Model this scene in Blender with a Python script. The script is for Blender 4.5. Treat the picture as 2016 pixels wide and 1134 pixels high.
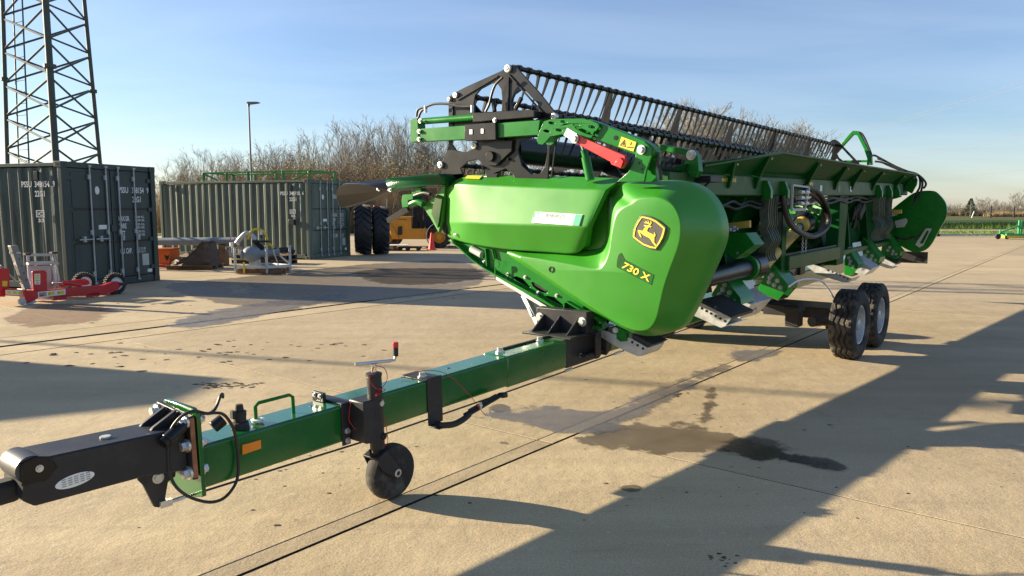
import bpy, bmesh, math, random
from mathutils import Vector, Matrix, geometry
for o in list(bpy.data.objects): bpy.data.objects.remove(o)
scene = bpy.context.scene
COL = scene.collection
R = math.radians
random.seed(7)

# ------------------------------------------------------------------ camera
cd = bpy.data.cameras.new('camera'); cam = bpy.data.objects.new('camera', cd); COL.objects.link(cam)
cd.sensor_width = 36.0; cd.lens = 26.25; cd.clip_start = 0.05; cd.clip_end = 3000
cam.location = (0, 0, 1.66)
cam.rotation_euler = (R(90) - math.atan(157 / 1470), 0, 0)
scene.camera = cam
scene.render.resolution_x = 1024; scene.render.resolution_y = 576

# ------------------------------------------------------------------ sky and sun
SUN_AZ, SUN_EL = 73.5, 14.8          # degrees left of the view axis, height
sun_dir = Vector((-math.sin(R(SUN_AZ)) * math.cos(R(SUN_EL)), math.cos(R(SUN_AZ)) * math.cos(R(SUN_EL)), math.sin(R(SUN_EL))))
world = bpy.data.worlds.new('World'); scene.world = world; world.use_nodes = True
wn = world.node_tree.nodes; wl = world.node_tree.links; wn.clear()
sky = wn.new('ShaderNodeTexSky'); sky.sky_type = 'NISHITA'; sky.sun_disc = False
sky.sun_elevation = R(SUN_EL); sky.sun_rotation = -R(SUN_AZ)
sky.air_density = 1.0; sky.dust_density = 0.35; sky.ozone_density = 3.0; sky.altitude = 0
bg = wn.new('ShaderNodeBackground'); bg.inputs['Strength'].default_value = 0.0545
wo = wn.new('ShaderNodeOutputWorld')
tc = wn.new('ShaderNodeTexCoord')
sep = wn.new('ShaderNodeSeparateXYZ'); wl.new(tc.outputs['Generated'], sep.inputs[0])
# thin high cirrus: noise stretched on a plane far above
addz = wn.new('ShaderNodeMath'); addz.operation = 'ADD'; addz.inputs[1].default_value = 0.12; wl.new(sep.outputs['Z'], addz.inputs[0])
dx = wn.new('ShaderNodeMath'); dx.operation = 'DIVIDE'; wl.new(sep.outputs['X'], dx.inputs[0]); wl.new(addz.outputs[0], dx.inputs[1])
dy = wn.new('ShaderNodeMath'); dy.operation = 'DIVIDE'; wl.new(sep.outputs['Y'], dy.inputs[0]); wl.new(addz.outputs[0], dy.inputs[1])
cmb = wn.new('ShaderNodeCombineXYZ'); wl.new(dx.outputs[0], cmb.inputs[0]); wl.new(dy.outputs[0], cmb.inputs[1])
mp = wn.new('ShaderNodeMapping'); mp.inputs['Scale'].default_value = (0.45, 1.1, 1); mp.inputs['Rotation'].default_value = (0, 0, R(14)); wl.new(cmb.outputs[0], mp.inputs[0])
nz = wn.new('ShaderNodeTexNoise'); nz.inputs['Scale'].default_value = 1.3; nz.inputs['Detail'].default_value = 7; nz.inputs['Roughness'].default_value = 0.55; nz.inputs['Distortion'].default_value = 0.5
wl.new(mp.outputs[0], nz.inputs['Vector'])
rp = wn.new('ShaderNodeValToRGB'); rp.color_ramp.elements[0].position = 0.30; rp.color_ramp.elements[1].position = 0.90
rp.color_ramp.elements[0].color = (0.02, 0.02, 0.02, 1); rp.color_ramp.elements[1].color = (0.16, 0.16, 0.16, 1)
wl.new(nz.outputs['Fac'], rp.inputs[0])
mx = wn.new('ShaderNodeMixRGB'); mx.blend_type = 'MIX'; mx.inputs[2].default_value = (9.0, 9.3, 9.8, 1)
tint = wn.new('ShaderNodeMixRGB'); tint.blend_type = 'MULTIPLY'; tint.inputs[0].default_value = 1.0; tint.inputs[2].default_value = (0.95, 0.95, 1.06, 1); wl.new(sky.outputs[0], tint.inputs[1])
wl.new(rp.outputs[0], mx.inputs[0]); wl.new(tint.outputs[0], mx.inputs[1])
wl.new(mx.outputs[0], bg.inputs[0]); wl.new(bg.outputs[0], wo.inputs[0])
sl = bpy.data.lights.new('sun', 'SUN'); sl.energy = 5.0; sl.angle = R(0.53); sl.color = (1.0, 0.85, 0.61)
so = bpy.data.objects.new('sun', sl); COL.objects.link(so)
so.rotation_euler = (-sun_dir).to_track_quat('-Z', 'Y').to_euler()
so.location = (0, 0, 60)
vs = scene.view_settings
vs.view_transform = 'Standard'; vs.look = 'None'; vs.exposure = 1.70; vs.gamma = 1.0; vs.use_curve_mapping = False

# ------------------------------------------------------------------ materials
MATS = {}
def mat(name, col, rough=0.5, metal=0.0, var=0.12, scale=6.0, bump=0.0, bscale=60.0, coat=0.0, dirt=None, dirt_amt=0.0, dscale=3.0, spec=0.5, stretch=None, rvar=0.15):
    m = bpy.data.materials.new(name); m.use_nodes = True
    nt = m.node_tree; n = nt.nodes; l = nt.links
    p = n['Principled BSDF']
    p.inputs['Metallic'].default_value = metal
    p.inputs['Specular IOR Level'].default_value = spec
    if coat:
        p.inputs['Coat Weight'].default_value = coat; p.inputs['Coat Roughness'].default_value = 0.12
    t = n.new('ShaderNodeTexCoord'); vec = t.outputs['Object']
    if stretch:
        mpn = n.new('ShaderNodeMapping'); mpn.inputs['Scale'].default_value = stretch; l.new(vec, mpn.inputs[0]); vec = mpn.outputs[0]
    ns = n.new('ShaderNodeTexNoise'); ns.inputs['Scale'].default_value = scale; ns.inputs['Detail'].default_value = 5; l.new(vec, ns.inputs['Vector'])
    cr = n.new('ShaderNodeValToRGB')
    lo = tuple(max(0, c * (1 - var)) for c in col) + (1,); hi = tuple(min(1, c * (1 + var)) for c in col) + (1,)
    cr.color_ramp.elements[0].position = 0.3; cr.color_ramp.elements[0].color = lo
    cr.color_ramp.elements[1].position = 0.7; cr.color_ramp.elements[1].color = hi
    l.new(ns.outputs['Fac'], cr.inputs[0]); cout = cr.outputs[0]
    if dirt:
        n2 = n.new('ShaderNodeTexNoise'); n2.inputs['Scale'].default_value = dscale; n2.inputs['Detail'].default_value = 8; n2.inputs['Roughness'].default_value = 0.65; l.new(vec, n2.inputs['Vector'])
        r2 = n.new('ShaderNodeValToRGB'); r2.color_ramp.elements[0].position = 0.5; r2.color_ramp.elements[1].position = 0.72
        r2.color_ramp.elements[0].color = (0, 0, 0, 1); r2.color_ramp.elements[1].color = (dirt_amt,) * 3 + (1,)
        l.new(n2.outputs['Fac'], r2.inputs[0])
        mxn = n.new('ShaderNodeMixRGB'); mxn.inputs[2].default_value = tuple(dirt) + (1,)
        l.new(r2.outputs[0], mxn.inputs[0]); l.new(cout, mxn.inputs[1]); cout = mxn.outputs[0]
    l.new(cout, p.inputs['Base Color'])
    mr = n.new('ShaderNodeMapRange'); mr.inputs['To Min'].default_value = max(0.03, rough - rvar * 0.6); mr.inputs['To Max'].default_value = min(1, rough + rvar)
    l.new(ns.outputs['Fac'], mr.inputs[0]); l.new(mr.outputs[0], p.inputs['Roughness'])
    if bump:
        n3 = n.new('ShaderNodeTexNoise'); n3.inputs['Scale'].default_value = bscale; n3.inputs['Detail'].default_value = 4; l.new(vec, n3.inputs['Vector'])
        b = n.new('ShaderNodeBump'); b.inputs['Strength'].default_value = bump; b.inputs['Distance'].default_value = 0.01
        l.new(n3.outputs['Fac'], b.inputs['Height']); l.new(b.outputs[0], p.inputs['Normal'])
    MATS[name] = m
    return m
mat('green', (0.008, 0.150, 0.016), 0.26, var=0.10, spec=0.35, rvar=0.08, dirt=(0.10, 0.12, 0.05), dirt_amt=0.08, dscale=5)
mat('green_beam', (0.002, 0.105, 0.014), 0.20, var=0.08, coat=0.75, spec=0.4, dirt=(0.09, 0.13, 0.065), dirt_amt=0.28, dscale=8)
mat('green_plastic', (0.030, 0.225, 0.011), 0.38, var=0.07, scale=3, coat=0.15, bump=0.03, bscale=300, dirt=(0.10, 0.20, 0.06), dirt_amt=0.16, dscale=2.2)
mat('green_dusty', (0.014, 0.075, 0.016), 0.40, var=0.15, dirt=(0.15, 0.14, 0.06), dirt_amt=0.35, dscale=4, spec=0.2)
mat('green_rear_shade', (0.003, 0.066, 0.011), 0.45, var=0.15, spec=0.10)  # header green darkened for the rear parts, their shade put into the colour
mat('green_shaded', (0.003, 0.060, 0.022), 0.24, var=0.06, spec=0.35, rvar=0.06)  # divider bar green, darkened to put its shade into the colour
mat('reel_black', (0.0150, 0.0155, 0.0170), 0.24, var=0.12, spec=0.3, rvar=0.06)
mat('divider_grey', (0.0100, 0.0092, 0.0080), 0.22, var=0.08, spec=0.3, rvar=0.06)
mat('charcoal', (0.026, 0.026, 0.029), 0.42, var=0.14, spec=0.3, dirt=(0.12, 0.11, 0.09), dirt_amt=0.15, dscale=6)
mat('black', (0.008, 0.008, 0.009), 0.28, var=0.15, spec=0.35)
mat('black_matt', (0.020, 0.020, 0.021), 0.75, var=0.2, dirt=(0.12, 0.10, 0.08), dirt_amt=0.25)
mat('black_gloss', (0.010, 0.011, 0.014), 0.33, var=0.1)
mat('plastic_grey', (0.030, 0.030, 0.033), 0.5, var=0.08)
mat('rubber', (0.020, 0.019, 0.018), 0.82, var=0.2, bump=0.25, bscale=50, dirt=(0.17, 0.14, 0.10), dirt_amt=0.75, dscale=6)
mat('hose', (0.012, 0.012, 0.013), 0.45)
mat('galv', (0.52, 0.54, 0.55), 0.42, metal=0.55, var=0.16, scale=14, dirt=(0.25, 0.24, 0.22), dirt_amt=0.3)
mat('zinc', (0.62, 0.62, 0.60), 0.35, metal=0.8, var=0.15, scale=20)
mat('chrome', (0.75, 0.75, 0.75), 0.12, metal=1.0, var=0.05)
mat('white', (0.75, 0.75, 0.74), 0.45, var=0.05, dirt=(0.4, 0.38, 0.33), dirt_amt=0.3)
mat('pale', (0.42, 0.44, 0.42), 0.5, var=0.1)
mat('red', (0.52, 0.012, 0.016), 0.35, var=0.08, coat=0.3)
mat('red_dirty', (0.50, 0.010, 0.016), 0.42, var=0.12, coat=0.2, dirt=(0.12, 0.05, 0.04), dirt_amt=0.4)
mat('yellow', (0.72, 0.52, 0.03), 0.45, var=0.05)
mat('yellow_dull', (0.50, 0.36, 0.07), 0.5, var=0.12, dirt=(0.2, 0.15, 0.08), dirt_amt=0.4)
mat('forklift_yellow', (0.60, 0.27, 0.02), 0.5, var=0.12, dirt=(0.2, 0.12, 0.05), dirt_amt=0.4)
mat('badge_yellow', (0.80, 0.62, 0.06), 0.35, var=0.03)
mat('badge_dark', (0.075, 0.070, 0.062), 0.4, var=0.08)
mat('orange', (0.75, 0.22, 0.01), 0.3, var=0.05, coat=0.5)
mat('orange_box', (0.72, 0.13, 0.012), 0.5, var=0.1)
mat('teal', (0.02, 0.35, 0.19), 0.5, var=0.05)
mat('rust', (0.13, 0.05, 0.025), 0.8, var=0.35, scale=30)
mat('rust_top', (0.24, 0.10, 0.05), 0.8, var=0.35, scale=20)
mat('shim', (0.12, 0.15, 0.115), 0.42, metal=0.35, var=0.3, scale=10)
mat('container', (0.026, 0.052, 0.048), 0.55, var=0.40, scale=2.6, dirt=(0.095, 0.120, 0.105), dirt_amt=0.85, dscale=2.4, stretch=(3.0, 3.0, 0.35))
mat('container_door', (0.016, 0.035, 0.034), 0.42, var=0.2, scale=2.0, dirt=(0.045, 0.062, 0.056), dirt_amt=0.7, dscale=2.0, stretch=(2.0, 2.0, 0.5))
mat('container_old', (0.070, 0.098, 0.076), 0.6, var=0.42, scale=2.6, dirt=(0.130, 0.150, 0.120), dirt_amt=0.85, dscale=2.2, stretch=(3.0, 3.0, 0.3))
mat('lettering', (0.70, 0.72, 0.70), 0.6, var=0.15, scale=30)
mat('letter_black', (0.015, 0.015, 0.015), 0.6)
mat('letter_grey', (0.22, 0.28, 0.24), 0.6)
mat('steel_bar', (0.34, 0.37, 0.39), 0.45, metal=0.4, var=0.15)
mat('tower', (0.070, 0.088, 0.078), 0.6, var=0.2, dirt=(0.05, 0.06, 0.05), dirt_amt=0.5, spec=0.2)
mat('post_grey', (0.20, 0.195, 0.18), 0.5, metal=0.2, var=0.15)
mat('steel_dark', (0.07, 0.07, 0.075), 0.4, metal=0.6, var=0.2)
mat('lamp_grey', (0.12, 0.125, 0.135), 0.5)
mat('pump_grey', (0.20, 0.24, 0.27), 0.5, var=0.15)
mat('wood', (0.20, 0.11, 0.055), 0.8, var=0.3, scale=8)
mat('card', (0.36, 0.24, 0.14), 0.85, var=0.15)
mat('tarp', (0.085, 0.058, 0.042), 0.7, var=0.25, scale=9, bump=0.4, bscale=12)
mat('aluminium', (0.40, 0.40, 0.39), 0.35, metal=0.5, var=0.1)
mat('cone', (0.75, 0.035, 0.025), 0.55, var=0.08)
mat('bark', (0.150, 0.130, 0.105), 0.9, var=0.3)
mat('twig', (0.215, 0.180, 0.140), 0.9, var=0.3)
mat('twig_pale', (0.245, 0.225, 0.190), 0.9, var=0.3)
mat('twig_far', (0.175, 0.155, 0.140), 0.9, var=0.3)
mat('scrub', (0.270, 0.182, 0.098), 0.9, var=0.45, scale=0.35)
mat('scrub_dark', (0.215, 0.150, 0.086), 0.9, var=0.45, scale=0.35)
mat('scrub_leaf', (0.225, 0.185, 0.080), 0.85, var=0.5, scale=0.3)
mat('conifer', (0.025, 0.055, 0.028), 0.8, var=0.3)
mat('hedge', (0.110, 0.086, 0.056), 0.9, var=0.45, scale=0.25)
mat('reed', (0.26, 0.19, 0.10), 0.9, var=0.35, scale=0.4)
mat('fence_wire', (0.12, 0.13, 0.12), 0.6)
mat('wire', (0.20, 0.21, 0.22), 0.7, spec=0.1)
mat('mud', (0.060, 0.040, 0.026), 0.9, var=0.4, scale=30, bump=0.5, bscale=80)
mat('sweeper_green', (0.015, 0.30, 0.11), 0.45, var=0.1)
mat('asphalt_joint', (0.020, 0.018, 0.016), 0.9, var=0.4, scale=20)
mat('red_wire', (0.45, 0.01, 0.01), 0.5)

# ------------------------------------------------------------------ mesh helpers
def ortho(d):
    d = Vector(d).normalized()
    u = d.cross(Vector((0, 0, 1)))
    if u.length < 1e-3: u = d.cross(Vector((0, 1, 0)))
    u.normalize(); return d, u, d.cross(u).normalized()
class MB:
    def __init__(s): s.v = []; s.f = []
    def add(s, vs_, fs):
        b = len(s.v); s.v += [tuple(p) for p in vs_]; s.f += [tuple(i + b for i in f) for f in fs]; return s
    def box(s, lo, hi):
        (a, b, c), (d, e, f) = lo, hi
        return s.add([(a, b, c), (d, b, c), (d, e, c), (a, e, c), (a, b, f), (d, b, f), (d, e, f), (a, e, f)],
                     [(0, 3, 2, 1), (4, 5, 6, 7), (0, 1, 5, 4), (1, 2, 6, 5), (2, 3, 7, 6), (3, 0, 4, 7)])
    def bar(s, p, q, w, h=None, up=(0, 0, 1)):
        p, q = Vector(p), Vector(q); h = h or w
        d = (q - p).normalized(); u = d.cross(Vector(up))
        if u.length < 1e-3: u = d.cross(Vector((0, 1, 0)))
        u.normalize(); w2 = u.cross(d).normalized()
        o = []
        for e in (p, q):
            for su, sw in ((-1, -1), (1, -1), (1, 1), (-1, 1)): o.append(e + u * su * w / 2 + w2 * sw * h / 2)
        return s.add(o, [(3, 2, 1, 0), (4, 5, 6, 7), (0, 1, 5, 4), (1, 2, 6, 5), (2, 3, 7, 6), (3, 0, 4, 7)])
    def tube(s, p, q, r, r2=None, n=12, cap=True):
        p, q = Vector(p), Vector(q); r2 = r if r2 is None else r2
        d, u, w = ortho(q - p); o = []
        for e, rr in ((p, r), (q, r2)):
            for i in range(n):
                t = 2 * math.pi * i / n; o.append(e + (u * math.cos(t) + w * math.sin(t)) * rr)
        fs = [(i, (i + 1) % n, n + (i + 1) % n, n + i) for i in range(n)]
        if cap: fs += [tuple(range(n - 1, -1, -1)), tuple(range(n, 2 * n))]
        return s.add(o, fs)
    def path(s, pts, r, n=8, closed=False):
        pts = [Vector(p) for p in pts]; N = len(pts); o = []; fs = []
        pu = None
        for i, p in enumerate(pts):
            a = pts[i - 1] if (i > 0 or closed) else p; b = pts[(i + 1) % N] if (i < N - 1 or closed) else p
            d = (b - a)
            if d.length < 1e-9: d = Vector((0, 0, 1))
            d.normalize()
            if pu is None: _, u, w = ortho(d)
            else:
                u = (pu - d * pu.dot(d)); u.normalize(); w = d.cross(u)
            pu = u
            rr = r[i] if isinstance(r, (list, tuple)) else r
            for k in range(n):
                t = 2 * math.pi * k / n; o.append(p + (u * math.cos(t) + w * math.sin(t)) * rr)
        M = N if closed else N - 1
        for i in range(M):
            j = (i + 1) % N
            for k in range(n): fs.append((i * n + k, i * n + (k + 1) % n, j * n + (k + 1) % n, j * n + k))
        if not closed: fs += [tuple(range(n - 1, -1, -1)), tuple((N - 1) * n + k for k in range(n))]
        return s.add(o, fs)
    def plate(s, poly, axis, d0, d1, holes=()):
        """extruded 2-D outline with holes; axis 'x': poly=(y,z), 'y': (x,z), 'z': (x,y)"""
        loops = [list(poly)] + [list(h) for h in holes]
        flat = [p for lp in loops for p in lp]
        tri = geometry.tessellate_polygon([[Vector((p[0], p[1], 0)) for p in lp] for lp in loops])
        def mk(p, d): return {'x': (d, p[0], p[1]), 'y': (p[0], d, p[1]), 'z': (p[0], p[1], d)}[axis]
        n = len(flat); o = [mk(p, d0) for p in flat] + [mk(p, d1) for p in flat]
        fs = [tuple(t) for t in tri] + [tuple(n + i for i in reversed(t)) for t in tri]
        b = 0
        for lp in loops:
            k = len(lp)
            for i in range(k): fs.append((b + i, b + (i + 1) % k, n + b + (i + 1) % k, n + b + i))
            b += k
        return s.add(o, fs)
    def lathe(s, c, axis, prof, n=32, closed=False):
        """prof: list of (along, radius)"""
        c = Vector(c); d, u, w = ortho(axis); o = []; fs = []; m = len(prof)
        for i in range(n):
            t = 2 * math.pi * i / n; e = u * math.cos(t) + w * math.sin(t)
            for (al, r) in prof: o.append(c + d * al + e * r)
        for i in range(n):
            j = (i + 1) % n
            for k in range(m - 1 + (1 if closed else 0)):
                k2 = (k + 1) % m; fs.append((i * m + k, j * m + k, j * m + k2, i * m + k2))
        return s.add(o, fs)
    def disc(s, c, axis, r, th, n=16):
        d = Vector(axis).normalized(); c = Vector(c); return s.tube(c - d * th / 2, c + d * th / 2, r, n=n)
    def bolt(s, c, axis, r=0.013, h=0.014):
        d = Vector(axis).normalized(); c = Vector(c)
        s.tube(c, c + d * h * 0.3, r * 1.5, n=12); return s.tube(c, c + d * h, r, n=6)
    def mesh(s, name, smooth=35):
        me = bpy.data.meshes.new(name); me.from_pydata(s.v, [], s.f)
        bm = bmesh.new(); bm.from_mesh(me)
        bmesh.ops.recalc_face_normals(bm, faces=bm.faces[:])
        if smooth:
            for f in bm.faces: f.smooth = True
            for e in bm.edges:
                if len(e.link_faces) == 2 and e.calc_face_angle(0) > R(smooth): e.smooth = False
        bm.to_mesh(me); bm.free(); return me
    def build(s, name, m, parent=None, smooth=35, bevel=0, kind=None):
        o = bpy.data.objects.new(name, s.mesh(name, smooth)); COL.objects.link(o)
        o.data.materials.append(MATS[m] if isinstance(m, str) else m)
        if parent: o.parent = parent
        if bevel:
            b = o.modifiers.new('bevel', 'BEVEL'); b.width = bevel; b.segments = 2; b.limit_method = 'ANGLE'; b.angle_limit = R(35); b.harden_normals = False
        if kind: o['kind'] = kind
        return o
def tag(o, label, cat, group=None):
    o['label'] = label; o['category'] = cat
    if group: o['group'] = group
    return o
def empty(name, label, cat, loc=(0, 0, 0), yaw=0.0, tilt=0.0, group=None):
    o = bpy.data.objects.new(name, None); COL.objects.link(o); o.empty_display_size = 0.2
    o.matrix_world = Matrix.Translation(Vector(loc)) @ Matrix.Rotation(R(yaw), 4, 'Z') @ Matrix.Rotation(-math.atan(tilt), 4, 'Y')
    return tag(o, label, cat, group)
def inst(src, name, parent, loc=(0, 0, 0), rot=(0, 0, 0), sc=(1, 1, 1)):
    o = bpy.data.objects.new(name, src if isinstance(src, bpy.types.Mesh) else src.data); COL.objects.link(o)
    o.parent = parent; o.location = loc; o.rotation_euler = rot; o.scale = sc; return o
def copy_tree(o, parent=None):
    c = o.copy(); COL.objects.link(c); c.parent = parent
    for ch in list(o.children): copy_tree(ch, c)
    return c
def lerp(a, b, t): return tuple(x + (y - x) * t for x, y in zip(a, b))
def spline(pts, n):
    """Catmull-Rom through pts (open), n samples per span"""
    pts = [Vector(p) for p in pts]; out = []
    for i in range(len(pts) - 1):
        p0 = pts[max(0, i - 1)]; p1 = pts[i]; p2 = pts[i + 1]; p3 = pts[min(len(pts) - 1, i + 2)]
        for k in range(n):
            t = k / n
            out.append(0.5 * ((2 * p1) + (p2 - p0) * t + (2 * p0 - 5 * p1 + 4 * p2 - p3) * t * t + (3 * p1 - p0 - 3 * p2 + p3) * t ** 3))
    out.append(pts[-1]); return out
def cspline(pts, n):
    pts = [Vector(p) for p in pts]; N = len(pts); out = []
    for i in range(N):
        p0, p1, p2, p3 = pts[i - 1], pts[i], pts[(i + 1) % N], pts[(i + 2) % N]
        for k in range(n):
            t = k / n
            out.append(0.5 * ((2 * p1) + (p2 - p0) * t + (2 * p0 - 5 * p1 + 4 * p2 - p3) * t * t + (3 * p1 - p0 - 3 * p2 + p3) * t ** 3))
    return out
def text(name, s, quad, m, parent, bold=0.0, fit=True):
    """lettering as flat mesh mapped on a quad (bl, br, tr, tl) in the parent's space"""
    cu = bpy.data.curves.new(name, 'FONT'); cu.body = s; cu.size = 1.0; cu.offset = bold; cu.resolution_u = 3
    to = bpy.data.objects.new('tmp', cu); COL.objects.link(to)
    dg = bpy.context.evaluated_depsgraph_get(); dg.update()
    me = bpy.data.meshes.new_from_object(to.evaluated_get(dg)); me.name = name
    bpy.data.objects.remove(to); bpy.data.curves.remove(cu)
    xs = [v.co.x for v in me.vertices]; ys = [v.co.y for v in me.vertices]
    x0, x1, y0, y1 = min(xs), max(xs), min(ys), max(ys)
    bl, br, tr, tl = [Vector(q) for q in quad]
    for v in me.vertices:
        a = (v.co.x - x0) / (x1 - x0); b = (v.co.y - y0) / (y1 - y0)
        v.co = (bl * (1 - a) + br * a) * (1 - b) + (tl * (1 - a) + tr * a) * b
    me.materials.clear(); me.materials.append(MATS[m])
    o = bpy.data.objects.new(name, me); COL.objects.link(o); o.parent = parent
    return o
def quad(name, corners, m, parent, th=0.0015, nrm=None):
    """thin sticker"""
    c = [Vector(p) for p in corners]; n = (c[1] - c[0]).cross(c[3] - c[0]).normalized()
    if nrm and n.dot(Vector(nrm)) < 0: n = -n
    b = MB(); b.add([p for p in c] + [p + n * th for p in c], [(0, 1, 2, 3), (7, 6, 5, 4), (0, 4, 5, 1), (1, 5, 6, 2), (2, 6, 7, 3), (3, 7, 4, 0)])
    return b.build(name, m, parent, smooth=0)
def X(x, pts): return [(x, p[0], p[1]) for p in pts]      # (y,z) at a given x
def Y(y, pts): return [(p[0], y, p[1]) for p in pts]      # (x,z) at a given y

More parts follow.
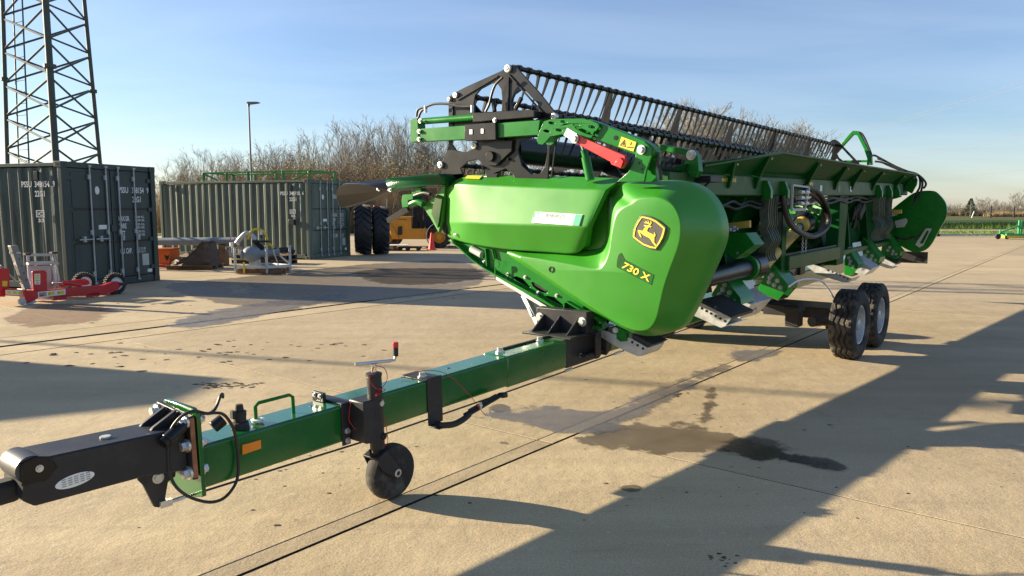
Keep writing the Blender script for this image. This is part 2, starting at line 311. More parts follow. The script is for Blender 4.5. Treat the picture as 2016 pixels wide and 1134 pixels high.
# measured outlines, metres
TRC={
'shield_face':[(0.0,-0.525,1.687),(0.0,-0.582,1.72),(0.0,-0.657,1.733),(0.0,-0.76,1.725),(0.0,-0.847,1.68),(0.0,-0.898,1.602),(0.0,-0.915,1.512),(0.0,-0.904,1.408),(0.0,-0.868,1.303),(0.0,-0.826,1.195),(0.0,-0.785,1.073),(0.0,-0.757,0.951),(0.0,-0.729,0.84),(0.0,-0.671,0.759),(0.0,-0.579,0.736),(0.0,-0.47,0.753),(0.0,-0.308,0.815),(0.0,-0.039,0.944),(0.0,0.244,1.086),(0.0,0.543,1.237),(0.0,0.391,1.243),(0.0,0.065,1.206),(0.0,-0.207,1.174),(0.0,-0.281,1.216),(0.0,-0.329,1.322),(0.0,-0.352,1.461),(0.0,-0.39,1.599),(0.0,-0.453,1.656)],
'shield_rim':[(0.18,-0.257,1.785),(0.2,-0.334,1.863),(0.26,-0.561,1.872),(0.3,-0.767,1.865),(0.34,-0.902,1.819),(0.36,-0.995,1.735),(0.36,-1.058,1.635),(0.36,-1.089,1.529),(0.36,-1.088,1.422),(0.36,-1.048,1.3),(0.34,-1.003,1.177),(0.32,-0.937,1.004),(0.28,-0.871,0.838),(0.22,-0.813,0.736),(0.15,-0.668,0.682),(0.1,-0.555,0.681),(0.08,-0.375,0.732),(0.06,-0.069,0.866),(0.06,0.306,1.052),(0.08,0.765,1.27),(0.12,0.52,1.284),(0.14,0.162,1.303),(0.16,-0.002,1.315),(0.18,-0.144,1.348),(0.18,-0.193,1.45),(0.18,-0.201,1.594),(0.18,-0.205,1.707),(0.18,-0.221,1.764)],
'recess':[(0.68,1.267),(0.186,1.338),(0.009,1.549),(-0.144,1.793),(-0.243,1.834),(-0.349,1.857),(-0.468,1.83),(-0.375,1.665),(-0.311,1.552),(-0.272,1.338),(-0.182,1.176),(-0.08,1.156),(0.186,1.203)],
'cover_row0':[(0.2,1.485,1.939),(0.2,1.345,1.965),(0.2,0.978,1.952),(0.2,0.386,1.927),(0.2,-0.145,1.902),(0.2,-0.314,1.889)],
'cover_row1':[(0.16,1.537,1.859),(0.03,1.257,1.875),(0.02,0.829,1.856),(0.02,0.256,1.827),(0.02,-0.158,1.808),(0.03,-0.267,1.799)],
'cover_row2':[(0.17,1.575,1.666),(0.02,1.231,1.684),(0.0,0.814,1.676),(-0.01,0.235,1.668),(-0.01,-0.112,1.66),(0.0,-0.208,1.66)],
'cover_row3':[(0.18,1.593,1.522),(0.02,1.212,1.527),(-0.03,0.812,1.522),(-0.04,0.214,1.52),(-0.04,-0.09,1.516),(-0.03,-0.149,1.514)],
'cover_row4':[(0.19,1.596,1.425),(0.03,1.224,1.397),(0.0,0.819,1.382),(-0.01,0.236,1.373),(-0.01,-0.07,1.385),(0.0,-0.146,1.436)],
'cover_row5':[(0.2,1.583,1.394),(0.1,1.278,1.348),(0.06,0.809,1.308),(0.06,0.287,1.296),(0.06,0.036,1.297),(0.08,-0.054,1.354)],
'cover_row6':[(0.24,1.602,1.375),(0.2,1.358,1.329),(0.2,0.924,1.282),(0.2,0.388,1.269),(0.2,0.148,1.27),(0.2,0.042,1.323)],
'label_white':[(-0.04,0.396,1.543),(-0.022,0.378,1.633),(-0.022,-0.097,1.611),(-0.042,-0.077,1.522)],
'warn_top':[(0.12,1.268,1.923),(0.17,1.284,1.95),(0.17,1.104,1.942),(0.11,1.087,1.911)],
'badge':[(-0.603,1.611),(-0.63,1.611),(-0.684,1.6),(-0.737,1.578),(-0.78,1.549),(-0.813,1.523),(-0.812,1.496),(-0.8,1.449),(-0.773,1.401),(-0.74,1.357),(-0.731,1.354),(-0.681,1.358),(-0.623,1.377),(-0.572,1.407),(-0.532,1.441),(-0.53,1.452),(-0.536,1.491),(-0.553,1.534),(-0.576,1.573)],
'badge_in':[(-0.607,1.599),(-0.63,1.599),(-0.684,1.588),(-0.731,1.569),(-0.77,1.543),(-0.803,1.517),(-0.799,1.49),(-0.787,1.449),(-0.763,1.407),(-0.73,1.364),(-0.68,1.37),(-0.626,1.388),(-0.578,1.417),(-0.539,1.444),(-0.54,1.467),(-0.553,1.513),(-0.577,1.558)],
'badge_in2':[(-0.613,1.589),(-0.63,1.589),(-0.677,1.579),(-0.724,1.56),(-0.761,1.535),(-0.79,1.512),(-0.786,1.49),(-0.773,1.451),(-0.753,1.412),(-0.725,1.374),(-0.684,1.381),(-0.633,1.397),(-0.587,1.424),(-0.551,1.449),(-0.554,1.473),(-0.563,1.513),(-0.585,1.552)],
'deer':[(-0.579,1.495),(-0.584,1.498),(-0.618,1.493),(-0.623,1.494),(-0.631,1.508),(-0.646,1.522),(-0.64,1.525),(-0.629,1.533),(-0.631,1.537),(-0.653,1.534),(-0.671,1.534),(-0.673,1.542),(-0.666,1.547),(-0.631,1.552),(-0.631,1.555),(-0.649,1.556),(-0.642,1.564),(-0.645,1.567),(-0.661,1.556),(-0.668,1.555),(-0.661,1.569),(-0.664,1.571),(-0.675,1.556),(-0.675,1.549),(-0.683,1.546),(-0.688,1.557),(-0.683,1.566),(-0.688,1.567),(-0.694,1.558),(-0.693,1.549),(-0.686,1.539),(-0.681,1.53),(-0.698,1.525),(-0.685,1.52),(-0.673,1.522),(-0.663,1.509),(-0.657,1.492),(-0.672,1.482),(-0.699,1.472),(-0.713,1.465),(-0.717,1.468),(-0.715,1.483),(-0.719,1.484),(-0.727,1.47),(-0.727,1.456),(-0.719,1.45),(-0.718,1.411),(-0.732,1.394),(-0.737,1.382),(-0.74,1.376),(-0.729,1.375),(-0.722,1.389),(-0.703,1.408),(-0.69,1.426),(-0.679,1.44),(-0.659,1.449),(-0.636,1.457),(-0.612,1.472),(-0.6,1.482),(-0.596,1.48),(-0.612,1.448),(-0.609,1.442),(-0.595,1.456)],
'plate730':[(-0.406,1.204),(-0.462,1.27),(-0.711,1.168),(-0.691,1.089)],
'pocket730':[(-0.431,1.32),(-0.461,1.273),(-0.407,1.201),(-0.392,1.215),(-0.395,1.267),(-0.409,1.305)],
'txt0':[(-0.43,1.214),(-0.448,1.257),(-0.503,1.236),(-0.446,1.206)],
'txt1':[(-0.48,1.2),(-0.502,1.234),(-0.548,1.206),(-0.533,1.178)],
'txt2':[(-0.539,1.192),(-0.57,1.207),(-0.607,1.182),(-0.571,1.154)],
'txt3':[(-0.601,1.141),(-0.631,1.183),(-0.697,1.16),(-0.662,1.117)],
'shield_hole':[(0.227,1.16)],
'cover_bolts':[(1.387,1.412),(1.224,1.377)],
'side_frame':[(1.525,1.36),(1.399,1.333),(0.838,1.289),(0.52,1.157),(0.074,0.939),(-0.221,0.785),(-0.171,0.714),(0.074,0.709),(0.237,0.78),(0.679,0.935),(0.976,1.05),(1.093,1.101),(1.234,1.185),(1.422,1.312)],
'frame_hole0':[(0.769,1.049),(0.727,1.06),(0.655,1.042),(0.571,0.972),(0.585,0.967),(0.665,0.998),(0.728,1.023)],
'frame_hole1':[(0.562,1.016),(0.54,1.02),(0.462,0.99),(0.381,0.947),(0.394,0.932),(0.445,0.935),(0.506,0.959),(0.545,0.985)],
'frame_hole2':[(0.411,0.903),(0.385,0.912),(0.317,0.903),(0.23,0.848),(0.23,0.834),(0.301,0.856),(0.368,0.882)],
'frame_bolts':[(0.626,1.059),(0.486,0.932),(0.29,0.922),(0.823,1.073),(1.099,1.172)],
'flange':[(1.486,1.363),(1.364,1.302),(1.197,1.19),(1.052,1.12),(0.915,1.069),(0.664,0.984),(0.402,0.887),(0.189,0.794),(0.12,0.756)],
'flange2':[(0.19,0.784),(0.013,0.716),(-0.097,0.705),(-0.193,0.696)],
'galv_rail':[(0.999,1.037),(0.698,0.904),(0.331,0.763)],
'channel':[(0.142,0.884),(0.122,0.892),(-0.229,0.748),(-0.233,0.735),(-0.218,0.695),(-0.199,0.709),(-0.014,0.727),(0.154,0.795)],
'channel_bolts':[(0.073,0.813),(-0.038,0.807),(-0.096,0.784),(-0.129,0.771),(-0.184,0.748)],
'skid_near':[(-0.044,0.689),(-0.141,0.686),(-0.271,0.656),(-0.448,0.636),(-0.587,0.578),(-0.567,0.54),(-0.535,0.508),(-0.507,0.502),(-0.39,0.531),(-0.286,0.566),(-0.165,0.618),(-0.048,0.646)],
'skid_holes':[(-0.456,0.607),(-0.504,0.588),(-0.551,0.568)],
'skid_top':[(-0.45,0.671),(-0.632,0.607),(-0.577,0.574),(-0.44,0.631)],
'hinge_lug':[(-0.326,0.721),(-0.407,0.693),(-0.412,0.613),(-0.36,0.603),(-0.323,0.622),(-0.319,0.655)],
'eye_tab':[(0.923,1.187),(0.885,1.19),(0.867,1.165),(0.881,1.139),(0.914,1.134),(0.915,1.076),(0.924,1.075)],
'white_can':[(1.238,1.288),(1.107,1.238)],
'support_posts':[(0.744,0.879),(0.529,0.613),(0.506,0.774),(0.445,0.697)],
'latch_lever':[(1.064,1.292),(1.048,1.139),(0.988,1.287),(0.961,1.205)],
'nose_green':[(1.531,1.891),(1.627,1.8),(1.835,1.672),(1.74,1.574),(1.628,1.428),(1.585,1.54),(1.549,1.753)],
'nose_grey':[(1.618,1.789),(1.545,1.753),(1.595,1.54),(1.617,1.475),(1.698,1.611),(1.649,1.74)],
'nose_black':[(1.546,1.852),(1.521,1.883),(1.578,1.41),(1.647,1.43)],
'torpedo':[(3.048,1.806),(3.02,1.869),(2.955,1.903),(2.874,1.917),(2.226,1.948),(2.211,1.907),(2.231,1.834),(2.454,1.761),(2.703,1.713),(2.968,1.666),(3.021,1.726)],
'torp_top':[(0.12,2.96,1.922),(0.13,2.632,1.939),(0.13,2.315,1.952),(0.08,2.244,1.908)],
'torp_crease':[(0.06,2.964,1.903),(0.04,2.862,1.912),(0.01,2.645,1.905),(0.0,2.482,1.89),(0.0,2.391,1.872),(0.02,2.197,1.833)],
'torp_bottom':[(0.08,2.384,1.794),(0.12,2.535,1.761),(0.15,2.823,1.712),(0.17,3.119,1.665),(0.16,3.137,1.685),(0.14,3.141,1.734),(0.11,3.123,1.791),(0.09,3.089,1.838),(0.08,3.051,1.871)],
'torpedo_bolts':[(2.349,1.848),(2.182,1.838)],
'divider_bar':[(2.226,1.948),(1.94,1.96),(1.476,1.975),(1.478,1.882),(1.586,1.87),(1.902,1.854),(2.094,1.839),(2.219,1.839)],
'knife_box':[(2.036,1.79),(1.893,1.796),(1.89,1.742),(1.958,1.735),(1.955,1.672),(2.046,1.665),(2.054,1.735)],
'divider_lugs':[(1.908,1.836),(1.909,1.796),(1.834,1.853),(1.837,1.777)],
'knife_tube':[(1.954,1.698),(1.865,1.72),(1.783,1.697)],
'grey_pipe':[(1.883,1.778),(1.759,1.802),(1.668,1.79)],
'black_rod':[(2.31,1.536),(2.014,1.658)],
'dark_tri':[(1.678,1.776),(1.824,1.675),(1.74,1.574),(1.69,1.697)],
'reel_plate':[(0.808,2.871),(0.748,2.876),(0.7,2.853),(0.454,2.616),(0.28,2.427),(0.29,2.377),(0.341,2.249),(0.354,2.132),(0.374,1.896),(0.85,1.907),(1.498,1.922),(1.611,2.017),(1.633,2.067),(1.585,2.107),(1.513,2.236),(1.503,2.61),(1.49,2.681),(1.399,2.716),(1.278,2.749),(0.858,2.844)],
'reel_hole0':[(1.185,2.512),(1.19,2.599),(1.172,2.66),(1.107,2.709),(0.981,2.747),(0.916,2.741),(0.87,2.686),(0.861,2.586),(0.873,2.503),(0.985,2.504)],
'reel_hole1':[(0.743,2.508),(0.758,2.57),(0.718,2.629),(0.653,2.657),(0.595,2.64),(0.464,2.515),(0.47,2.412),(0.512,2.396),(0.645,2.485)],
'reel_hole2':[(1.478,2.259),(1.412,2.188),(1.301,2.164),(1.202,2.196),(1.158,2.265),(1.265,2.303),(1.443,2.297)],
'reel_hole3':[(0.691,2.148),(0.667,2.23),(0.522,2.257),(0.391,2.24),(0.376,2.133),(0.405,2.008),(0.458,1.95),(0.543,1.945),(0.649,2.024)],
'reel_hole4':[(1.366,2.025),(1.27,2.082),(1.161,2.097),(1.087,2.056),(1.057,1.944),(1.317,1.926)],
'reel_hole5':[(0.932,1.94),(0.9,1.983),(0.828,2.004),(0.749,1.951),(0.729,1.916),(0.911,1.918)],
'reel_pivots':[(0.782,2.85),(1.4,2.684),(1.605,2.063),(0.299,2.41),(1.184,2.219),(0.981,2.091),(0.787,2.083),(1.077,2.02),(1.479,2.656)],
'reel_hub':[(0.966,2.113)],
'reel_disc':[(1.078,2.165),(1.028,2.037),(0.914,2.033),(0.74,2.149),(0.729,2.24),(0.91,2.25),(1.077,2.228)],
'reel_levers':[(0.919,2.603),(0.9,2.494),(0.603,2.586),(0.672,2.491),(0.911,2.434),(0.892,2.371)],
'reel_drum':[(0.865,2.176),(0.864,2.298)],
'cable_a':[(0.79,2.769),(0.87,2.717),(0.912,2.646),(0.944,2.557),(0.986,2.499)],
'cable_b':[(1.845,2.517),(1.824,2.582),(1.723,2.598),(1.606,2.616),(1.447,2.603),(1.292,2.568),(1.142,2.555)],
'cable_c':[(1.821,2.507),(1.783,2.562),(1.711,2.589)],
'arm_endplate':[(1.881,2.498),(1.789,2.498),(1.78,2.403),(1.784,2.282),(1.888,2.281)],
'arm_beam':[(1.78,2.4),(1.191,2.392),(0.368,2.38),(0.387,2.259),(1.194,2.268),(1.784,2.282)],
'arm_cyl':[(1.759,2.471),(1.109,2.458),(1.108,2.492)],
'arm_block':[(1.175,2.393),(0.817,2.391),(0.815,2.245),(1.178,2.254)],
'arm_rail':[(1.097,2.486),(0.473,2.47),(0.417,2.458),(0.418,2.405),(1.099,2.412)],
'arm_blocksq':[(1.113,2.348),(1.079,2.346),(1.08,2.306),(1.114,2.308),(0.979,2.346),(0.95,2.344),(0.951,2.304),(0.98,2.306)],
'arm_bolts':[(1.746,2.468),(1.763,2.374),(1.766,2.303),(0.84,2.41)],
'arm_bracket':[(0.309,2.362),(0.23,2.375),(-0.063,2.359),(-0.147,2.335),(-0.21,2.308),(-0.22,2.284),(-0.148,2.202),(-0.092,2.187),(0.023,2.232),(0.141,2.246),(0.246,2.236),(0.289,2.196),(0.323,2.176),(0.366,2.185),(0.384,2.214),(0.361,2.274)],
'arm_slots':[(0.231,2.343),(0.112,2.345),(-0.008,2.312),(-0.153,2.287),(0.28,2.282),(0.159,2.282)],
'arm_slotlong':[(-0.012,2.279),(-0.147,2.241)],
'arm_boom':[(-0.122,2.346),(-0.206,2.313),(-0.396,2.241),(-0.592,2.162),(-0.656,2.119),(-0.694,2.078),(-0.657,2.035),(-0.503,2.065),(-0.316,2.14),(-0.122,2.211)],
'arm_foot':[(-0.558,2.139),(-0.602,2.15),(-0.666,2.1),(-0.661,2.034),(-0.624,1.946),(-0.606,1.857),(-0.37,1.862),(-0.469,1.934),(-0.521,2.017),(-0.533,2.085)],
'arm_web':[(-0.601,2.126),(-0.652,2.095),(-0.678,2.038),(-0.648,1.948),(-0.669,1.857),(-0.546,1.859),(-0.565,1.951),(-0.602,2.041)],
'arm_holes':[(-0.35,2.194),(-0.562,1.995),(-0.587,1.949)],
'arm_pin':[(-0.585,2.092),(-0.022,2.202)],
'lock_bar':[(0.002,2.227),(-0.041,2.233),(-0.084,2.211),(-0.467,2.053),(-0.474,2.002),(-0.441,1.957),(-0.348,1.991),(-0.334,2.015),(-0.041,2.16),(-0.005,2.174)],
'lock_tip':[(-0.406,2.026),(-0.432,2.042),(-0.463,2.013),(-0.44,1.957),(-0.38,1.987)],
'lift_cyl':[(-0.005,2.165),(-0.027,2.116),(-0.046,2.062),(-0.09,1.881)],
'sticker_white':[(0.11,2.239),(0.074,2.294),(-0.018,2.243),(-0.003,2.175)],
'sticker_warn':[(-0.378,2.127),(-0.403,2.2),(-0.532,2.151),(-0.507,2.084)],
'arm_hose':[(-0.646,2.104),(-0.678,2.046),(-0.673,1.991),(-0.699,1.934),(-0.706,1.866)],
'rear_bracket':[(-0.356,2.184),(-0.671,2.115),(-0.705,2.065),(-0.721,1.949),(-0.689,1.898),(-0.642,1.9),(-0.621,1.952),(-0.553,1.966),(-0.619,2.075),(-0.356,2.136)],
'rear_bracket_pin':[(-0.652,2.078)],
'far_shield':[(-0.564,1.678),(-0.743,1.804),(-0.98,1.821),(-1.084,1.754),(-1.179,1.624),(-1.213,1.474),(-1.193,1.349),(-1.113,1.172),(-1.013,0.941),(-0.928,0.836),(-0.815,0.794),(-0.699,0.81),(-0.53,0.901),(-0.408,0.976),(-0.326,1.184),(-0.338,1.445)],
'far_arch':[(0.512,2.491),(0.531,2.551),(0.306,2.827),(0.267,2.863),(0.203,2.863),(0.155,2.847),(0.129,2.8),(0.017,2.585),(-0.061,2.415),(-0.075,2.273),(0.011,2.272),(0.008,2.384),(0.062,2.537),(0.184,2.782),(0.245,2.802),(0.407,2.617)],
'far_arch_lower':[(0.409,2.367),(0.007,2.359),(0.006,2.322),(0.261,2.327),(0.391,2.349)],
'far_star':[(0.594,2.692),(0.546,2.727),(0.496,2.72),(0.446,2.684),(0.37,2.6),(0.094,2.299),(0.109,2.275),(0.382,2.31),(0.467,2.398),(0.514,2.349),(0.581,2.368),(0.552,2.469),(0.549,2.605)],
'far_star_hole':[(0.467,2.482),(0.393,2.571),(0.208,2.37),(0.222,2.325),(0.36,2.351),(0.435,2.413)],
'far_bracket':[(-0.507,1.988),(-0.591,2.101),(-0.749,2.064),(-0.774,1.998),(-0.763,1.917),(-0.696,1.779),(-0.543,1.864)],
'far_hose0':[(-0.068,2.423),(-0.115,2.429),(-0.194,2.384),(-0.383,2.27),(-0.576,2.165),(-0.763,2.103),(-0.825,2.037),(-0.865,1.955),(-0.85,1.818),(-0.783,1.697),(-0.751,1.607)],
'far_hose1':[(-0.119,2.329),(-0.229,2.309),(-0.369,2.238),(-0.539,2.158),(-0.69,2.105),(-0.802,2.061),(-0.825,1.899),(-0.779,1.778),(-0.749,1.656)],
'far_hose2':[(0.267,2.854),(0.138,2.825),(0.071,2.738),(0.019,2.627),(-0.034,2.499),(-0.061,2.423)],
'far_hose3':[(-0.148,2.378),(-0.266,2.332),(-0.399,2.253),(-0.599,2.156),(-0.779,2.086),(-0.886,1.979),(-0.904,1.914),(-0.87,1.858)],
'far_bracket_grey':[(-0.777,0.924),(-0.843,0.875),(-0.898,0.915),(-1.009,1.197),(-0.952,1.201),(-0.919,1.196)],
'far_slot':[(-0.843,0.953),(-0.894,0.941),(-0.974,1.152),(-0.942,1.166)],
'far_hook':[(-0.47,1.32),(-0.631,1.368),(-0.661,1.322),(-0.615,1.22),(-0.499,1.205)],
'far_strap':[(-0.472,1.06),(-0.616,0.999),(-0.764,1.054),(-0.8,1.017)],
'beam':[(1.037,1.943),(0.975,1.755),(6.161,1.731),(9.455,1.718),(8.983,1.898),(3.74,1.933)],
'sheet':[(1.038,-0.6,1.954),(0.992,-0.62,1.994),(2.437,-0.78,2.16),(8.182,-0.78,2.083),(9.109,-0.6,1.914),(3.741,-0.6,1.934)],
'gussets':[(2.182,-0.6,1.9),(2.176,-0.72,2.059),(3.741,-0.6,1.934),(3.775,-0.75,2.089),(4.855,-0.6,1.885),(4.858,-0.75,2.068),(5.585,-0.6,1.881),(5.663,-0.75,2.054),(6.656,-0.6,1.878),(6.74,-0.75,2.059),(8.045,-0.6,1.876),(8.212,-0.75,2.057)],
'deere_text':[(1.501,1.863),(1.734,1.865),(1.731,1.909)],
'beam_hole':[(4.93,1.808),(5.009,1.808)],
'beam_warn':[(3.876,1.81),(3.95,1.9),(4.116,1.902),(4.061,1.804)],
'beam_tags':[(4.202,1.763),(4.23,1.815),(4.334,1.816),(4.313,1.761),(5.488,1.756),(5.514,1.807),(5.617,1.808),(5.591,1.756)],
'lamp_box':[(1.021,1.903),(1.129,1.923),(1.322,1.87),(1.266,1.843),(1.042,1.856)],
'valve_frame':[(3.189,1.705),(3.394,1.704),(3.554,1.9),(3.492,1.909),(2.782,1.917),(2.837,1.9),(3.482,1.885)],
'yellow_bar':[(-0.431,1.483),(-0.702,1.52),(-0.704,1.453),(-0.433,1.428)],
'box_top':[(-0.55,1.397),(-0.738,1.413),(-0.825,1.305),(-0.651,1.166),(-0.448,1.251)],
'brk1':[(-0.497,0.953),(-0.643,0.791),(-0.657,0.727),(-0.595,0.627),(-0.34,0.684),(-0.325,0.721),(-0.382,0.845),(-0.435,0.926)],
'brk1_bolts':[(-0.493,0.91),(-0.442,0.808),(-0.54,0.833),(-0.514,0.784),(-0.586,0.75),(-0.473,0.857)],
'brk2':[(-0.432,1.061),(-0.668,0.797),(-0.66,0.738),(-0.574,0.624),(-0.364,0.694),(-0.347,0.736),(-0.408,0.879),(-0.384,1.016)],
'brk2_bolts':[(-0.497,0.896),(-0.467,0.816),(-0.558,0.835),(-0.524,0.786),(-0.593,0.762),(-0.473,0.865)],
'brk3':[(-0.452,1.025),(-0.604,0.791),(-0.595,0.728),(-0.528,0.618),(-0.425,0.643),(-0.423,0.847)],
'brk3_bolts':[(-0.478,0.881),(-0.503,0.832),(-0.542,0.758),(-0.493,0.788)],
'brk4':[(-0.405,1.11),(-0.66,0.821),(-0.646,0.748),(-0.575,0.677),(-0.394,0.764),(-0.371,0.995)],
'brk4_bolts':[(-0.489,0.906),(-0.461,0.85),(-0.554,0.846),(-0.539,0.799),(-0.602,0.78)],
'brk5':[(-0.445,1.112),(-0.676,0.825),(-0.663,0.76),(-0.587,0.662),(-0.38,0.763),(-0.405,0.987)],
'brk5_bolts':[(-0.515,0.903),(-0.491,0.849),(-0.572,0.84),(-0.561,0.793),(-0.614,0.795)],
'hitch_top':[(-0.435,0.907),(-0.473,0.906),(-0.494,0.801),(-0.68,0.706),(-0.548,0.54),(-0.426,0.576),(-0.383,0.739)],
'hitch2':[(-0.455,1.077),(-0.5,0.868),(-0.736,0.722),(-0.633,0.613),(-0.447,0.669),(-0.404,0.812)],
'skid_a':[(-0.423,0.803),(-0.475,0.804),(-0.789,0.68),(-0.734,0.603),(-0.693,0.586),(-0.372,0.692),(-0.354,0.731)],
'skid_a_holes':[(-0.421,0.783),(-0.463,0.763),(-0.508,0.742),(-0.553,0.723),(-0.596,0.704),(-0.641,0.686),(-0.685,0.667),(-0.729,0.647)],
'skid_b':[(-0.118,0.827),(-0.188,0.854),(-0.33,0.812),(-0.732,0.667),(-0.689,0.617),(-0.611,0.619),(-0.288,0.701)],
'skid_b_holes':[(-0.436,0.758),(-0.487,0.742),(-0.538,0.723),(-0.588,0.702),(-0.638,0.681),(-0.683,0.663)],
'skid_c':[(-0.385,0.747),(-0.411,0.762),(-0.656,0.642),(-0.607,0.572),(-0.527,0.577),(-0.376,0.629)],
'black_tube':[(-0.73,1.105),(-0.6,1.051)],
'black_tube2':[(-0.541,1.038)],
'pto':[(2.912,1.082),(3.344,1.183),(3.811,1.292),(4.12,1.406),(4.285,1.422)],
'hose_loop':[(3.692,1.803),(4.022,1.742),(4.342,1.646),(4.553,1.514),(4.587,1.426),(4.417,1.344),(4.112,1.288),(3.814,1.301),(3.496,1.358),(3.251,1.444),(3.099,1.544),(3.004,1.659),(2.943,1.725)],
'hose_loop2':[(3.499,1.85),(3.948,1.803),(4.31,1.646),(4.477,1.473),(4.35,1.348),(3.881,1.282),(3.435,1.341),(3.074,1.45),(2.862,1.642),(2.825,1.753)],
'post_right':[(5.079,1.73),(6.177,1.715),(6.02,1.285),(5.878,0.773),(5.325,0.814),(5.302,1.264)],
'floor_beam':[(3.532,1.051),(5.165,1.107),(5.19,0.93),(3.573,0.936)],
'shim1':[(2.518,1.74),(2.545,1.1),(2.88,1.077),(2.822,1.739)],
'shim2':[(7.074,1.725),(7.148,1.111),(7.638,1.089),(7.544,1.724)],
'shim3':[(7.658,1.723),(7.731,1.085),(8.082,1.097),(7.98,1.694)],
'beam_lugs':[(1.905,1.737),(2.009,1.829),(2.077,1.83),(2.2,1.736),(6.283,1.726),(6.414,1.813),(6.839,1.724),(6.98,1.815),(7.273,1.723),(7.423,1.817)],
'yellow_far':[(-0.497,1.515),(-0.707,1.521),(-0.709,1.458),(-0.5,1.449)],
'light_board':[(-0.322,0.632),(-0.912,0.637),(-0.916,0.435),(-0.315,0.437)],
'white_hose':[(3.004,0.752),(3.259,0.782),(3.625,0.769),(4.091,0.702),(4.424,0.569),(4.663,0.431)],
'refl':[(-3.043,0.596),(-2.942,0.594),(-2.943,0.551),(-3.046,0.548)],
'refl_far':[(5.019,0.522),(5.127,0.518),(5.13,0.484),(5.022,0.491)],
'head_bar':[(-3.967,0.794),(-3.899,0.789),(-3.391,0.761),(-3.405,0.581),(-3.53,0.603),(-3.974,0.613),(-3.98,0.634)],
'head_far':[(-3.389,0.791),(-3.292,0.792),(-3.312,0.529),(-3.405,0.581)],
'lever':[(-3.514,0.589),(-3.389,0.58),(-3.403,0.522),(-3.433,0.516),(-3.443,0.415),(-3.471,0.414),(-3.485,0.426),(-3.504,0.529),(-3.517,0.555)],
'flange_plate':[(-3.321,0.811),(-3.276,0.815),(-3.292,0.455),(-3.316,0.463)],
'jockey':[(-2.282,0.821),(-2.298,0.414),(-2.195,0.174),(-2.171,0.346),(-2.187,0.028),(-2.437,0.915),(-2.104,0.852),(-2.091,0.965)],
'cable_rod':[(-3.449,0.424),(-3.399,0.425),(-3.349,0.427),(-2.312,0.394)],
'loop':[(-3.078,0.829),(-3.089,0.851),(-3.112,0.851),(-3.143,0.817),(-3.173,0.8),(-3.212,0.799),(-3.254,0.818),(-3.301,0.842),(-3.333,0.842),(-3.371,0.815),(-3.401,0.761),(-3.413,0.672),(-3.415,0.579),(-3.4,0.511),(-3.357,0.455),(-3.295,0.413),(-3.242,0.394),(-3.185,0.393),(-3.125,0.421),(-3.089,0.465),(-3.077,0.551),(-3.084,0.62),(-3.1,0.691),(-3.136,0.756),(-3.173,0.797),(-3.211,0.812),(-3.244,0.815),(-3.276,0.823)],
'handle':[(-2.894,0.667),(-2.889,0.73),(-2.868,0.737),(-2.679,0.736),(-2.665,0.719),(-2.666,0.658)],
'sockets':[(-2.989,0.65),(-2.985,0.71),(-2.991,0.778),(-3.151,0.71)],
'clampbar':[(-1.763,0.679),(-1.633,0.659),(-1.66,0.461),(-1.776,0.457),(-1.789,0.376),(-1.664,0.351)],
'chain_arm':[(-1.793,0.383),(-1.593,0.37),(-1.357,0.406),(-1.147,0.426)],
'brk':[(-0.266,0.651),(0.153,0.639),(0.152,0.429),(-0.269,0.444)],
'sleeve':[(-0.985,0.663),(-0.253,0.648),(-0.256,0.441),(-0.991,0.45)],
'fk_body':[(-5.47,1.162),(-5.372,1.274),(-4.236,1.321),(-4.227,0.811),(-3.554,0.811),(-3.559,0.363),(-5.02,0.363),(-5.111,0.651),(-5.235,0.907),(-5.392,1.066)],
'fk_arch':[(-5.437,1.164),(-5.214,1.132),(-5.026,0.909),(-4.871,0.654),(-4.779,0.383),(-5.036,0.373),(-5.126,0.686),(-5.281,0.973)],
'fk_text':[(-4.799,1.165),(-4.427,1.172),(-4.426,1.229)],
'fk_mast':[(-4.17,1.829),(-3.726,1.829),(-3.755,0.785),(-4.186,0.658)],
'fk_wheels':[(-3.057,0.483),(-3.062,0.084),(-5.272,0.499),(-5.278,0.18)],
'fk_step':[(-4.789,0.882),(-4.614,0.914),(-4.619,0.55),(-4.794,0.55)],
'tyre':[(-5.614,0.921),(-5.594,1.808),(-5.633,0.057),(-5.92,0.921),(-4.666,0.921)],
'flatpal':[(-5.431,-0.003),(-4.666,-0.019),(-4.019,0.241),(-5.18,0.287),(-4.647,0.196)],
'dolly':[(-4.481,0.012),(-3.609,0.012),(-3.607,0.18),(-4.479,0.18)],
'cone2':[(-5.899,1.3),(-5.885,1.706)],
'cone1':[(-3.216,0.002),(-3.214,0.687)],
'r_beam':[(0.17,0.221),(1.42,0.216),(1.608,0.264),(1.716,0.261),(1.773,0.185),(1.693,0.101),(1.583,0.06),(1.422,0.03),(0.223,0.092),(0.168,0.115)],
'r_front':[(-0.02,0.259),(0.155,0.236),(0.202,0.096),(0.126,0.045),(0.01,0.049),(-0.011,0.147)],
'r_post':[(-0.173,1.028),(-0.061,1.035),(0.112,0.263),(0.007,0.256)],
'r_panel':[(0.181,0.56),(0.202,0.572),(0.394,0.57),(0.425,0.53),(0.411,0.207),(0.179,0.218)],
'r_lab1':[(0.219,0.199),(0.697,0.208),(0.694,0.11),(0.22,0.098)],
'r_lab2':[(0.208,0.517),(0.307,0.515),(0.295,0.326),(0.2,0.334)],
'r_lab3':[(-0.287,0.283),(-0.008,0.25),(-0.009,0.157),(-0.289,0.209)],
'r_left':[(-0.308,0.65),(-0.156,0.64),(-0.173,0.295),(-0.237,0.295),(-0.251,0.158),(-0.402,0.174),(-0.369,0.655)],
'r_warn':[(-0.287,0.434),(-0.208,0.428),(-0.215,0.336),(-0.293,0.343)],
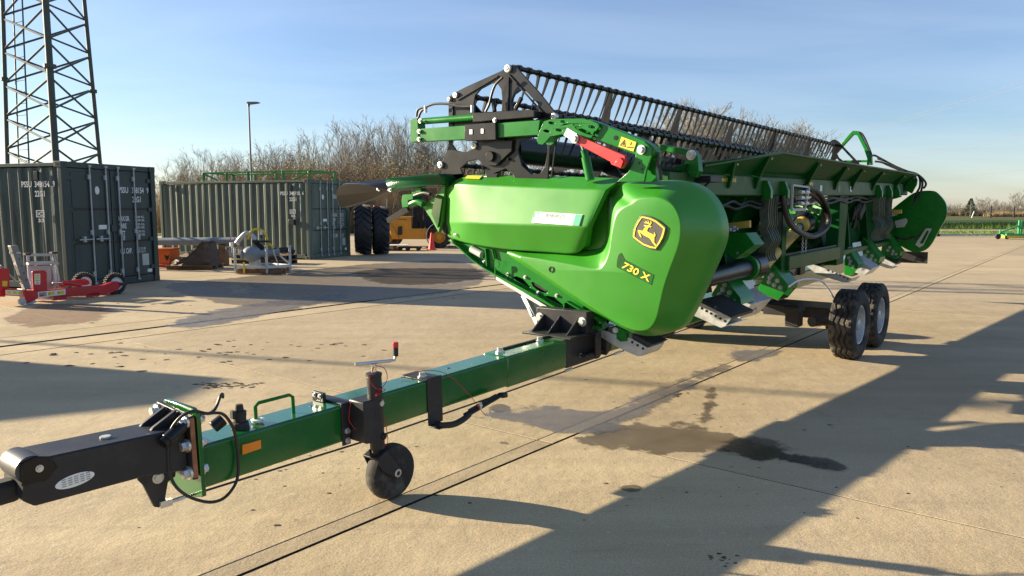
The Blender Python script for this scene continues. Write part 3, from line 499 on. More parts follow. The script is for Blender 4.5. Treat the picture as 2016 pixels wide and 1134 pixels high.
'r_low':[(-0.275,0.303),(0.006,0.259),(0.014,0.142),(-0.288,0.19)],
'r_caster':[(-0.055,0.064),(-0.058,0.006)],
'r_foot':[(-0.019,0.003),(0.128,0.063),(0.199,0.044),(0.078,-0.016)],
'r_wheel':[(1.752,0.167),(1.766,0.395),(1.741,-0.028)],
'r_wheel2':[(1.525,0.168),(1.54,0.404)],
'r_arm2':[(0.985,0.287),(1.458,0.299),(1.522,0.268),(1.544,0.2),(1.49,0.179),(0.991,0.185)],
'r_cyl':[(0.667,0.308),(0.847,0.293),(1.178,0.22)],
'r_ladder':[(0.649,0.833),(1.121,0.795),(1.138,0.26),(0.989,0.669),(1.088,0.264),(0.564,0.607),(0.544,0.31),(0.927,0.278),(0.532,0.659),(1.086,0.624)],
'r_strut':[(-0.281,0.692),(-0.055,0.41)],
'r_feet2':[(0.421,0.076),(0.685,0.073),(0.681,0.012),(0.418,0.028),(1.102,0.062),(1.378,0.072),(1.374,0.002),(1.099,0.024)],
'pu_frame':[(-6.974,0.662),(-7.0,-0.001),(-6.183,0.647),(-6.204,0.044),(-5.756,0.684),(-5.776,0.059),(-6.993,0.184),(-6.199,0.177),(-5.748,0.25)],
'pu_pump':[(-6.877,0.488),(-6.872,0.599),(-6.705,0.518),(-6.453,0.518),(-6.592,0.369),(-6.598,0.206)],
'pu_hose':[(-6.757,0.869),(-6.73,0.973),(-6.675,1.07),(-6.584,1.122),(-6.509,1.129),(-6.406,1.099),(-6.327,1.018),(-6.279,0.914),(-6.272,0.78),(-6.167,0.706),(-6.132,0.631)],
'pu_pipe':[(-7.08,0.76),(-6.97,0.895),(-6.862,0.999),(-6.786,1.029),(-6.698,0.985),(-6.626,0.91),(-6.583,0.85)],
'pu_misc':[(-7.142,0.888),(-7.171,0.74),(-7.271,0.636),(-7.133,0.384),(-6.413,1.014),(-6.409,0.918),(-6.633,0.844),(-6.208,0.725),(-6.75,0.31),(-6.754,0.012)],
'orange':[(-9.798,0.538),(-9.474,0.497),(-9.493,0.12),(-9.781,0.037)],
'cover':[(-9.325,-0.047),(-9.265,0.33),(-9.095,0.413),(-8.672,0.538),(-8.539,0.705),(-8.369,0.788),(-8.213,0.538),(-8.172,0.016),(-8.635,-0.047)],
'greypipe':[(-10.648,0.594),(-9.143,0.663)],
'greenrail':[(-10.639,2.772),(-6.194,2.798),(-10.645,2.632),(-6.198,2.632),(-9.425,2.772),(-8.461,2.772),(-7.158,2.772)],
'sweeper':[(26.135,0.038),(26.246,0.223),(26.359,0.378),(27.198,0.748),(27.371,0.932),(27.42,0.254),(27.583,0.223),(26.63,0.038),(27.743,0.069)],
'g_gloss':[(-0.237,5.872),(0.135,6.055),(0.434,6.119),(0.763,6.024),(1.373,6.775),(2.019,7.535),(2.312,7.733),(1.655,6.775),(0.918,5.671),(0.566,5.332),(0.347,5.406),(0.047,5.644)],
'g_wet':[(0.451,5.283),(0.922,5.699),(1.139,5.589),(1.432,5.671),(1.487,5.432),(1.582,5.235),(1.866,5.211),(1.955,4.964),(1.957,4.71),(1.659,4.809),(1.355,4.933),(0.95,4.986),(0.644,5.052)],
'g_branch':[(1.43,5.63),(1.614,6.151),(1.791,6.717),(1.876,6.755),(1.687,6.151),(1.498,5.589)],
'g_oil':[(1.448,5.019),(1.575,5.211),(1.763,5.119),(1.854,5.074),(1.952,4.911),(2.11,4.759),(2.126,4.643),(1.984,4.615),(1.843,4.759),(1.598,4.829)],
'g_left':[(-4.921,10.553),(-4.86,12.041),(-4.511,12.951),(-3.614,14.341),(-3.147,14.007),(-3.703,12.041),(-4.046,10.94),(-4.39,10.325)],
'g_left2':[(-6.118,15.746),(-6.069,16.499),(-5.579,16.06),(-4.937,14.78),(-5.185,14.341),(-5.646,14.78)],
'g_left3':[(-4.114,19.567),(-2.943,20.738),(-0.807,20.39),(-0.594,18.104),(-1.758,16.276),(-3.064,16.727)],
'g_left4':[(-7.447,16.06),(-6.529,18.104),(-5.206,20.738),(-3.834,22.675),(-1.734,23.554),(-0.655,18.104),(-1.113,15.057),(-2.3,13.534),(-3.585,12.812),(-5.044,12.951)],
'g_rear':[(2.463,8.452),(2.764,8.669),(3.149,8.575),(2.831,8.161),(2.443,7.995)],
'g_spot1':[(-0.183,6.119),(-0.099,6.217),(-0.026,6.151),(-0.055,6.024),(-0.137,5.977)],
'g_spot2':[(-0.119,5.165),(-0.066,5.211),(-0.014,5.165),(-0.057,5.108)],
'g_spot3':[(0.659,4.31),(0.741,4.351),(0.768,4.294),(0.694,4.246)],
'g_red':[(-7.749,11.302),(-8.066,12.812),(-7.441,12.951),(-6.619,12.163),(-6.151,10.94),(-6.445,10.553),(-6.894,10.461)],
}

# ================================================================== setting
TH = R(38.7)
A2 = Vector((math.sin(TH), math.cos(TH), 0)); B2 = Vector((math.cos(TH), -math.sin(TH), 0))
def SQ(s, q, z=0.0): return A2 * s + B2 * q + Vector((0, 0, z))
def concrete_mat():
    m = bpy.data.materials.new('concrete'); m.use_nodes = True; nt = m.node_tree; n = nt.nodes; l = nt.links; p = n['Principled BSDF']
    t = n.new('ShaderNodeTexCoord'); vec = t.outputs['Object']
    def noise(sc, det=6, rough=0.6, v=None):
        q = n.new('ShaderNodeTexNoise'); q.inputs['Scale'].default_value = sc; q.inputs['Detail'].default_value = det; q.inputs['Roughness'].default_value = rough
        l.new(v or vec, q.inputs['Vector']); return q.outputs['Fac']
    def ramp(src, a, b, ca, cb):
        r = n.new('ShaderNodeValToRGB'); r.color_ramp.elements[0].position = a; r.color_ramp.elements[1].position = b
        r.color_ramp.elements[0].color = tuple(ca) + (1,); r.color_ramp.elements[1].color = tuple(cb) + (1,); l.new(src, r.inputs[0]); return r.outputs[0]
    def mix(kind, f, a, b):
        q = n.new('ShaderNodeMixRGB'); q.blend_type = kind
        if isinstance(f, float): q.inputs[0].default_value = f
        else: l.new(f, q.inputs[0])
        for i, c in ((1, a), (2, b)):
            if isinstance(c, tuple): q.inputs[i].default_value = c + (1,)
            else: l.new(c, q.inputs[i])
        return q.outputs[0]
    base = ramp(noise(0.55, 7, 0.62), 0.30, 0.70, (0.390, 0.314, 0.202), (0.490, 0.405, 0.276))
    # faint sweeping / tyre streaks along the bays
    mp1 = n.new('ShaderNodeMapping'); mp1.inputs['Scale'].default_value = (0.25, 2.6, 1); mp1.inputs['Rotation'].default_value = (0, 0, -R(90 - 38.7)); l.new(vec, mp1.inputs[0])
    st = ramp(noise(0.9, 6, 0.65, mp1.outputs[0]), 0.35, 0.75, (1.06, 1.05, 1.03), (0.80, 0.79, 0.78))
    base = mix('MULTIPLY', 0.75, base, st)
    fine = ramp(noise(95, 3, 0.7), 0.33, 0.68, (0.70, 0.69, 0.67), (1.24, 1.23, 1.21))
    base = mix('MULTIPLY', 0.8, base, fine)
    agg = n.new('ShaderNodeTexVoronoi'); agg.inputs['Scale'].default_value = 42; l.new(vec, agg.inputs['Vector'])
    ag = ramp(agg.outputs['Color'], 0.86, 0.95, (0, 0, 0), (0.5, 0.5, 0.5))
    base = mix('MIX', ag, base, (0.50, 0.44, 0.34))
    stn = ramp(noise(2.1, 8, 0.7), 0.60, 0.74, (0, 0, 0), (0.45, 0.45, 0.45))
    base = mix('MIX', stn, base, (0.20, 0.150, 0.098))
    gr = ramp(noise(260, 2, 0.6), 0.30, 0.70, (0.72, 0.71, 0.69), (1.24, 1.23, 1.20))
    base = mix('MULTIPLY', 0.85, base, gr)
    mp2 = n.new('ShaderNodeMapping'); mp2.inputs['Scale'].default_value = (0.5, 3.0, 1); mp2.inputs['Rotation'].default_value = (0, 0, R(12)); l.new(vec, mp2.inputs[0])
    wisp = ramp(noise(1.6, 9, 0.72, mp2.outputs[0]), 0.56, 0.72, (0, 0, 0), (0.40, 0.40, 0.40))
    base = mix('MIX', wisp, base, (0.185, 0.150, 0.108))
    bl_ = ramp(noise(0.9, 8, 0.7), 0.58, 0.70, (0, 0, 0), (0.35, 0.35, 0.35))
    base = mix('MIX', bl_, base, (0.46, 0.40, 0.30))
    sp = ramp(noise(17, 3, 0.5), 0.68, 0.76, (0, 0, 0), (0.6, 0.6, 0.6))
    base = mix('MIX', sp, base, (0.13, 0.095, 0.062))
    oi = n.new('ShaderNodeObjectInfo'); rr = ramp(oi.outputs['Random'], 0, 1, (0.88, 0.88, 0.89), (1.06, 1.055, 1.04))
    base = mix('MULTIPLY', 1.0, base, rr)
    l.new(base, p.inputs['Base Color']); p.inputs['Roughness'].default_value = 0.82; p.inputs['Specular IOR Level'].default_value = 0.3
    b = n.new('ShaderNodeBump'); b.inputs['Strength'].default_value = 0.35; b.inputs['Distance'].default_value = 0.006
    l.new(noise(70, 5, 0.7), b.inputs['Height'])
    b2 = n.new('ShaderNodeBump'); b2.inputs['Strength'].default_value = 0.35; b2.inputs['Distance'].default_value = 0.03
    l.new(noise(4, 4, 0.6), b2.inputs['Height']); l.new(b.outputs[0], b2.inputs['Normal']); l.new(b2.outputs[0], p.inputs['Normal'])
    MATS['concrete'] = m
concrete_mat()
def grass_mat(name, c1, c2, c3):
    m = bpy.data.materials.new(name); m.use_nodes = True; nt = m.node_tree; n = nt.nodes; l = nt.links; p = n['Principled BSDF']
    t = n.new('ShaderNodeTexCoord'); q = n.new('ShaderNodeTexNoise'); q.inputs['Scale'].default_value = 0.35; q.inputs['Detail'].default_value = 9; q.inputs['Roughness'].default_value = 0.7
    l.new(t.outputs['Object'], q.inputs['Vector']); r = n.new('ShaderNodeValToRGB'); e = r.color_ramp.elements
    e[0].position = 0.3; e[0].color = c1 + (1,); e[1].position = 0.7; e[1].color = c3 + (1,); k = e.new(0.5); k.color = c2 + (1,)
    l.new(q.outputs['Fac'], r.inputs[0]); l.new(r.outputs[0], p.inputs['Base Color']); p.inputs['Roughness'].default_value = 0.95; p.inputs['Specular IOR Level'].default_value = 0.1
    MATS[name] = m
grass_mat('grass', (0.085, 0.135, 0.032), (0.115, 0.175, 0.042), (0.165, 0.205, 0.068))
grass_mat('green_band', (0.030, 0.062, 0.020), (0.040, 0.078, 0.024), (0.055, 0.09, 0.03))  # darker green for the band across the far grass
grass_mat('verge', (0.075, 0.07, 0.04), (0.10, 0.105, 0.04), (0.14, 0.12, 0.07))
grass_mat('track_soil', (0.28, 0.23, 0.16), (0.33, 0.27, 0.19), (0.38, 0.31, 0.22))
def sheet(name, pts, z, m):
    o = MB().add([(x, y, z) for x, y in pts], [tuple(range(len(pts)))]).build(name, m, smooth=0); o['kind'] = 'structure'; return o
sheet('ground', [(-900, -200), (1500, -200), (1500, 2000), (-900, 2000)], -0.06, 'grass')
YB = 45.5     # far edge of the yard
yard = sheet('yard', [(-70, -30), (60, -30), (60, YB), (-70, YB)], -0.010, 'asphalt_joint')
def clip(poly, f):
    out = []
    for i in range(len(poly)):
        a, b = poly[i], poly[(i + 1) % len(poly)]; fa, fb = f(a), f(b)
        if fa <= 0: out.append(a)
        if (fa < 0 < fb) or (fb < 0 < fa): t = fa / (fa - fb); out.append(a + (b - a) * t)
    return out
qcuts = [(-59, .03), (-45, .03), (-31, .03), (-24, .03), (-17.3, .03), (-11.05, .026), (-10.36, .120), (-9.76, .028), (-3.13, .010), (-2.99, .022), (4.0, .03), (11, .03), (18, .03), (26, .03), (34, .03)]
for i in range(len(qcuts) - 1):
    (q0, g0), (q1, g1) = qcuts[i], qcuts[i + 1]
    wid = q1 - q0
    off = 4.45 if q0 >= -3.05 else (4.2 if q0 >= -10 else 2.6 + (i * 1.7) % 5)
    step = 9.0 if wid > 2 else 18.0
    k0 = -6 if wid > 2 else -3
    for k in range(k0, 8):
        s0 = off + k * step; s1 = s0 + step
        gs = 0.013
        loop = [SQ(s0 + gs / 2, q0 + g0 / 2), SQ(s1 - gs / 2, q0 + g0 / 2), SQ(s1 - gs / 2, q1 - g1 / 2), SQ(s0 + gs / 2, q1 - g1 / 2)]
        for f in (lambda v: v.y - YB, lambda v: -28 - v.y, lambda v: v.x - 58, lambda v: -68 - v.x):
            if loop: loop = clip(loop, f)
        if len(loop) < 3: continue
        b = MB(); n = len(loop)
        ins = []
        cen = sum(loop, Vector()) / n
        for v in loop: d = (cen - v).normalized(); ins.append(v + d * 0.004)
        b.add([(v.x, v.y, -0.020) for v in loop] + [(v.x, v.y, -0.003) for v in loop] + [(v.x, v.y, 0) for v in ins],
              [(j, (j + 1) % n, n + (j + 1) % n, n + j) for j in range(n)] + [(n + j, n + (j + 1) % n, 2 * n + (j + 1) % n, 2 * n + j) for j in range(n)] + [tuple(range(2 * n, 3 * n))])
        o = b.build('slab', 'concrete', yard, smooth=0); o.data.materials.append(MATS['asphalt_joint'])
        for p_ in o.data.polygons:
            if abs(p_.normal.z) < .5: p_.material_index = 1
# kerb, verge, track and fields beyond the yard
k_ = MB().box((-60, YB + 0.03, -0.055), (60, YB + 0.16, 0.04)).build('kerb', 'asphalt_joint', smooth=0); k_['kind'] = 'structure'
km = MB().box((0, 0, -0.05), (0.985, 0.15, 0.11)).mesh('kerb_stone', 0); km.materials.append(MATS['pale'])
for i in range(80): inst(km, 'kerb_stone', k_, (-20 + i, YB + 0.02 + random.uniform(-.004, .004), random.uniform(-.006, .006)))
sheet('track', [(-20, 55.5), (400, 60), (400, 64), (-20, 59.5)], -0.040, 'track_soil')
sheet('field', [(-20, 76), (600, 84), (600, 122), (-20, 108)], -0.042, 'green_band')
sheet('verge', [(-20, 112), (600, 126), (600, 175), (-20, 165)], -0.044, 'verge')
# wet patches: damp film whose edge breaks up into the dry concrete
def wet_mat(name, col, rough, spec, amount):
    m = mat(name, col, rough, var=0.3, scale=4, rvar=0.12); nt = m.node_tree; n = nt.nodes; l = nt.links; p = n['Principled BSDF']
    p.inputs['Specular IOR Level'].default_value = spec
    at_ = n.new('ShaderNodeAttribute'); at_.attribute_name = 'inside'
    tcn = n.new('ShaderNodeTexCoord'); ns = n.new('ShaderNodeTexNoise'); ns.inputs['Scale'].default_value = 3.5; ns.inputs['Detail'].default_value = 9; ns.inputs['Roughness'].default_value = 0.65; l.new(tcn.outputs['Object'], ns.inputs['Vector'])
    sc_ = n.new('ShaderNodeMapRange'); sc_.inputs['From Min'].default_value = 0.25; sc_.inputs['From Max'].default_value = 0.75; sc_.inputs['To Min'].default_value = 0.05; sc_.inputs['To Max'].default_value = 0.95; l.new(ns.outputs['Fac'], sc_.inputs[0])
    ad = n.new('ShaderNodeMath'); ad.operation = 'ADD'; l.new(at_.outputs['Fac'], ad.inputs[0]); l.new(sc_.outputs[0], ad.inputs[1])
    mr = n.new('ShaderNodeMapRange'); mr.inputs['From Min'].default_value = 0.95; mr.inputs['From Max'].default_value = 1.10; mr.inputs['To Max'].default_value = amount; l.new(ad.outputs[0], mr.inputs[0])
    l.new(mr.outputs[0], p.inputs['Alpha'])
wet_mat('wet', (0.130, 0.100, 0.066), 0.45, 0.5, 0.66)
wet_mat('wet_gloss', (0.150, 0.132, 0.112), 0.26, 0.6, 0.58)
wet_mat('wet_faint', (0.120, 0.098, 0.072), 0.42, 0.5, 0.50)
wet_mat('oil', (0.040, 0.037, 0.028), 0.25, 0.6, 0.68)
wet_mat('red_stain', (0.17, 0.075, 0.055), 0.75, 0.3, 0.38)
def patch(name, pts, m, z=0.0025, jag=0.03, n=5, cell=0.05):
    loop = [(v.x, v.y) for v in cspline([(p[0], p[1], 0) for p in pts], n)]; N = len(loop)
    xs = [p[0] for p in loop]; ys = [p[1] for p in loop]
    size = min(max(xs) - min(xs), max(ys) - min(ys)); wd = min(.22, max(.05, size * .22)); cell = max(.03, min(.12, size / 14))
    x0, y0 = min(xs) - wd, min(ys) - wd; nx = int((max(xs) - x0 + wd) / cell) + 1; ny = int((max(ys) - y0 + wd) / cell) + 1
    val = {}; idx = {}; vs_ = []; fs = []
    def sd(x, y):
        best = 1e9; ins = False
        for k in range(N):
            ax_, ay_ = loop[k]; bx_, by_ = loop[(k + 1) % N]; ex, ey = bx_ - ax_, by_ - ay_
            t = max(0, min(1, ((x - ax_) * ex + (y - ay_) * ey) / (ex * ex + ey * ey + 1e-12))); d = (x - ax_ - t * ex) ** 2 + (y - ay_ - t * ey) ** 2
            if d < best: best = d
            if (ay_ > y) != (by_ > y) and x < (bx_ - ax_) * (y - ay_) / (by_ - ay_) + ax_: ins = not ins
        d = math.sqrt(best); return d if ins else -d
    for i in range(nx + 1):
        for j in range(ny + 1):
            val[i, j] = sd(x0 + i * cell, y0 + j * cell)
    def vid(i, j):
        if (i, j) not in idx: idx[i, j] = len(vs_); vs_.append((x0 + i * cell, y0 + j * cell, z))
        return idx[i, j]
    for i in range(nx):
        for j in range(ny):
            c4 = ((i, j), (i + 1, j), (i + 1, j + 1), (i, j + 1))
            if max(val[c] for c in c4) > -wd * .5: fs.append(tuple(vid(*c) for c in c4))
    o = MB().add(vs_, fs).build(name, m, smooth=0); o['kind'] = 'structure'
    a = o.data.attributes.new('inside', 'FLOAT', 'POINT')
    for (i, j), k in idx.items(): a.data[k].value = max(0.0, min(1.0, .5 + .5 * val[i, j] / wd))
    return o
for nm_, m_, j_ in (('g_gloss', 'wet_gloss', .02), ('g_wet', 'wet', .035), ('g_branch', 'wet', .03), ('g_oil', 'oil', .03), ('g_left', 'wet_gloss', .04), ('g_left2', 'wet_gloss', .05), ('g_rear', 'wet_gloss', .03), ('g_spot1', 'wet', .01), ('g_spot2', 'wet', .01), ('g_spot3', 'wet', .02), ('g_red', 'red_stain', .06), ('g_left3', 'wet', .05), ('g_left4', 'wet_faint', .05)):
    patch('puddle' if 'gloss' in m_ else 'damp_patch', TRC[nm_], m_, {'wet_gloss': .0045, 'oil': .0065}.get(m_, .0025), j_)

# ================================================================== combine header
HL = SQ(5, -3.35)
header = empty('combine_header', 'green combine harvester header with black pick-up reel riding on a road trailer', 'header', HL, 51.3, 0.014)
H = header
def part(b, name, m, par=None, bevel=0, smooth=35, label=None, kind=None):
    o = b.build(name, m, par or H, smooth=smooth, bevel=bevel, kind=kind)
    if label: o['label'] = label
    return o
XN = (-1, 0, 0)
# --- end shield: face, rounded skirt
def end_shield():
    F = cspline(TRC['shield_face'], 5); S = cspline(TRC['shield_rim'], 5); n = len(F); PRF = [(0, 0), (.035, .004), (.08, .022), (.13, .06), (.19, .115), (.34, .255), (.52, .43), (.70, .60), (.84, .74), (.93, .85), (.98, .93), (1, 1)]; K = len(PRF) - 1
    b = MB(); vs_ = []
    cen = sum(F, Vector()) / n
    for k in range(K + 1):
        fl, fx = PRF[k]
        for f, s_ in zip(F, S):
            vs_.append((f.x + (s_.x - f.x) * fx, f.y + (s_.y - f.y) * fl, f.z + (s_.z - f.z) * fl))
    for s_ in S: vs_.append((s_.x + 0.10, s_.y, s_.z))
    fs = []
    for k in range(K + 1):
        for i in range(n): j = (i + 1) % n; fs.append((k * n + i, k * n + j, (k + 1) * n + j, (k + 1) * n + i))
    tri = geometry.tessellate_polygon([[Vector((v.y, v.z, 0)) for v in F]])
    fs += [tuple(t) for t in tri]
    b.add(vs_, fs)
    b.plate(TRC['recess'], 'x', .175, .19)
    return part(b, 'end_shield', 'green_plastic', smooth=50)
shield = end_shield()
for (y_, z_, x_) in ((-1.235, 1.33, .30), (-1.19, 1.13, .30), (-1.08, .92, .29), (-.97, .78, .24)):
    part(MB().lathe((x_, y_ + .012, z_), (-.15, -1, 0), [(0, .012), (.006, .012), (.008, .006), (.008, 0)], 12), 'fastener', 'charcoal', shield)
b = MB(); c = TRC['shield_hole'][0]
b.lathe((-.004, c[0], c[1]), XN, [(0, .022), (.002, .026), (.003, .020), (-.01, .018), (-.02, .001)], 16)
part(b, 'plug_hole', 'black_matt', shield)
# badge with leaping deer
def inset_ring(outer, inner, d0, d1):
    return MB().plate(outer, 'x', d0, d1, [inner])
b = MB().plate(TRC['badge'], 'x', -.012, .004); bd = part(b, 'badge', 'badge_dark', shield, bevel=.003)
part(inset_ring(TRC['badge_in'], TRC['badge_in2'], -.0155, -.010), 'badge_border', 'badge_yellow', bd, smooth=0)
part(MB().plate(TRC['deer'], 'x', -.0155, -.010), 'deer_emblem', 'badge_yellow', bd, smooth=0)
q = TRC['plate730']; pl = part(MB().plate(q, 'x', -.003, .006), 'model_plate', 'green_beam', shield, smooth=0)
part(MB().plate(TRC['pocket730'], 'x', -.0025, .006), 'plate_pocket', 'green_dusty', shield, smooth=0)
bl, tl, tr, br = q
def pq(u, v): return lerp(lerp(bl, br, u), lerp(tl, tr, u), v)
for nm_, off, m_, bo in (('model_number_outline', -.0045, 'letter_black', .055), ('model_number', -.006, 'badge_yellow', .022)):
    e = 0.012 if bo > .03 else 0
    qq = [pq(.06 - e, .16 - e * 3), pq(.93 + e, .16 - e * 3), pq(.93 + e, .84 + e * 3), pq(.06 - e, .84 + e * 3)]
    text(nm_, '730 X', X(off, qq), m_, pl, bold=bo)
# --- side cover (front bulk of the end panel)
def side_cover():
    rows = [[Vector(p) for p in spline(TRC['cover_row%d' % i], 5)] for i in (0, 1, 3, 5, 6)]
    fine = []
    for i in range(4):
        for t in (0, .05, .35, .65, .95):
            fine.append([a.lerp(b_, t) for a, b_ in zip(rows[i], rows[i + 1])])
    fine.append(rows[4])
    fine.insert(0, [v + Vector((.14, 0, -.02)) for v in rows[0]])
    fine.append([v + Vector((.12, 0, .01)) for v in rows[4]])
    n = len(fine[0]); vs_ = [v for r in fine for v in r]; fs = []
    for i in range(len(fine) - 1):
        for j in range(n - 1): fs.append((i * n + j, i * n + j + 1, (i + 1) * n + j + 1, (i + 1) * n + j))
    b = MB(); b.add(vs_, fs)
    # right hand return flange
    base = len(b.v)
    right = [r[-1] for r in fine]; back = [v + Vector((.06, -.004, 0)) for v in right]
    b.add(right + back, [(i, i + 1, len(right) + i + 1, len(right) + i) for i in range(len(right) - 1)])
    left = [r[0] for r in fine]; back = [v + Vector((.14, -.01, 0)) for v in left]
    b.add(left + back, [(i, i + 1, len(left) + i + 1, len(left) + i) for i in range(len(left) - 1)])
    return part(b, 'side_cover', 'green_plastic', smooth=60)
cover = side_cover()
L = [Vector(p) for p in TRC['label_white']]   # bl tl tr br
L = [v + Vector((-.003, 0, 0)) for v in L]
lab = quad('dealer_label', [L[0], L[3], L[2], L[1]], 'white', cover, nrm=XN)
def lq(u0, u1, v0, v1, off=-.0035):
    f = lambda u, v: (L[0].lerp(L[3], u)).lerp(L[1].lerp(L[2], u), v) + Vector((off, 0, 0))
    return [f(u0, v0), f(u1, v0), f(u1, v1), f(u0, v1)]
quad('label_end', lq(.86, .995, .02, .98, -.0022), 'teal', lab, nrm=XN)
quad('label_end', lq(.005, .10, .45, .98, -.0022), 'teal', lab, nrm=XN)
text('label_letter', 'B', lq(.87, .94, .50, .95), 'white', lab, .04); text('label_letter', 'B', lq(.865, .925, .06, .48), 'white', lab, .04)
text('label_letter', 'B', lq(.04, .10, .50, .94, -.0038), 'white', lab, .04)
text('label_lettering', 'BENBURGESS', lq(.26, .66, .58, .90), 'letter_grey', lab, .02)
text('label_lettering', 'Coates', lq(.38, .53, .40, .56), 'letter_grey', lab)
text('label_lettering', '01775 462000', lq(.33, .58, .16, .34), 'letter_grey', lab)
w = [Vector(p) + Vector((-.012, 0, .006)) for p in TRC['warn_top']]; quad('warning_label', [w[0], w[3], w[2], w[1]], 'yellow', cover, nrm=(-1, 0, 1))
for p in TRC['cover_bolts']:
    b = MB().lathe((.10, p[0], p[1]), XN, [(0, .016), (.012, .015), (.013, .009), (.002, .008), (.002, 0.0)], 14); part(b, 'cover_bolt', 'zinc', cover)
# --- lower side frame with flange
b = MB().plate(TRC['side_frame'], 'x', .165, .185, [TRC['frame_hole%d' % i] for i in range(3)]); sf = part(b, 'side_frame', 'green', bevel=.002)
b = MB().plate(TRC['side_frame'], 'x', .235, .242); part(b, 'inner_frame', 'charcoal', sf)
for p in TRC['frame_bolts']: part(MB().bolt((.165, p[0], p[1]), XN, .011, .02), 'bolt', 'zinc', sf)
def ribbon(pts2, x0, x1, th):
    b = MB(); n = len(pts2); vs_ = []
    for i, p in enumerate(pts2):
        a = Vector(pts2[max(0, i - 1)]); c_ = Vector(pts2[min(n - 1, i + 1)]); d = (c_ - a).normalized(); nn = Vector((-d.y, d.x))
        for x, s_ in ((x0, -1), (x1, -1), (x1, 1), (x0, 1)): vs_.append((x, p[0] + nn.x * th / 2 * s_, p[1] + nn.y * th / 2 * s_))
    fs = [(0, 1, 2, 3), tuple(4 * (n - 1) + k for k in (3, 2, 1, 0))]
    for i in range(n - 1):
        for k in range(4): k2 = (k + 1) % 4; fs.append((4 * i + k, 4 * i + k2, 4 * i + 4 + k2, 4 * i + 4 + k))
    return b.add(vs_, fs)
part(ribbon(TRC['flange'], .10, .30, .009), 'lower_flange', 'green', sf)
part(ribbon(TRC['flange2'], .06, .30, .010), 'lower_flange', 'green', sf)
g = TRC['galv_rail']; part(MB().bar((.24, g[0][0], g[0][1] - .01), (.24, g[2][0], g[2][1] - .01), .05, .035), 'underside_rail', 'galv', sf, bevel=.003)
b = MB().plate(TRC['channel'], 'x', .11, .118); ch_ = part(b, 'channel_bracket', 'green', sf)
n_ = TRC['channel'] + [TRC['channel'][0]]
part(ribbon(n_, .06, .115, .010), 'channel_rim', 'green', ch_)
for p in TRC['channel_bolts']: part(MB().bolt((.109, p[0], p[1]), XN, .010, .018), 'bolt', 'zinc', ch_)
b = MB().plate(TRC['skid_near'], 'x', .14, .15); sk = part(b, 'skid_shoe', 'galv', bevel=.002)
part(MB().plate(TRC['skid_top'], 'x', .15, .40), 'skid_box', 'charcoal', sk)
for p in TRC['skid_holes']: part(MB().disc((.139, p[0], p[1]), XN, .011, .004, 12), 'hole', 'black', sk)
s0 = TRC['skid_near']; low = [s0[i] for i in (11, 10, 9, 8, 7, 6, 5, 4)]
part(ribbon(low, .145, .42, .008), 'skid_sole', 'galv', sk)
part(MB().plate(TRC['hinge_lug'], 'x', .12, .17), 'hinge_lug', 'green', sf, bevel=.003)
part(MB().bolt((.12, -.205 - .11, .69), XN, .016, .02), 'bolt', 'zinc', sf)
part(MB().plate(TRC['eye_tab'], 'x', .10, .108), 'eye_tab', 'green', sf)
c0, c1 = TRC['white_can']; part(MB().tube((.15, c0[0], c0[1]), (.15, c1[0], c1[1]), .035, n=16), 'sensor_can', 'pale', sf, bevel=.004)
v_ = TRC['latch_lever']; part(MB().bar((.15, *v_[0]), (.15, *v_[1]), .03, .012).bar((.15, *v_[2]), (.15, *v_[3]), .02, .01), 'latch_lever', 'green', sf)
# --- front nose and crop divider
part(MB().plate(TRC['nose_green'], 'x', .12, .16), 'nose_plate', 'green_plastic', bevel=.004)
part(MB().plate(TRC['nose_grey'], 'x', .095, .118), 'nose_cover', 'green_dusty', bevel=.003)
part(MB().plate(TRC['dark_tri'], 'x', .165, .20), 'nose_web', 'green')
part(MB().plate(TRC['nose_black'], 'x', .17, .24), 'nose_seal', 'black_matt')
def blade(poly, x0, x1, n=4, pinch=.93, shear=.3):
    """pillow shaped body from an outline: full at mid thickness, smaller at both faces"""
    lp = cspline([(0, p[0], p[1]) for p in poly], 3); N = len(lp); cen = sum(lp, Vector()) / N
    b = MB(); vs_ = []; K = 8; zt_ = max(v.z for v in lp)
    for k in range(K + 1):
        a = math.pi * k / K; sc = pinch + (1 - pinch) * math.sin(a); x = x0 + (x1 - x0) * (1 - math.cos(a)) / 2
        for v in lp: d = cen + (v - cen) * sc; vs_.append((x + shear * (zt_ - d.z) * (1 - k / K), d.y, d.z))
    fs = [(k * N + i, k * N + (i + 1) % N, (k + 1) * N + (i + 1) % N, (k + 1) * N + i) for k in range(K) for i in range(N)]
    tri = geometry.tessellate_polygon([[Vector((v.y, v.z, 0)) for v in lp]])
    fs += [tuple(t) for t in tri] + [tuple(K * N + i for i in t) for t in tri]
    return b.add(vs_, fs)
def torpedo():
    top, cre, bot = TRC['torp_top'], TRC['torp_crease'], TRC['torp_bottom']
    b = MB()
    face = cre + bot
    def add(poly):
        tri = geometry.tessellate_polygon([[Vector((p[1], p[2], 0)) for p in poly]]); b.add(poly, [tuple(t) for t in tri])
    add(face); add(top + cre[::-1])
    rim = [cre[0]] + top[0:] + [cre[-1]] + bot
    back = [(x + .10, y, z) for x, y, z in rim]; n = len(rim)
    b.add(rim + back, [(i, (i + 1) % n, n + (i + 1) % n, n + i) for i in range(n)])
    add(back); return b
tp = part(torpedo(), 'divider_torpedo', 'divider_grey', smooth=30, label='dark grey plastic divider point')
for p in TRC['torpedo_bolts']: part(MB().bolt((.035, p[0], p[1]), XN, .012, .03), 'bolt', 'zinc', tp)
part(blade(TRC['divider_bar'], -.01, .24, pinch=.94, shear=.3), 'divider_bar', 'green_shaded', smooth=40)
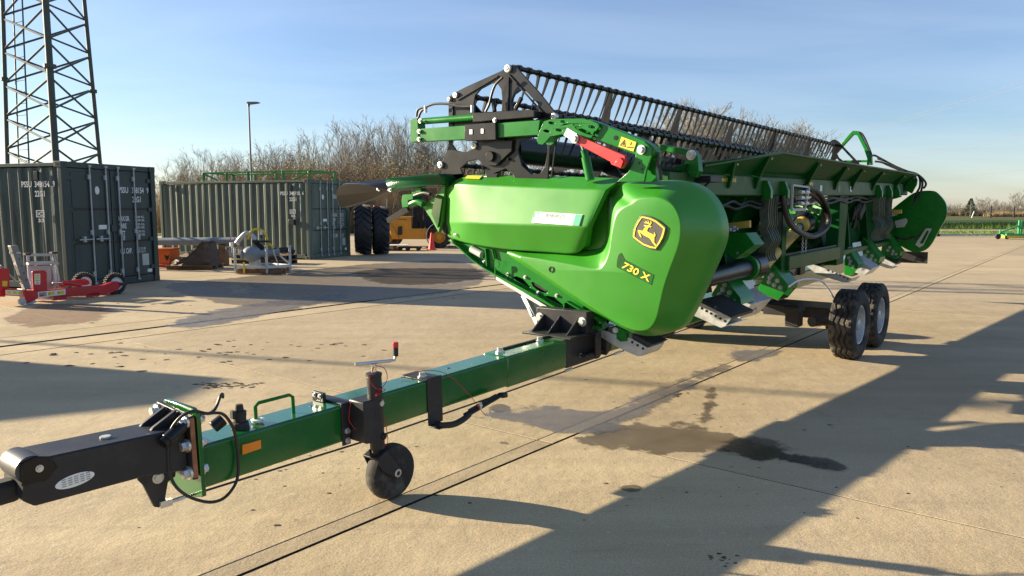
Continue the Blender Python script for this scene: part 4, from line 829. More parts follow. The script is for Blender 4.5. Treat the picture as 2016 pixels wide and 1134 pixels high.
part(MB().plate(TRC['knife_box'], 'x', .05, .17), 'divider_clamp', 'green', bevel=.004)
d_ = TRC['divider_lugs']; part(MB().bar((.1, *d_[0]), (.1, *d_[1]), .05).bar((.1, *d_[2]), (.1, *d_[3]), .07), 'divider_post', 'green')
part(MB().path(spline(X(.08, TRC['knife_tube']), 5), .03, 10), 'clamp_tube', 'green')
part(MB().path(spline(X(.06, TRC['grey_pipe']), 5), .018, 10), 'spring_pipe', 'charcoal')
r_ = TRC['black_rod']; part(MB().bar((.1, *r_[0]), (.1, *r_[1]), .03, .05), 'divider_prop', 'reel_black')

# --- reel
CY, CZ, RR = .94, 2.24, .65
X0, X1 = .20, 8.95
def rc(x): t = (x - X0) / (X1 - X0); return (CY - .30 * t, CZ - .245 * t)
angs = [104.5, 44.5, -15.5, -75.5, -135.5, 164.5]
def bp(x, a, r=RR): c_ = rc(x); return (x, c_[0] + r * math.cos(R(a)), c_[1] + r * math.sin(R(a)))
rp_ = part(MB().plate(TRC['reel_plate'], 'x', .155, .172, [TRC['reel_hole%d' % i] for i in range(6)]), 'reel_end_plate', 'reel_black', bevel=.004)
for i, (p, rr_) in enumerate(zip(TRC['reel_pivots'], (.035, .028, .032, .03, .032, .012, .012, .012, .02))):
    b = MB().lathe((.155, p[0], p[1]), XN, [(-.01, rr_), (.02, rr_), (.024, rr_ * .8), (.024, rr_ * .55), (.012, rr_ * .5), (.012, rr_ * .25), (.03, rr_ * .22), (.03, 0)], 18)
    part(b, 'pivot_cap', 'zinc' if rr_ > .015 else 'reel_black', rp_)
part(MB().plate(TRC['reel_disc'], 'x', .125, .150), 'hub_plate', 'reel_black', rp_, bevel=.003)
h_ = TRC['reel_hub'][0]; part(MB().disc((.12, h_[0], h_[1]), XN, .045, .05, 20), 'hub', 'reel_black', rp_, bevel=.004)
# spokes give the end frame its thickness
for a in angs:
    p = bp(.24, a); part(MB().bar((.26, rc(.24)[0], rc(.24)[1]), p, .018, .07), 'spoke', 'reel_black', rp_)
# folded ribs on the end plate
for (a_, b_) in (((.78, 2.80), (.40, 2.43)), ((.90, 2.80), (1.38, 2.64)), ((1.44, 2.60), (1.46, 2.25)), ((.78, 2.78), (.80, 2.35)), ((.26, 2.36), (.33, 1.92))):
    part(MB().bar((.15, *a_), (.15, *b_), .014, .012), 'pressed_rib', 'reel_black', rp_)
drum = part(MB().tube((.3, rc(.3)[0] - .05, rc(.3)[1] - .06), (8.8, rc(8.8)[0] - .05, rc(8.8)[1] - .06), .125, n=28), 'reel_tube', 'black_gloss')
tb = MB()
prof = [(0, .011, .017), (-.05, .008, .014), (-.12, .0068, .011), (-.20, .0055, .008), (-.27, .0045, .006), (-.30, .003, .004)]
vs_ = []
for i, (z, wx, wy) in enumerate(prof):
    cy = .32 * -z + .25 * z * z
    for sx, sy in ((-1, -1), (1, -1), (1, 1), (-1, 1)): vs_.append((sx * wx, cy + sy * wy, z))
fs = [(0, 1, 2, 3), tuple(4 * 5 + k for k in (3, 2, 1, 0))] + [(4 * i + k, 4 * i + (k + 1) % 4, 4 * i + 4 + (k + 1) % 4, 4 * i + 4 + k) for i in range(5) for k in range(4)]
tb.add(vs_, fs); tb.tube((-.022, 0, 0), (.022, 0, 0), .031, n=10)
tine_me = tb.mesh('tine', 50); tine_me.materials.append(MATS['reel_black'])
NT = 62
rest = MB()
for k, a in enumerate(angs):
    p0, p1 = Vector(bp(X0, a)), Vector(bp(X1, a))
    bar_ = part(MB().tube(p0, p1, .022, n=12), 'reel_bar', 'reel_black')
    for i in range(NT):
        t = (i + .6) / NT; p = p0.lerp(p1, t)
        if k in (0, 1, 2, 5):
            inst(tine_me, 'tine', bar_, p, (random.gauss(0, .05), random.gauss(0, .03), random.uniform(-.05, .05)))
        else:
            rest.add([(v[0] + p.x, v[1] + p.y, v[2] + p.z) for v in tb.v], tb.f)
    if k == 0: top_bar = bar_
part(rest, 'tine_rows', 'reel_black', kind='stuff')
for x in (1.75, 3.2, 4.65, 6.1, 7.55):
    c_ = rc(x)
    for a in angs:
        p = bp(x, a, RR - .01); d = Vector((0, math.cos(R(a)), math.sin(R(a)))); tq = Vector((0, -d.z, d.y)); cc = Vector((x, c_[0], c_[1]))
        poly = [cc + d * .12 + tq * .10, cc + d * .30 + tq * .055, Vector(p) + tq * .018, Vector(p) - tq * .018, cc + d * .30 - tq * .055, cc + d * .12 - tq * .10]
        part(MB().plate([(v.y, v.z) for v in poly], 'x', x - .008, x + .008), 'reel_spider_arm', 'reel_black')
for p in (0, 2, 4):
    v_ = TRC['reel_levers']; part(MB().bar((.10, *v_[p]), (.10, *v_[p + 1]), .03, .03), 'control_link', 'reel_black', bevel=.006)
for nm_ in ('cable_a', 'cable_b', 'cable_c'): part(MB().path(spline(X(.08, TRC[nm_]), 6), .011, 8), 'hydraulic_hose', 'hose')
v_ = TRC['cable_b']
for p in (v_[2], v_[-1]): part(MB().tube((.08, p[0], p[1] - .05), (.08, p[0], p[1] + .01), .014, n=8), 'hose_fitting', 'zinc')
# --- near reel arm
part(MB().plate(TRC['arm_endplate'], 'x', .03, .13), 'arm_end_plate', 'green', bevel=.003)
beam_ = part(MB().plate(TRC['arm_beam'], 'x', .04, .12), 'reel_arm', 'green', bevel=.006)
v_ = TRC['arm_cyl']; part(MB().tube((.08, *v_[0]), (.08, *v_[1]), .030, n=18), 'slide_cylinder', 'green')
part(MB().plate(TRC['arm_block'], 'x', .01, .15), 'slide_block', 'reel_black', bevel=.005)
part(MB().plate(TRC['arm_rail'], 'x', .03, .13), 'slide_rail', 'reel_black', bevel=.006)
v_ = TRC['arm_blocksq']
for i in (0, 4): part(MB().plate(v_[i:i + 4], 'x', .004, .012), 'wear_pad', 'white')
for p in TRC['arm_bolts']: part(MB().bolt((.03 if p is not TRC['arm_bolts'][3] else .03, *p), XN, .014, .018), 'bolt', 'zinc')
slots = []
for p in TRC['arm_slots']: slots.append([(p[0] + .032 * math.cos(t) * (1 if True else 1), p[1] + .011 * math.sin(t) + .006 * math.cos(t)) for t in [i * math.pi / 6 for i in range(12)]])
s0, s1 = TRC['arm_slotlong']; cx_, cz_ = (s0[0] + s1[0]) / 2, (s0[1] + s1[1]) / 2
slots.append([(cx_ + .085 * math.cos(t), cz_ + .013 * math.sin(t) + .035 * math.cos(t)) for t in [i * math.pi / 7 for i in range(14)]])
ab = part(MB().plate(TRC['arm_bracket'], 'x', .012, .028, slots), 'arm_bracket', 'green', bevel=.003)
part(MB().plate(TRC['arm_bracket'], 'x', .128, .142), 'arm_bracket', 'green', bevel=.003)
part(MB().plate(TRC['arm_boom'], 'x', .04, .12), 'arm_boom', 'green', bevel=.006)
part(MB().plate(TRC['arm_foot'], 'x', .03, .05), 'pivot_plate', 'green', bevel=.004)
part(MB().plate(TRC['arm_foot'], 'x', .14, .16), 'pivot_plate', 'green', bevel=.004)
part(MB().plate(TRC['arm_web'], 'x', .12, .17), 'pivot_web', 'green')
for p in TRC['arm_holes']: part(MB().disc((.039 if p is TRC['arm_holes'][0] else .029, *p), XN, .018 if p is TRC['arm_holes'][0] else .008, .004, 14), 'hole', 'black')
for p in TRC['arm_pin']: part(MB().bolt((.02 if p is TRC['arm_pin'][0] else -.025, *p), XN, .024, .03), 'pivot_pin', 'zinc')
lk = part(MB().plate(TRC['lock_bar'], 'x', -.02, .012), 'lock_bar', 'red', bevel=.004, label='red transport safety lock bar')
part(MB().plate(TRC['lock_tip'], 'x', -.035, -.021), 'lock_hook', 'red', lk, bevel=.003)
v_ = TRC['lift_cyl']; b = MB().tube((.09, *v_[1]), (.09, *v_[2]), .026, n=16).tube((.09, *v_[2]), (.09, *v_[3]), .036, n=16)
part(b, 'lift_cylinder', 'green'); part(MB().tube((.09, *v_[0]), (.09, *v_[1]), .014, n=12), 'cylinder_rod', 'chrome')
q = TRC['sticker_white']; quad('paper_label', X(.008, [q[0], q[3], q[2], q[1]]), 'white', ab, nrm=XN)
q = TRC['sticker_warn']; qs = X(.036, [q[0], q[3], q[2], q[1]]); wl_ = quad('warning_label', qs, 'yellow', beam_, nrm=XN)
def warn_marks(par, c4, off):
    f = lambda u, v: (Vector(c4[0]).lerp(Vector(c4[1]), u)).lerp(Vector(c4[3]).lerp(Vector(c4[2]), u), v) + Vector(off)
    b = MB(); o_ = [f(.06, .15), f(.46, .15), f(.26, .88), f(.14, .22), f(.38, .22), f(.26, .68)]
    b.add(o_, [(0, 1, 4, 3), (1, 2, 5, 4), (2, 0, 3, 5)]); b.add([f(.22, .27), f(.30, .27), f(.29, .55), f(.23, .55)], [(0, 1, 2, 3)])
    b.add([f(.55, .15), f(.95, .35), f(.93, .45), f(.55, .27)], [(0, 1, 2, 3)]); b.add([f(.68, .5), f(.74, .5), f(.74, .85), f(.68, .85)], [(0, 1, 2, 3)])
    return b.build('pictogram', 'letter_black', par, smooth=0)
warn_marks(wl_, qs, (-.003, 0, 0))
part(MB().path(spline(X(.10, TRC['arm_hose']), 6), .014, 8), 'hydraulic_hose', 'hose')
part(MB().plate(TRC['rear_bracket'], 'x', .72, .80), 'rear_bracket', 'green', bevel=.005)
part(MB().bolt((.72, *TRC['rear_bracket_pin'][0]), XN, .028, .03), 'pivot_pin', 'zinc')

# --- far end
part(MB().plate([(v.x, v.y) for v in cspline([(p[0], p[1], 0) for p in TRC['far_shield']], 4)], 'x', 9.15, 9.22), 'far_shield', 'green', bevel=.01)
part(MB().plate(TRC['far_arch'], 'x', 8.97, 9.05), 'far_reel_arm', 'green', bevel=.008)
part(MB().plate(TRC['far_arch_lower'], 'x', 8.98, 9.04), 'far_arm_tie', 'green', bevel=.005)
part(MB().plate(TRC['far_star'], 'x', 8.84, 8.86, [TRC['far_star_hole']]), 'reel_end_plate', 'black')
part(MB().plate(TRC['far_bracket'], 'x', 9.02, 9.08), 'far_bracket', 'green', bevel=.004)
for i in range(4): part(MB().path(spline(X(8.95 + .02 * i, TRC['far_hose%d' % i]), 5), .017, 8), 'hydraulic_hose', 'hose')
part(MB().plate(TRC['far_bracket_grey'], 'x', 9.10, 9.125, [TRC['far_slot']]), 'slotted_bracket', 'pale', bevel=.003)
part(MB().plate(TRC['far_hook'], 'x', 8.98, 9.03), 'hook_bracket', 'pale', bevel=.003)
part(MB().path(spline(X(9.05, TRC['far_strap']), 5), .018, 8), 'strap', 'hose')

# --- back of the header
def yz_prism(poly, x0, x1): return MB().plate(poly, 'x', x0, x1)
part(yz_prism([(-.62, 1.75), (-.62, 1.94), (-.44, 1.94), (-.44, 1.75)], .40, 9.12), 'back_beam', 'green_dusty', bevel=.012)
# deflector sheet: rises from the beam, leaning back over it
sv = TRC['sheet']
b = MB(); o_ = [(sv[0][0] - .5, -.60, 1.95), (sv[1][0] - .45, -.62, 1.99), (2.45, -.78, 2.16), (9.0, -.78, 2.085), (9.1, -.60, 1.93)]
b.add(o_ + [(x, y + .012, z + .004) for x, y, z in o_], [(0, 1, 2, 3, 4), (9, 8, 7, 6, 5), (0, 5, 6, 1), (1, 6, 7, 2), (2, 7, 8, 3), (3, 8, 9, 4)])
part(b, 'deflector_sheet', 'green_rear_shade', smooth=0)
part(MB().bar((1.0, -.63, 2.0), (2.45, -.785, 2.165), .03, .02).bar((2.45, -.785, 2.165), (9.0, -.785, 2.09), .03, .02), 'sheet_edge', 'green_dusty', bevel=.004)
for x in (1.55, 2.2, 3.74, 4.85, 5.62, 6.7, 8.1, 8.8):
    zt = 2.05 if x < 2 else (2.12 - (x - 2.45) * .011)
    yt = -.68 if x < 2 else -.755
    part(MB().plate([(-.60, 1.80), (-.64, 1.83), (-.66, 1.90), (yt - .01, zt), (yt + .03, zt + .01), (-.605, 1.95)], 'x', x - .02, x + .02), 'gusset', 'green_rear_shade', bevel=.002)
    part(MB().bolt((x + .05, yt - .004, zt - .02), (0, -1, -.3), .008, .010), 'bolt', 'zinc')
part(MB().plate([(-.47, .95), (-.36, 1.05), (-.27, 1.30), (-.30, 1.55), (-.44, 1.75), (-.42, 1.76), (-.28, 1.55), (-.25, 1.30), (-.34, 1.04), (-.45, .93)], 'x', .35, 3.25), 'back_sheet', 'green_rear_shade')
part(MB().plate([(-.47, .95), (-.36, 1.05), (-.27, 1.30), (-.30, 1.55), (-.44, 1.75), (-.42, 1.76), (-.28, 1.55), (-.25, 1.30), (-.34, 1.04), (-.45, .93)], 'x', 5.45, 9.12), 'back_sheet', 'green_rear_shade')
# trough floor, cutterbar table
part(MB().plate([(-.50, 1.0), (-.50, .94), (-.28, .91), (.35, 1.0), (1.30, 1.36), (1.48, 1.44), (1.46, 1.47), (1.28, 1.40), (.33, 1.04), (-.28, .95), (-.44, 1.0)], 'x', .26, 9.12), 'table_floor', 'green_dusty')
part(MB().tube((.35, .14, 1.30), (9.1, .14, 1.30), .21, n=32), 'auger_tube', 'green', bevel=0)
# auger flighting, opposite hands either side of the middle
for (xa, xb, hand) in ((.4, 3.6, 1), (9.0, 5.6, 1)):
    fl = MB(); N = 90; vs_ = []
    for i in range(N + 1):
        t = i / N; ang = t * 5.5 * 2 * math.pi * hand
        x = xa + (xb - xa) * t
        for r_ in (.20, .33): vs_.append((x, .14 + r_ * math.cos(ang), 1.30 + r_ * math.sin(ang)))
    fl.add(vs_, [(2 * i, 2 * i + 2, 2 * i + 3, 2 * i + 1) for i in range(N)])
    part(fl, 'auger_flighting', 'green')
# cutterbar fingers along the front
cb = MB().box((.3, 1.40, 1.40), (9.1, 1.50, 1.45))
for i in range(116):
    x = .36 + i * .0755; cb.add([(x - .012, 1.49, 1.415), (x + .012, 1.49, 1.415), (x + .012, 1.49, 1.44), (x - .012, 1.49, 1.44), (x, 1.60, 1.46)], [(0, 1, 4), (1, 2, 4), (2, 3, 4), (3, 0, 4), (3, 2, 1, 0)])
part(cb, 'cutterbar', 'charcoal', kind='stuff')
# maker's name, warning labels on the beam
text('maker_name', 'JOHN DEERE', [(1.28, -.6235, 1.865), (1.73, -.6235, 1.865), (1.73, -.6235, 1.909), (1.28, -.6235, 1.909)], 'badge_yellow', H, .01)
wq = [(3.80, -.6235, 1.78), (3.98, -.6235, 1.78), (3.98, -.6235, 1.90), (3.80, -.6235, 1.90)]; w_ = quad('warning_label', wq, 'yellow', H, nrm=(0, -1, 0)); warn_marks(w_, wq, (0, -.003, 0))
for x in (4.25, 5.55): quad('data_label', [(x, -.6235, 1.80), (x + .09, -.6235, 1.80), (x + .09, -.6235, 1.87), (x, -.6235, 1.87)], 'white', H, nrm=(0, -1, 0))
part(MB().disc((5.05, -.62, 1.835), (0, 1, 0), .05, .006, 20), 'beam_hole', 'black')
part(MB().box((.86, -.76, 1.86), (1.08, -.62, 1.915)).bar((.96, -.70, 1.86), (.78, -.66, 1.74), .02), 'work_light', 'charcoal', bevel=.006)
# hook lugs on the beam and shim stacks hanging from them
for x in (2.45, 2.95, 7.0, 7.62, 8.15):
    part(MB().plate([(-.62, 1.70), (-.70, 1.72), (-.70, 1.80), (-.66, 1.90), (-.62, 1.90)], 'x', x - .03, x + .03), 'beam_lug', 'green', bevel=.004)
def shim(x, z0, z1, seed, w):
    random.seed(seed); pts = []
    N = 12
    for i in range(N + 1):
        t = i / N; z = z1 + (z0 - z1) * t
        y = -.60 + .012 * math.sin(t * 7) + (.030 * math.sin(t * 16) if t > .45 else 0)
        xx = x + (.020 * math.sin((t - .4) * 14) if t > .4 else 0)
        pts.append((xx, y, z))
    b = MB(); vs_ = []
    for p in pts:
        for dx_, dy_ in ((-.006, -.045), (.006, -.045), (.006, .045), (-.006, .045)): vs_.append((p[0] + dx_, p[1] + dy_, p[2]))
    b.add(vs_, [(0, 1, 2, 3), tuple(4 * N + k for k in (3, 2, 1, 0))] + [(4 * i + k, 4 * i + (k + 1) % 4, 4 * i + 4 + (k + 1) % 4, 4 * i + 4 + k) for i in range(N) for k in range(4)])
    return part(b, 'spring_strip', 'shim')
for x in (2.56, 2.62, 2.68, 2.75, 2.81): shim(x, 1.08, 1.75, 3, .02)
for x in (7.14, 7.24, 7.34, 7.44, 7.76, 7.86, 7.95): shim(x, 1.08, 1.73, 4, .02)
# feeder opening frame
part(MB().box((3.20, -.56, .80), (3.34, -.40, 1.76)), 'opening_post', 'green_rear_shade', bevel=.006)
part(MB().plate([(p[0], p[1]) for p in [(5.35, 1.76), (5.75, 1.76), (5.70, 1.35), (5.62, .84), (5.30, .84), (5.36, 1.35)]], 'y', -.56, -.40), 'opening_post', 'green_rear_shade', bevel=.006)
part(MB().box((3.34, -.60, .93), (5.32, -.46, 1.09)), 'opening_sill', 'green_dusty', bevel=.012)
part(MB().bar((3.36, -.54, 1.10), (5.30, -.54, 1.10), .02, .02), 'sill_strip', 'charcoal')
# drive shaft with yellow guard, hose loops, coupler frame
v_ = TRC['pto']
pt = part(MB().tube((v_[0][0] - .35, -.52, v_[0][1] - .12), (v_[2][0] + .15, -.46, v_[2][1] + .05), .066, n=20), 'drive_shaft_guard', 'yellow_dull')
e0 = Vector((v_[2][0] + .15, -.46, v_[2][1] + .05)); e1 = Vector((v_[4][0] + .05, -.44, v_[4][1] + .02)); dd = (e1 - e0).normalized()
part(MB().tube(e0, e0 + dd * .12, .06, .035, n=20).tube(e0 + dd * .10, e0 + dd * .24, .03, n=16), 'shaft_yoke', 'pump_grey', pt)
part(MB().lathe(e0 + dd * .16, dd, [(0, .05), (.02, .085), (.10, .10), (.12, .105), (.13, .09), (.06, .05)], 24), 'shaft_bell', 'yellow_dull', pt)
part(MB().lathe(e0 + dd * .25, dd, [(0, .11), (.10, .13), (.11, .11), (.04, .09)], 24), 'bell_housing', 'black', pt)
part(MB().path([Vector(p) for p in spline(Y(-.64, TRC['hose_loop']), 5)], .030, 10), 'hose_bundle', 'hose')
part(MB().path([Vector(p) for p in spline(Y(-.68, TRC['hose_loop2']), 5)], .026, 10), 'hose_bundle', 'hose')
vf = MB().bar((3.05, -.70, 1.60), (3.45, -.70, 1.60), .025).bar((3.45, -.70, 1.58), (3.58, -.70, 1.84), .03).bar((3.05, -.70, 1.86), (3.58, -.70, 1.84), .02).bar((3.05, -.70, 1.60), (3.05, -.70, 1.86), .02)
cf = part(vf, 'coupler_frame', 'pale')
for i in range(3):
    for x in (3.18, 3.34): part(MB().tube((x, -.74, 1.67 + i * .06), (x + .10, -.74, 1.665 + i * .06), .020, n=10).tube((x + .1, -.74, 1.665 + i * .06), (x + .15, -.74, 1.66 + i * .06), .012, n=8), 'hose_coupler', 'zinc', cf)
for x0_, z0_ in ((3.28, 1.12), (3.40, 1.14)):
    ch = MB()
    for i in range(9):
        z = 1.30 - i * .024; ax = (1, 0, 0) if i % 2 else (0, 1, 0)
        lp = [(x0_ + .55 + (.010 * math.cos(t) if i % 2 else 0), -.58 + (0 if i % 2 else .010 * math.cos(t)), z + .017 * math.sin(t)) for t in [k * math.pi / 4 for k in range(8)]]
        ch.path(lp, .003, 4, True)
    part(ch, 'chain', 'zinc')
for k_, (xa, xb, zz) in enumerate(((1.3, 3.2, 1.70), (1.1, 3.25, 1.66), (3.5, 6.4, 1.72), (3.5, 7.0, 1.69), (3.45, 8.8, 1.735))):
    pts = [(xa + (xb - xa) * t / 8, -.57 - .015 * math.sin(t * 1.3 + k_), zz - .035 * math.sin(math.pi * ((t * .5) % 1.0)) - .02 * (t == 0) * 2) for t in range(9)]
    part(MB().path(spline(pts, 4), .013, 6), 'hydraulic_hose', 'hose')
for x_, z_ in ((6.05, 1.42), (6.18, 1.46), (6.31, 1.50), (6.12, 1.30)):
    part(MB().tube((x_, -.54, z_), (x_ + .02, -.56, z_ + .12), .024, n=10).tube((x_ + .02, -.56, z_ + .12), (x_ + .03, -.57, z_ + .17), .014, n=8), 'hose_coupler', 'black')
for x_ in (.75, 1.35, 2.05, 5.95, 6.75, 8.3):
    part(MB().plate([(-.46, 1.74), (-.60, 1.74), (-.40, 1.40), (-.27, 1.30), (-.29, 1.52)], 'x', x_ - .008, x_ + .008), 'trough_rib', 'green_rear_shade')
for x_ in (1.62, 1.78, 8.18, 8.34): part(MB().box((x_ - .03, -.60, 1.42), (x_ + .03, -.52, 1.47)).tube((x_, -.60, 1.445), (x_, -.63, 1.445), .014, n=8), 'guard_clip', 'steel_bar')
part(MB().box((2.95, -.55, 1.30), (3.30, -.47, 1.58)), 'gear_case', 'black_matt', bevel=.015)
# left bay: yellow bar, sloping box, drive tube, brackets, skids
q = TRC['yellow_bar']; part(MB().plate(q, 'x', 1.88, 1.92), 'yellow_guard', 'yellow_dull', bevel=.003)
part(MB().plate(TRC['box_top'], 'x', 1.70, 1.95), 'cover_box', 'green', bevel=.006)
t0, t1 = TRC['black_tube'][0], TRC['black_tube2'][0]
part(MB().tube((.40, -.60, 1.02), (2.35, -.54, 1.04), .085, n=28), 'drive_tube', 'black_gloss')
part(MB().tube((2.30, -.54, 1.04), (2.55, -.535, 1.042), .13, n=28), 'tube_flange', 'black', bevel=.008)
part(MB().tube((2.22, -.542, 1.04), (2.29, -.54, 1.04), .125, n=28), 'tube_collar', 'green', bevel=.005)
for i, (nm_, th) in enumerate((('brk1', .02), ('brk2', .02), ('brk3', .025), ('brk4', .025), ('brk5', .025))):
    poly = TRC[nm_]; x = (1.84, 3.1, 6.2, 7.2, 8.5)[i]
    o = part(MB().plate(poly, 'x', x, x + th), 'lift_bracket', 'green', bevel=.003)
    part(MB().plate(poly, 'x', x + .30, x + .30 + th), 'bracket_cheek', 'green_rear_shade', o, bevel=.003)
    part(ribbon([poly[0], poly[1], poly[2]], x - .005, x + .32, .014), 'bracket_flange', 'green', o, bevel=.002)
    part(ribbon([poly[3], poly[4]], x + .005, x + .31, .012), 'bracket_sole', 'rust', o)
    for j, p in enumerate(TRC[nm_ + '_bolts']): part(MB().bolt((x, *p), XN, .017 if i < 2 else .016, .022), 'bolt', 'steel_bar', o)
    # strut up to the beam
    part(MB().bar((x + .16, -.40, poly[0][1] - .05), (x + .16, -.33, 1.70), .05, .10), 'back_strut', 'green_rear_shade', o)
part(MB().plate(TRC['hitch_top'], 'x', 2.05, 2.60), 'latch_housing', 'galv', bevel=.004)
part(MB().plate(TRC['hitch2'], 'x', 6.45, 6.9), 'latch_housing', 'galv', bevel=.004)
for nm_, x, w_ in (('skid_a', 1.30, .5), ('skid_b', 5.4, .4), ('skid_c', 8.3, .4)):
    o = part(MB().plate(TRC[nm_], 'x', x, x + .010), 'skid_shoe', 'galv', bevel=.002)
    tp_ = TRC[nm_][1:3]; lo_ = TRC[nm_][3:]
    part(ribbon(tp_, x + .005, x + w_, .03), 'skid_box', 'charcoal', o)
    part(ribbon(lo_, x + .005, x + w_, .008), 'skid_sole', 'galv', o)
    for p in TRC.get(nm_ + '_holes', []): part(MB().disc((x - .001, *p), XN, .011, .004, 10), 'hole', 'black', o)
# dangling tags below the latch
part(MB().bar((2.30, -.62, .70), (2.31, -.64, .60), .03, .006).path([(2.30 + .03 * math.cos(t), -.62, .60 + .03 * math.sin(t)) for t in [i * .63 for i in range(10)]], .004, 5, True), 'tag_ring', 'pale')
part(MB().bar((6.70, -.62, .72), (6.71, -.64, .62), .03, .006), 'tag_ring', 'pale')
q = TRC['yellow_far']; part(MB().plate(q, 'x', 8.28, 8.32), 'yellow_guard', 'yellow_dull', bevel=.003)
part(MB().bar((6.3, -.56, 1.45), (6.55, -.56, 1.60), .05, .12), 'valve_block', 'black_matt', bevel=.01)
part(MB().bar((.4, -.42, .97), (9.1, -.42, .97), .12, .08), 'lower_beam', 'green_rear_shade', bevel=.01)

# ================================================================== trailer
trailer = empty('header_trailer', 'long green drawbar trailer with dark grey coupling head carrying the header', 'trailer', HL, 51.3, 0.028)
Tt = trailer
def tpart(b, name, m, par=None, bevel=0, smooth=35, label=None):
    o = b.build(name, m, par or Tt, smooth=smooth, bevel=bevel)
    if label: o['label'] = label
    return o
def gl(x): return -.028 * x      # ground level in trailer coordinates
ZB, ZT = .437, .647
bar_ = tpart(MB().box((-3.27, -.10, ZB), (9.55, .115, ZT)), 'drawbar', 'green_beam', bevel=.014)
tpart(MB().box((-.985, -.107, ZB - .007), (-.20, .122, ZT + .007)), 'bar_sleeve', 'green_beam', bevel=.012)
for x, y in ((-.90, .03), (-.42, .03)):
    tpart(MB().bolt((x, y, ZT + .007), (0, 0, 1), .022, .035), 'bolt', 'zinc')
tpart(MB().box((-.85, .06, ZT + .005), (-.25, .085, ZT + .02)), 'sleeve_strip', 'charcoal', bevel=.003)
tpart(MB().disc((-1.45, .02, ZT), (0, 0, 1), .012, .004, 12), 'hole', 'black'); tpart(MB().disc((-2.53, .03, ZT), (0, 0, 1), .012, .004, 12), 'hole', 'black')
q = TRC['refl']; quad('side_reflector', Y(-.102, [q[3], q[2], q[1], q[0]]), 'orange', bar_, .008, (0, -1, 0))
q = TRC['refl_far']; quad('side_reflector', Y(-.102, [q[3], q[2], q[1], q[0]]), 'orange', bar_, .008, (0, -1, 0))
# flange and coupling head
fp = [(-.165, .43), (-.165, .825), (-.13, .845), (.13, .845), (.18, .80), (.18, .43), (.02, .40), (-.05, .40)]
tpart(MB().plate(fp, 'x', -3.292, -3.272), 'flange_plate', 'green_beam', bevel=.003, label='green flange plate with rusty edge')
tpart(MB().plate([(-.160, .52), (-.160, .818), (.14, .84), (.14, .52)], 'x', -3.325, -3.302), 'head_flange', 'charcoal', bevel=.003)
tpart(MB().box((-3.324, -.1625, .53), (-3.303, -.1603, .81)), 'rusty_edge', 'rust_top')
for y, z in ((-.13, .79), (-.13, .68), (-.13, .55), (.13, .80), (.13, .68), (.13, .55)):
    tpart(MB().bolt((-3.325, y, z), (-1, 0, 0), .022, .035), 'flange_bolt', 'zinc'); tpart(MB().bolt((-3.272, y, z), (1, 0, 0), .02, .03), 'flange_bolt', 'zinc')
for z, w_ in ((.79, .12), (.64, .10)):
    pass
for y in (-.05, .05): tpart(MB().plate([(-3.325, .76), (-3.46, .76), (-3.44, .78), (-3.33, .835)], 'y', y - .01, y + .01), 'head_rib', 'charcoal', bevel=.002)
hb = [(-3.99, .64), (-3.97, .785), (-3.90, .79), (-3.325, .762), (-3.325, .560), (-3.53, .59), (-3.95, .605)]
head = tpart(MB().plate(hb, 'y', -.12, .10), 'coupling_head', 'charcoal', bevel=.014)
tpart(MB().lathe((-3.95, -.045, .755), (0, 1, 0), [(-.07, 0), (-.07, .055), (.10, .055), (.10, 0)], 24), 'head_roller', 'steel_dark', head)
tpart(MB().plate([(-3.99, .70), (-3.985, .79), (-3.93, .805), (-3.88, .79), (-3.86, .74), (-3.90, .70)], 'y', -.128, -.119), 'head_cheek', 'black', head, bevel=.006)
tpart(MB().bolt((-3.925, -.128, .755), (0, -1, 0), .010, .012), 'bolt', 'zinc', head)
tpart(MB().bar((-4.75, 0, .66), (-3.97, 0, .66), .09, .09), 'coupling_neck', 'black_matt', head, bevel=.02)
tpart(MB().lathe((-4.80, 0, .66), (0, 0, 1), [(-.03, .045), (-.03, .09), (.03, .09), (.03, .045)], 24, True), 'towing_eye', 'charcoal', head, bevel=.006)
tpart(MB().disc((-3.63, -.02, .779), (0, 0, 1), .022, .012, 14), 'grease_cap', 'pale', head)
dp = [(-3.80 + .075 * math.cos(t) * (1), .665 + .026 * math.sin(t) + .004 * math.cos(t)) for t in [i * math.pi / 10 for i in range(20)]]
dpl = tpart(MB().plate(dp, 'y', -.123, -.119), 'data_plate', 'white', head, smooth=0)
for i in range(4):
    for j in range(5):
        x = -3.85 + j * .023; z = .650 + i * .009 + j * .001
        text_ok = False
        quad('plate_print', [(x, -.1242, z), (x + .016, -.1242, z + .0005), (x + .016, -.1242, z + .004), (x, -.1242, z + .0035)], 'letter_grey', dpl, .0003, (0, -1, 0))
lv = tpart(MB().plate([(-3.53, .60), (-3.36, .585), (-3.37, .535), (-3.405, .52), (-3.43, .425), (-3.455, .415), (-3.475, .425), (-3.515, .54), (-3.535, .57)], 'y', -.085, -.065), 'brake_lever', 'charcoal', bevel=.004)
tpart(MB().bolt((-3.45, -.085, .555), (0, -1, 0), .018, .012), 'bolt', 'zinc', lv)
rd = [(-3.455, -.09, .430), (-3.40, -.09, .428), (-3.34, -.09, .427)]
tpart(MB().bar(rd[0], rd[1], .022, .03).tube(rd[1], rd[2], .010, n=8), 'rod_clevis', 'zinc', lv)
tpart(MB().path([(-3.34, -.09, .427), (-2.3, -.085, .395), (-1.0, -.08, .392), (.5, -.08, .40), (2.4, -.08, .40), (3.6, -.08, .36)], .0055, 6), 'brake_cable', 'charcoal')
for x in (-.20, .55): tpart(MB().tube((x - .05, -.08, .397), (x + .05, -.08, .40), .012, n=8), 'cable_turnbuckle', 'zinc')
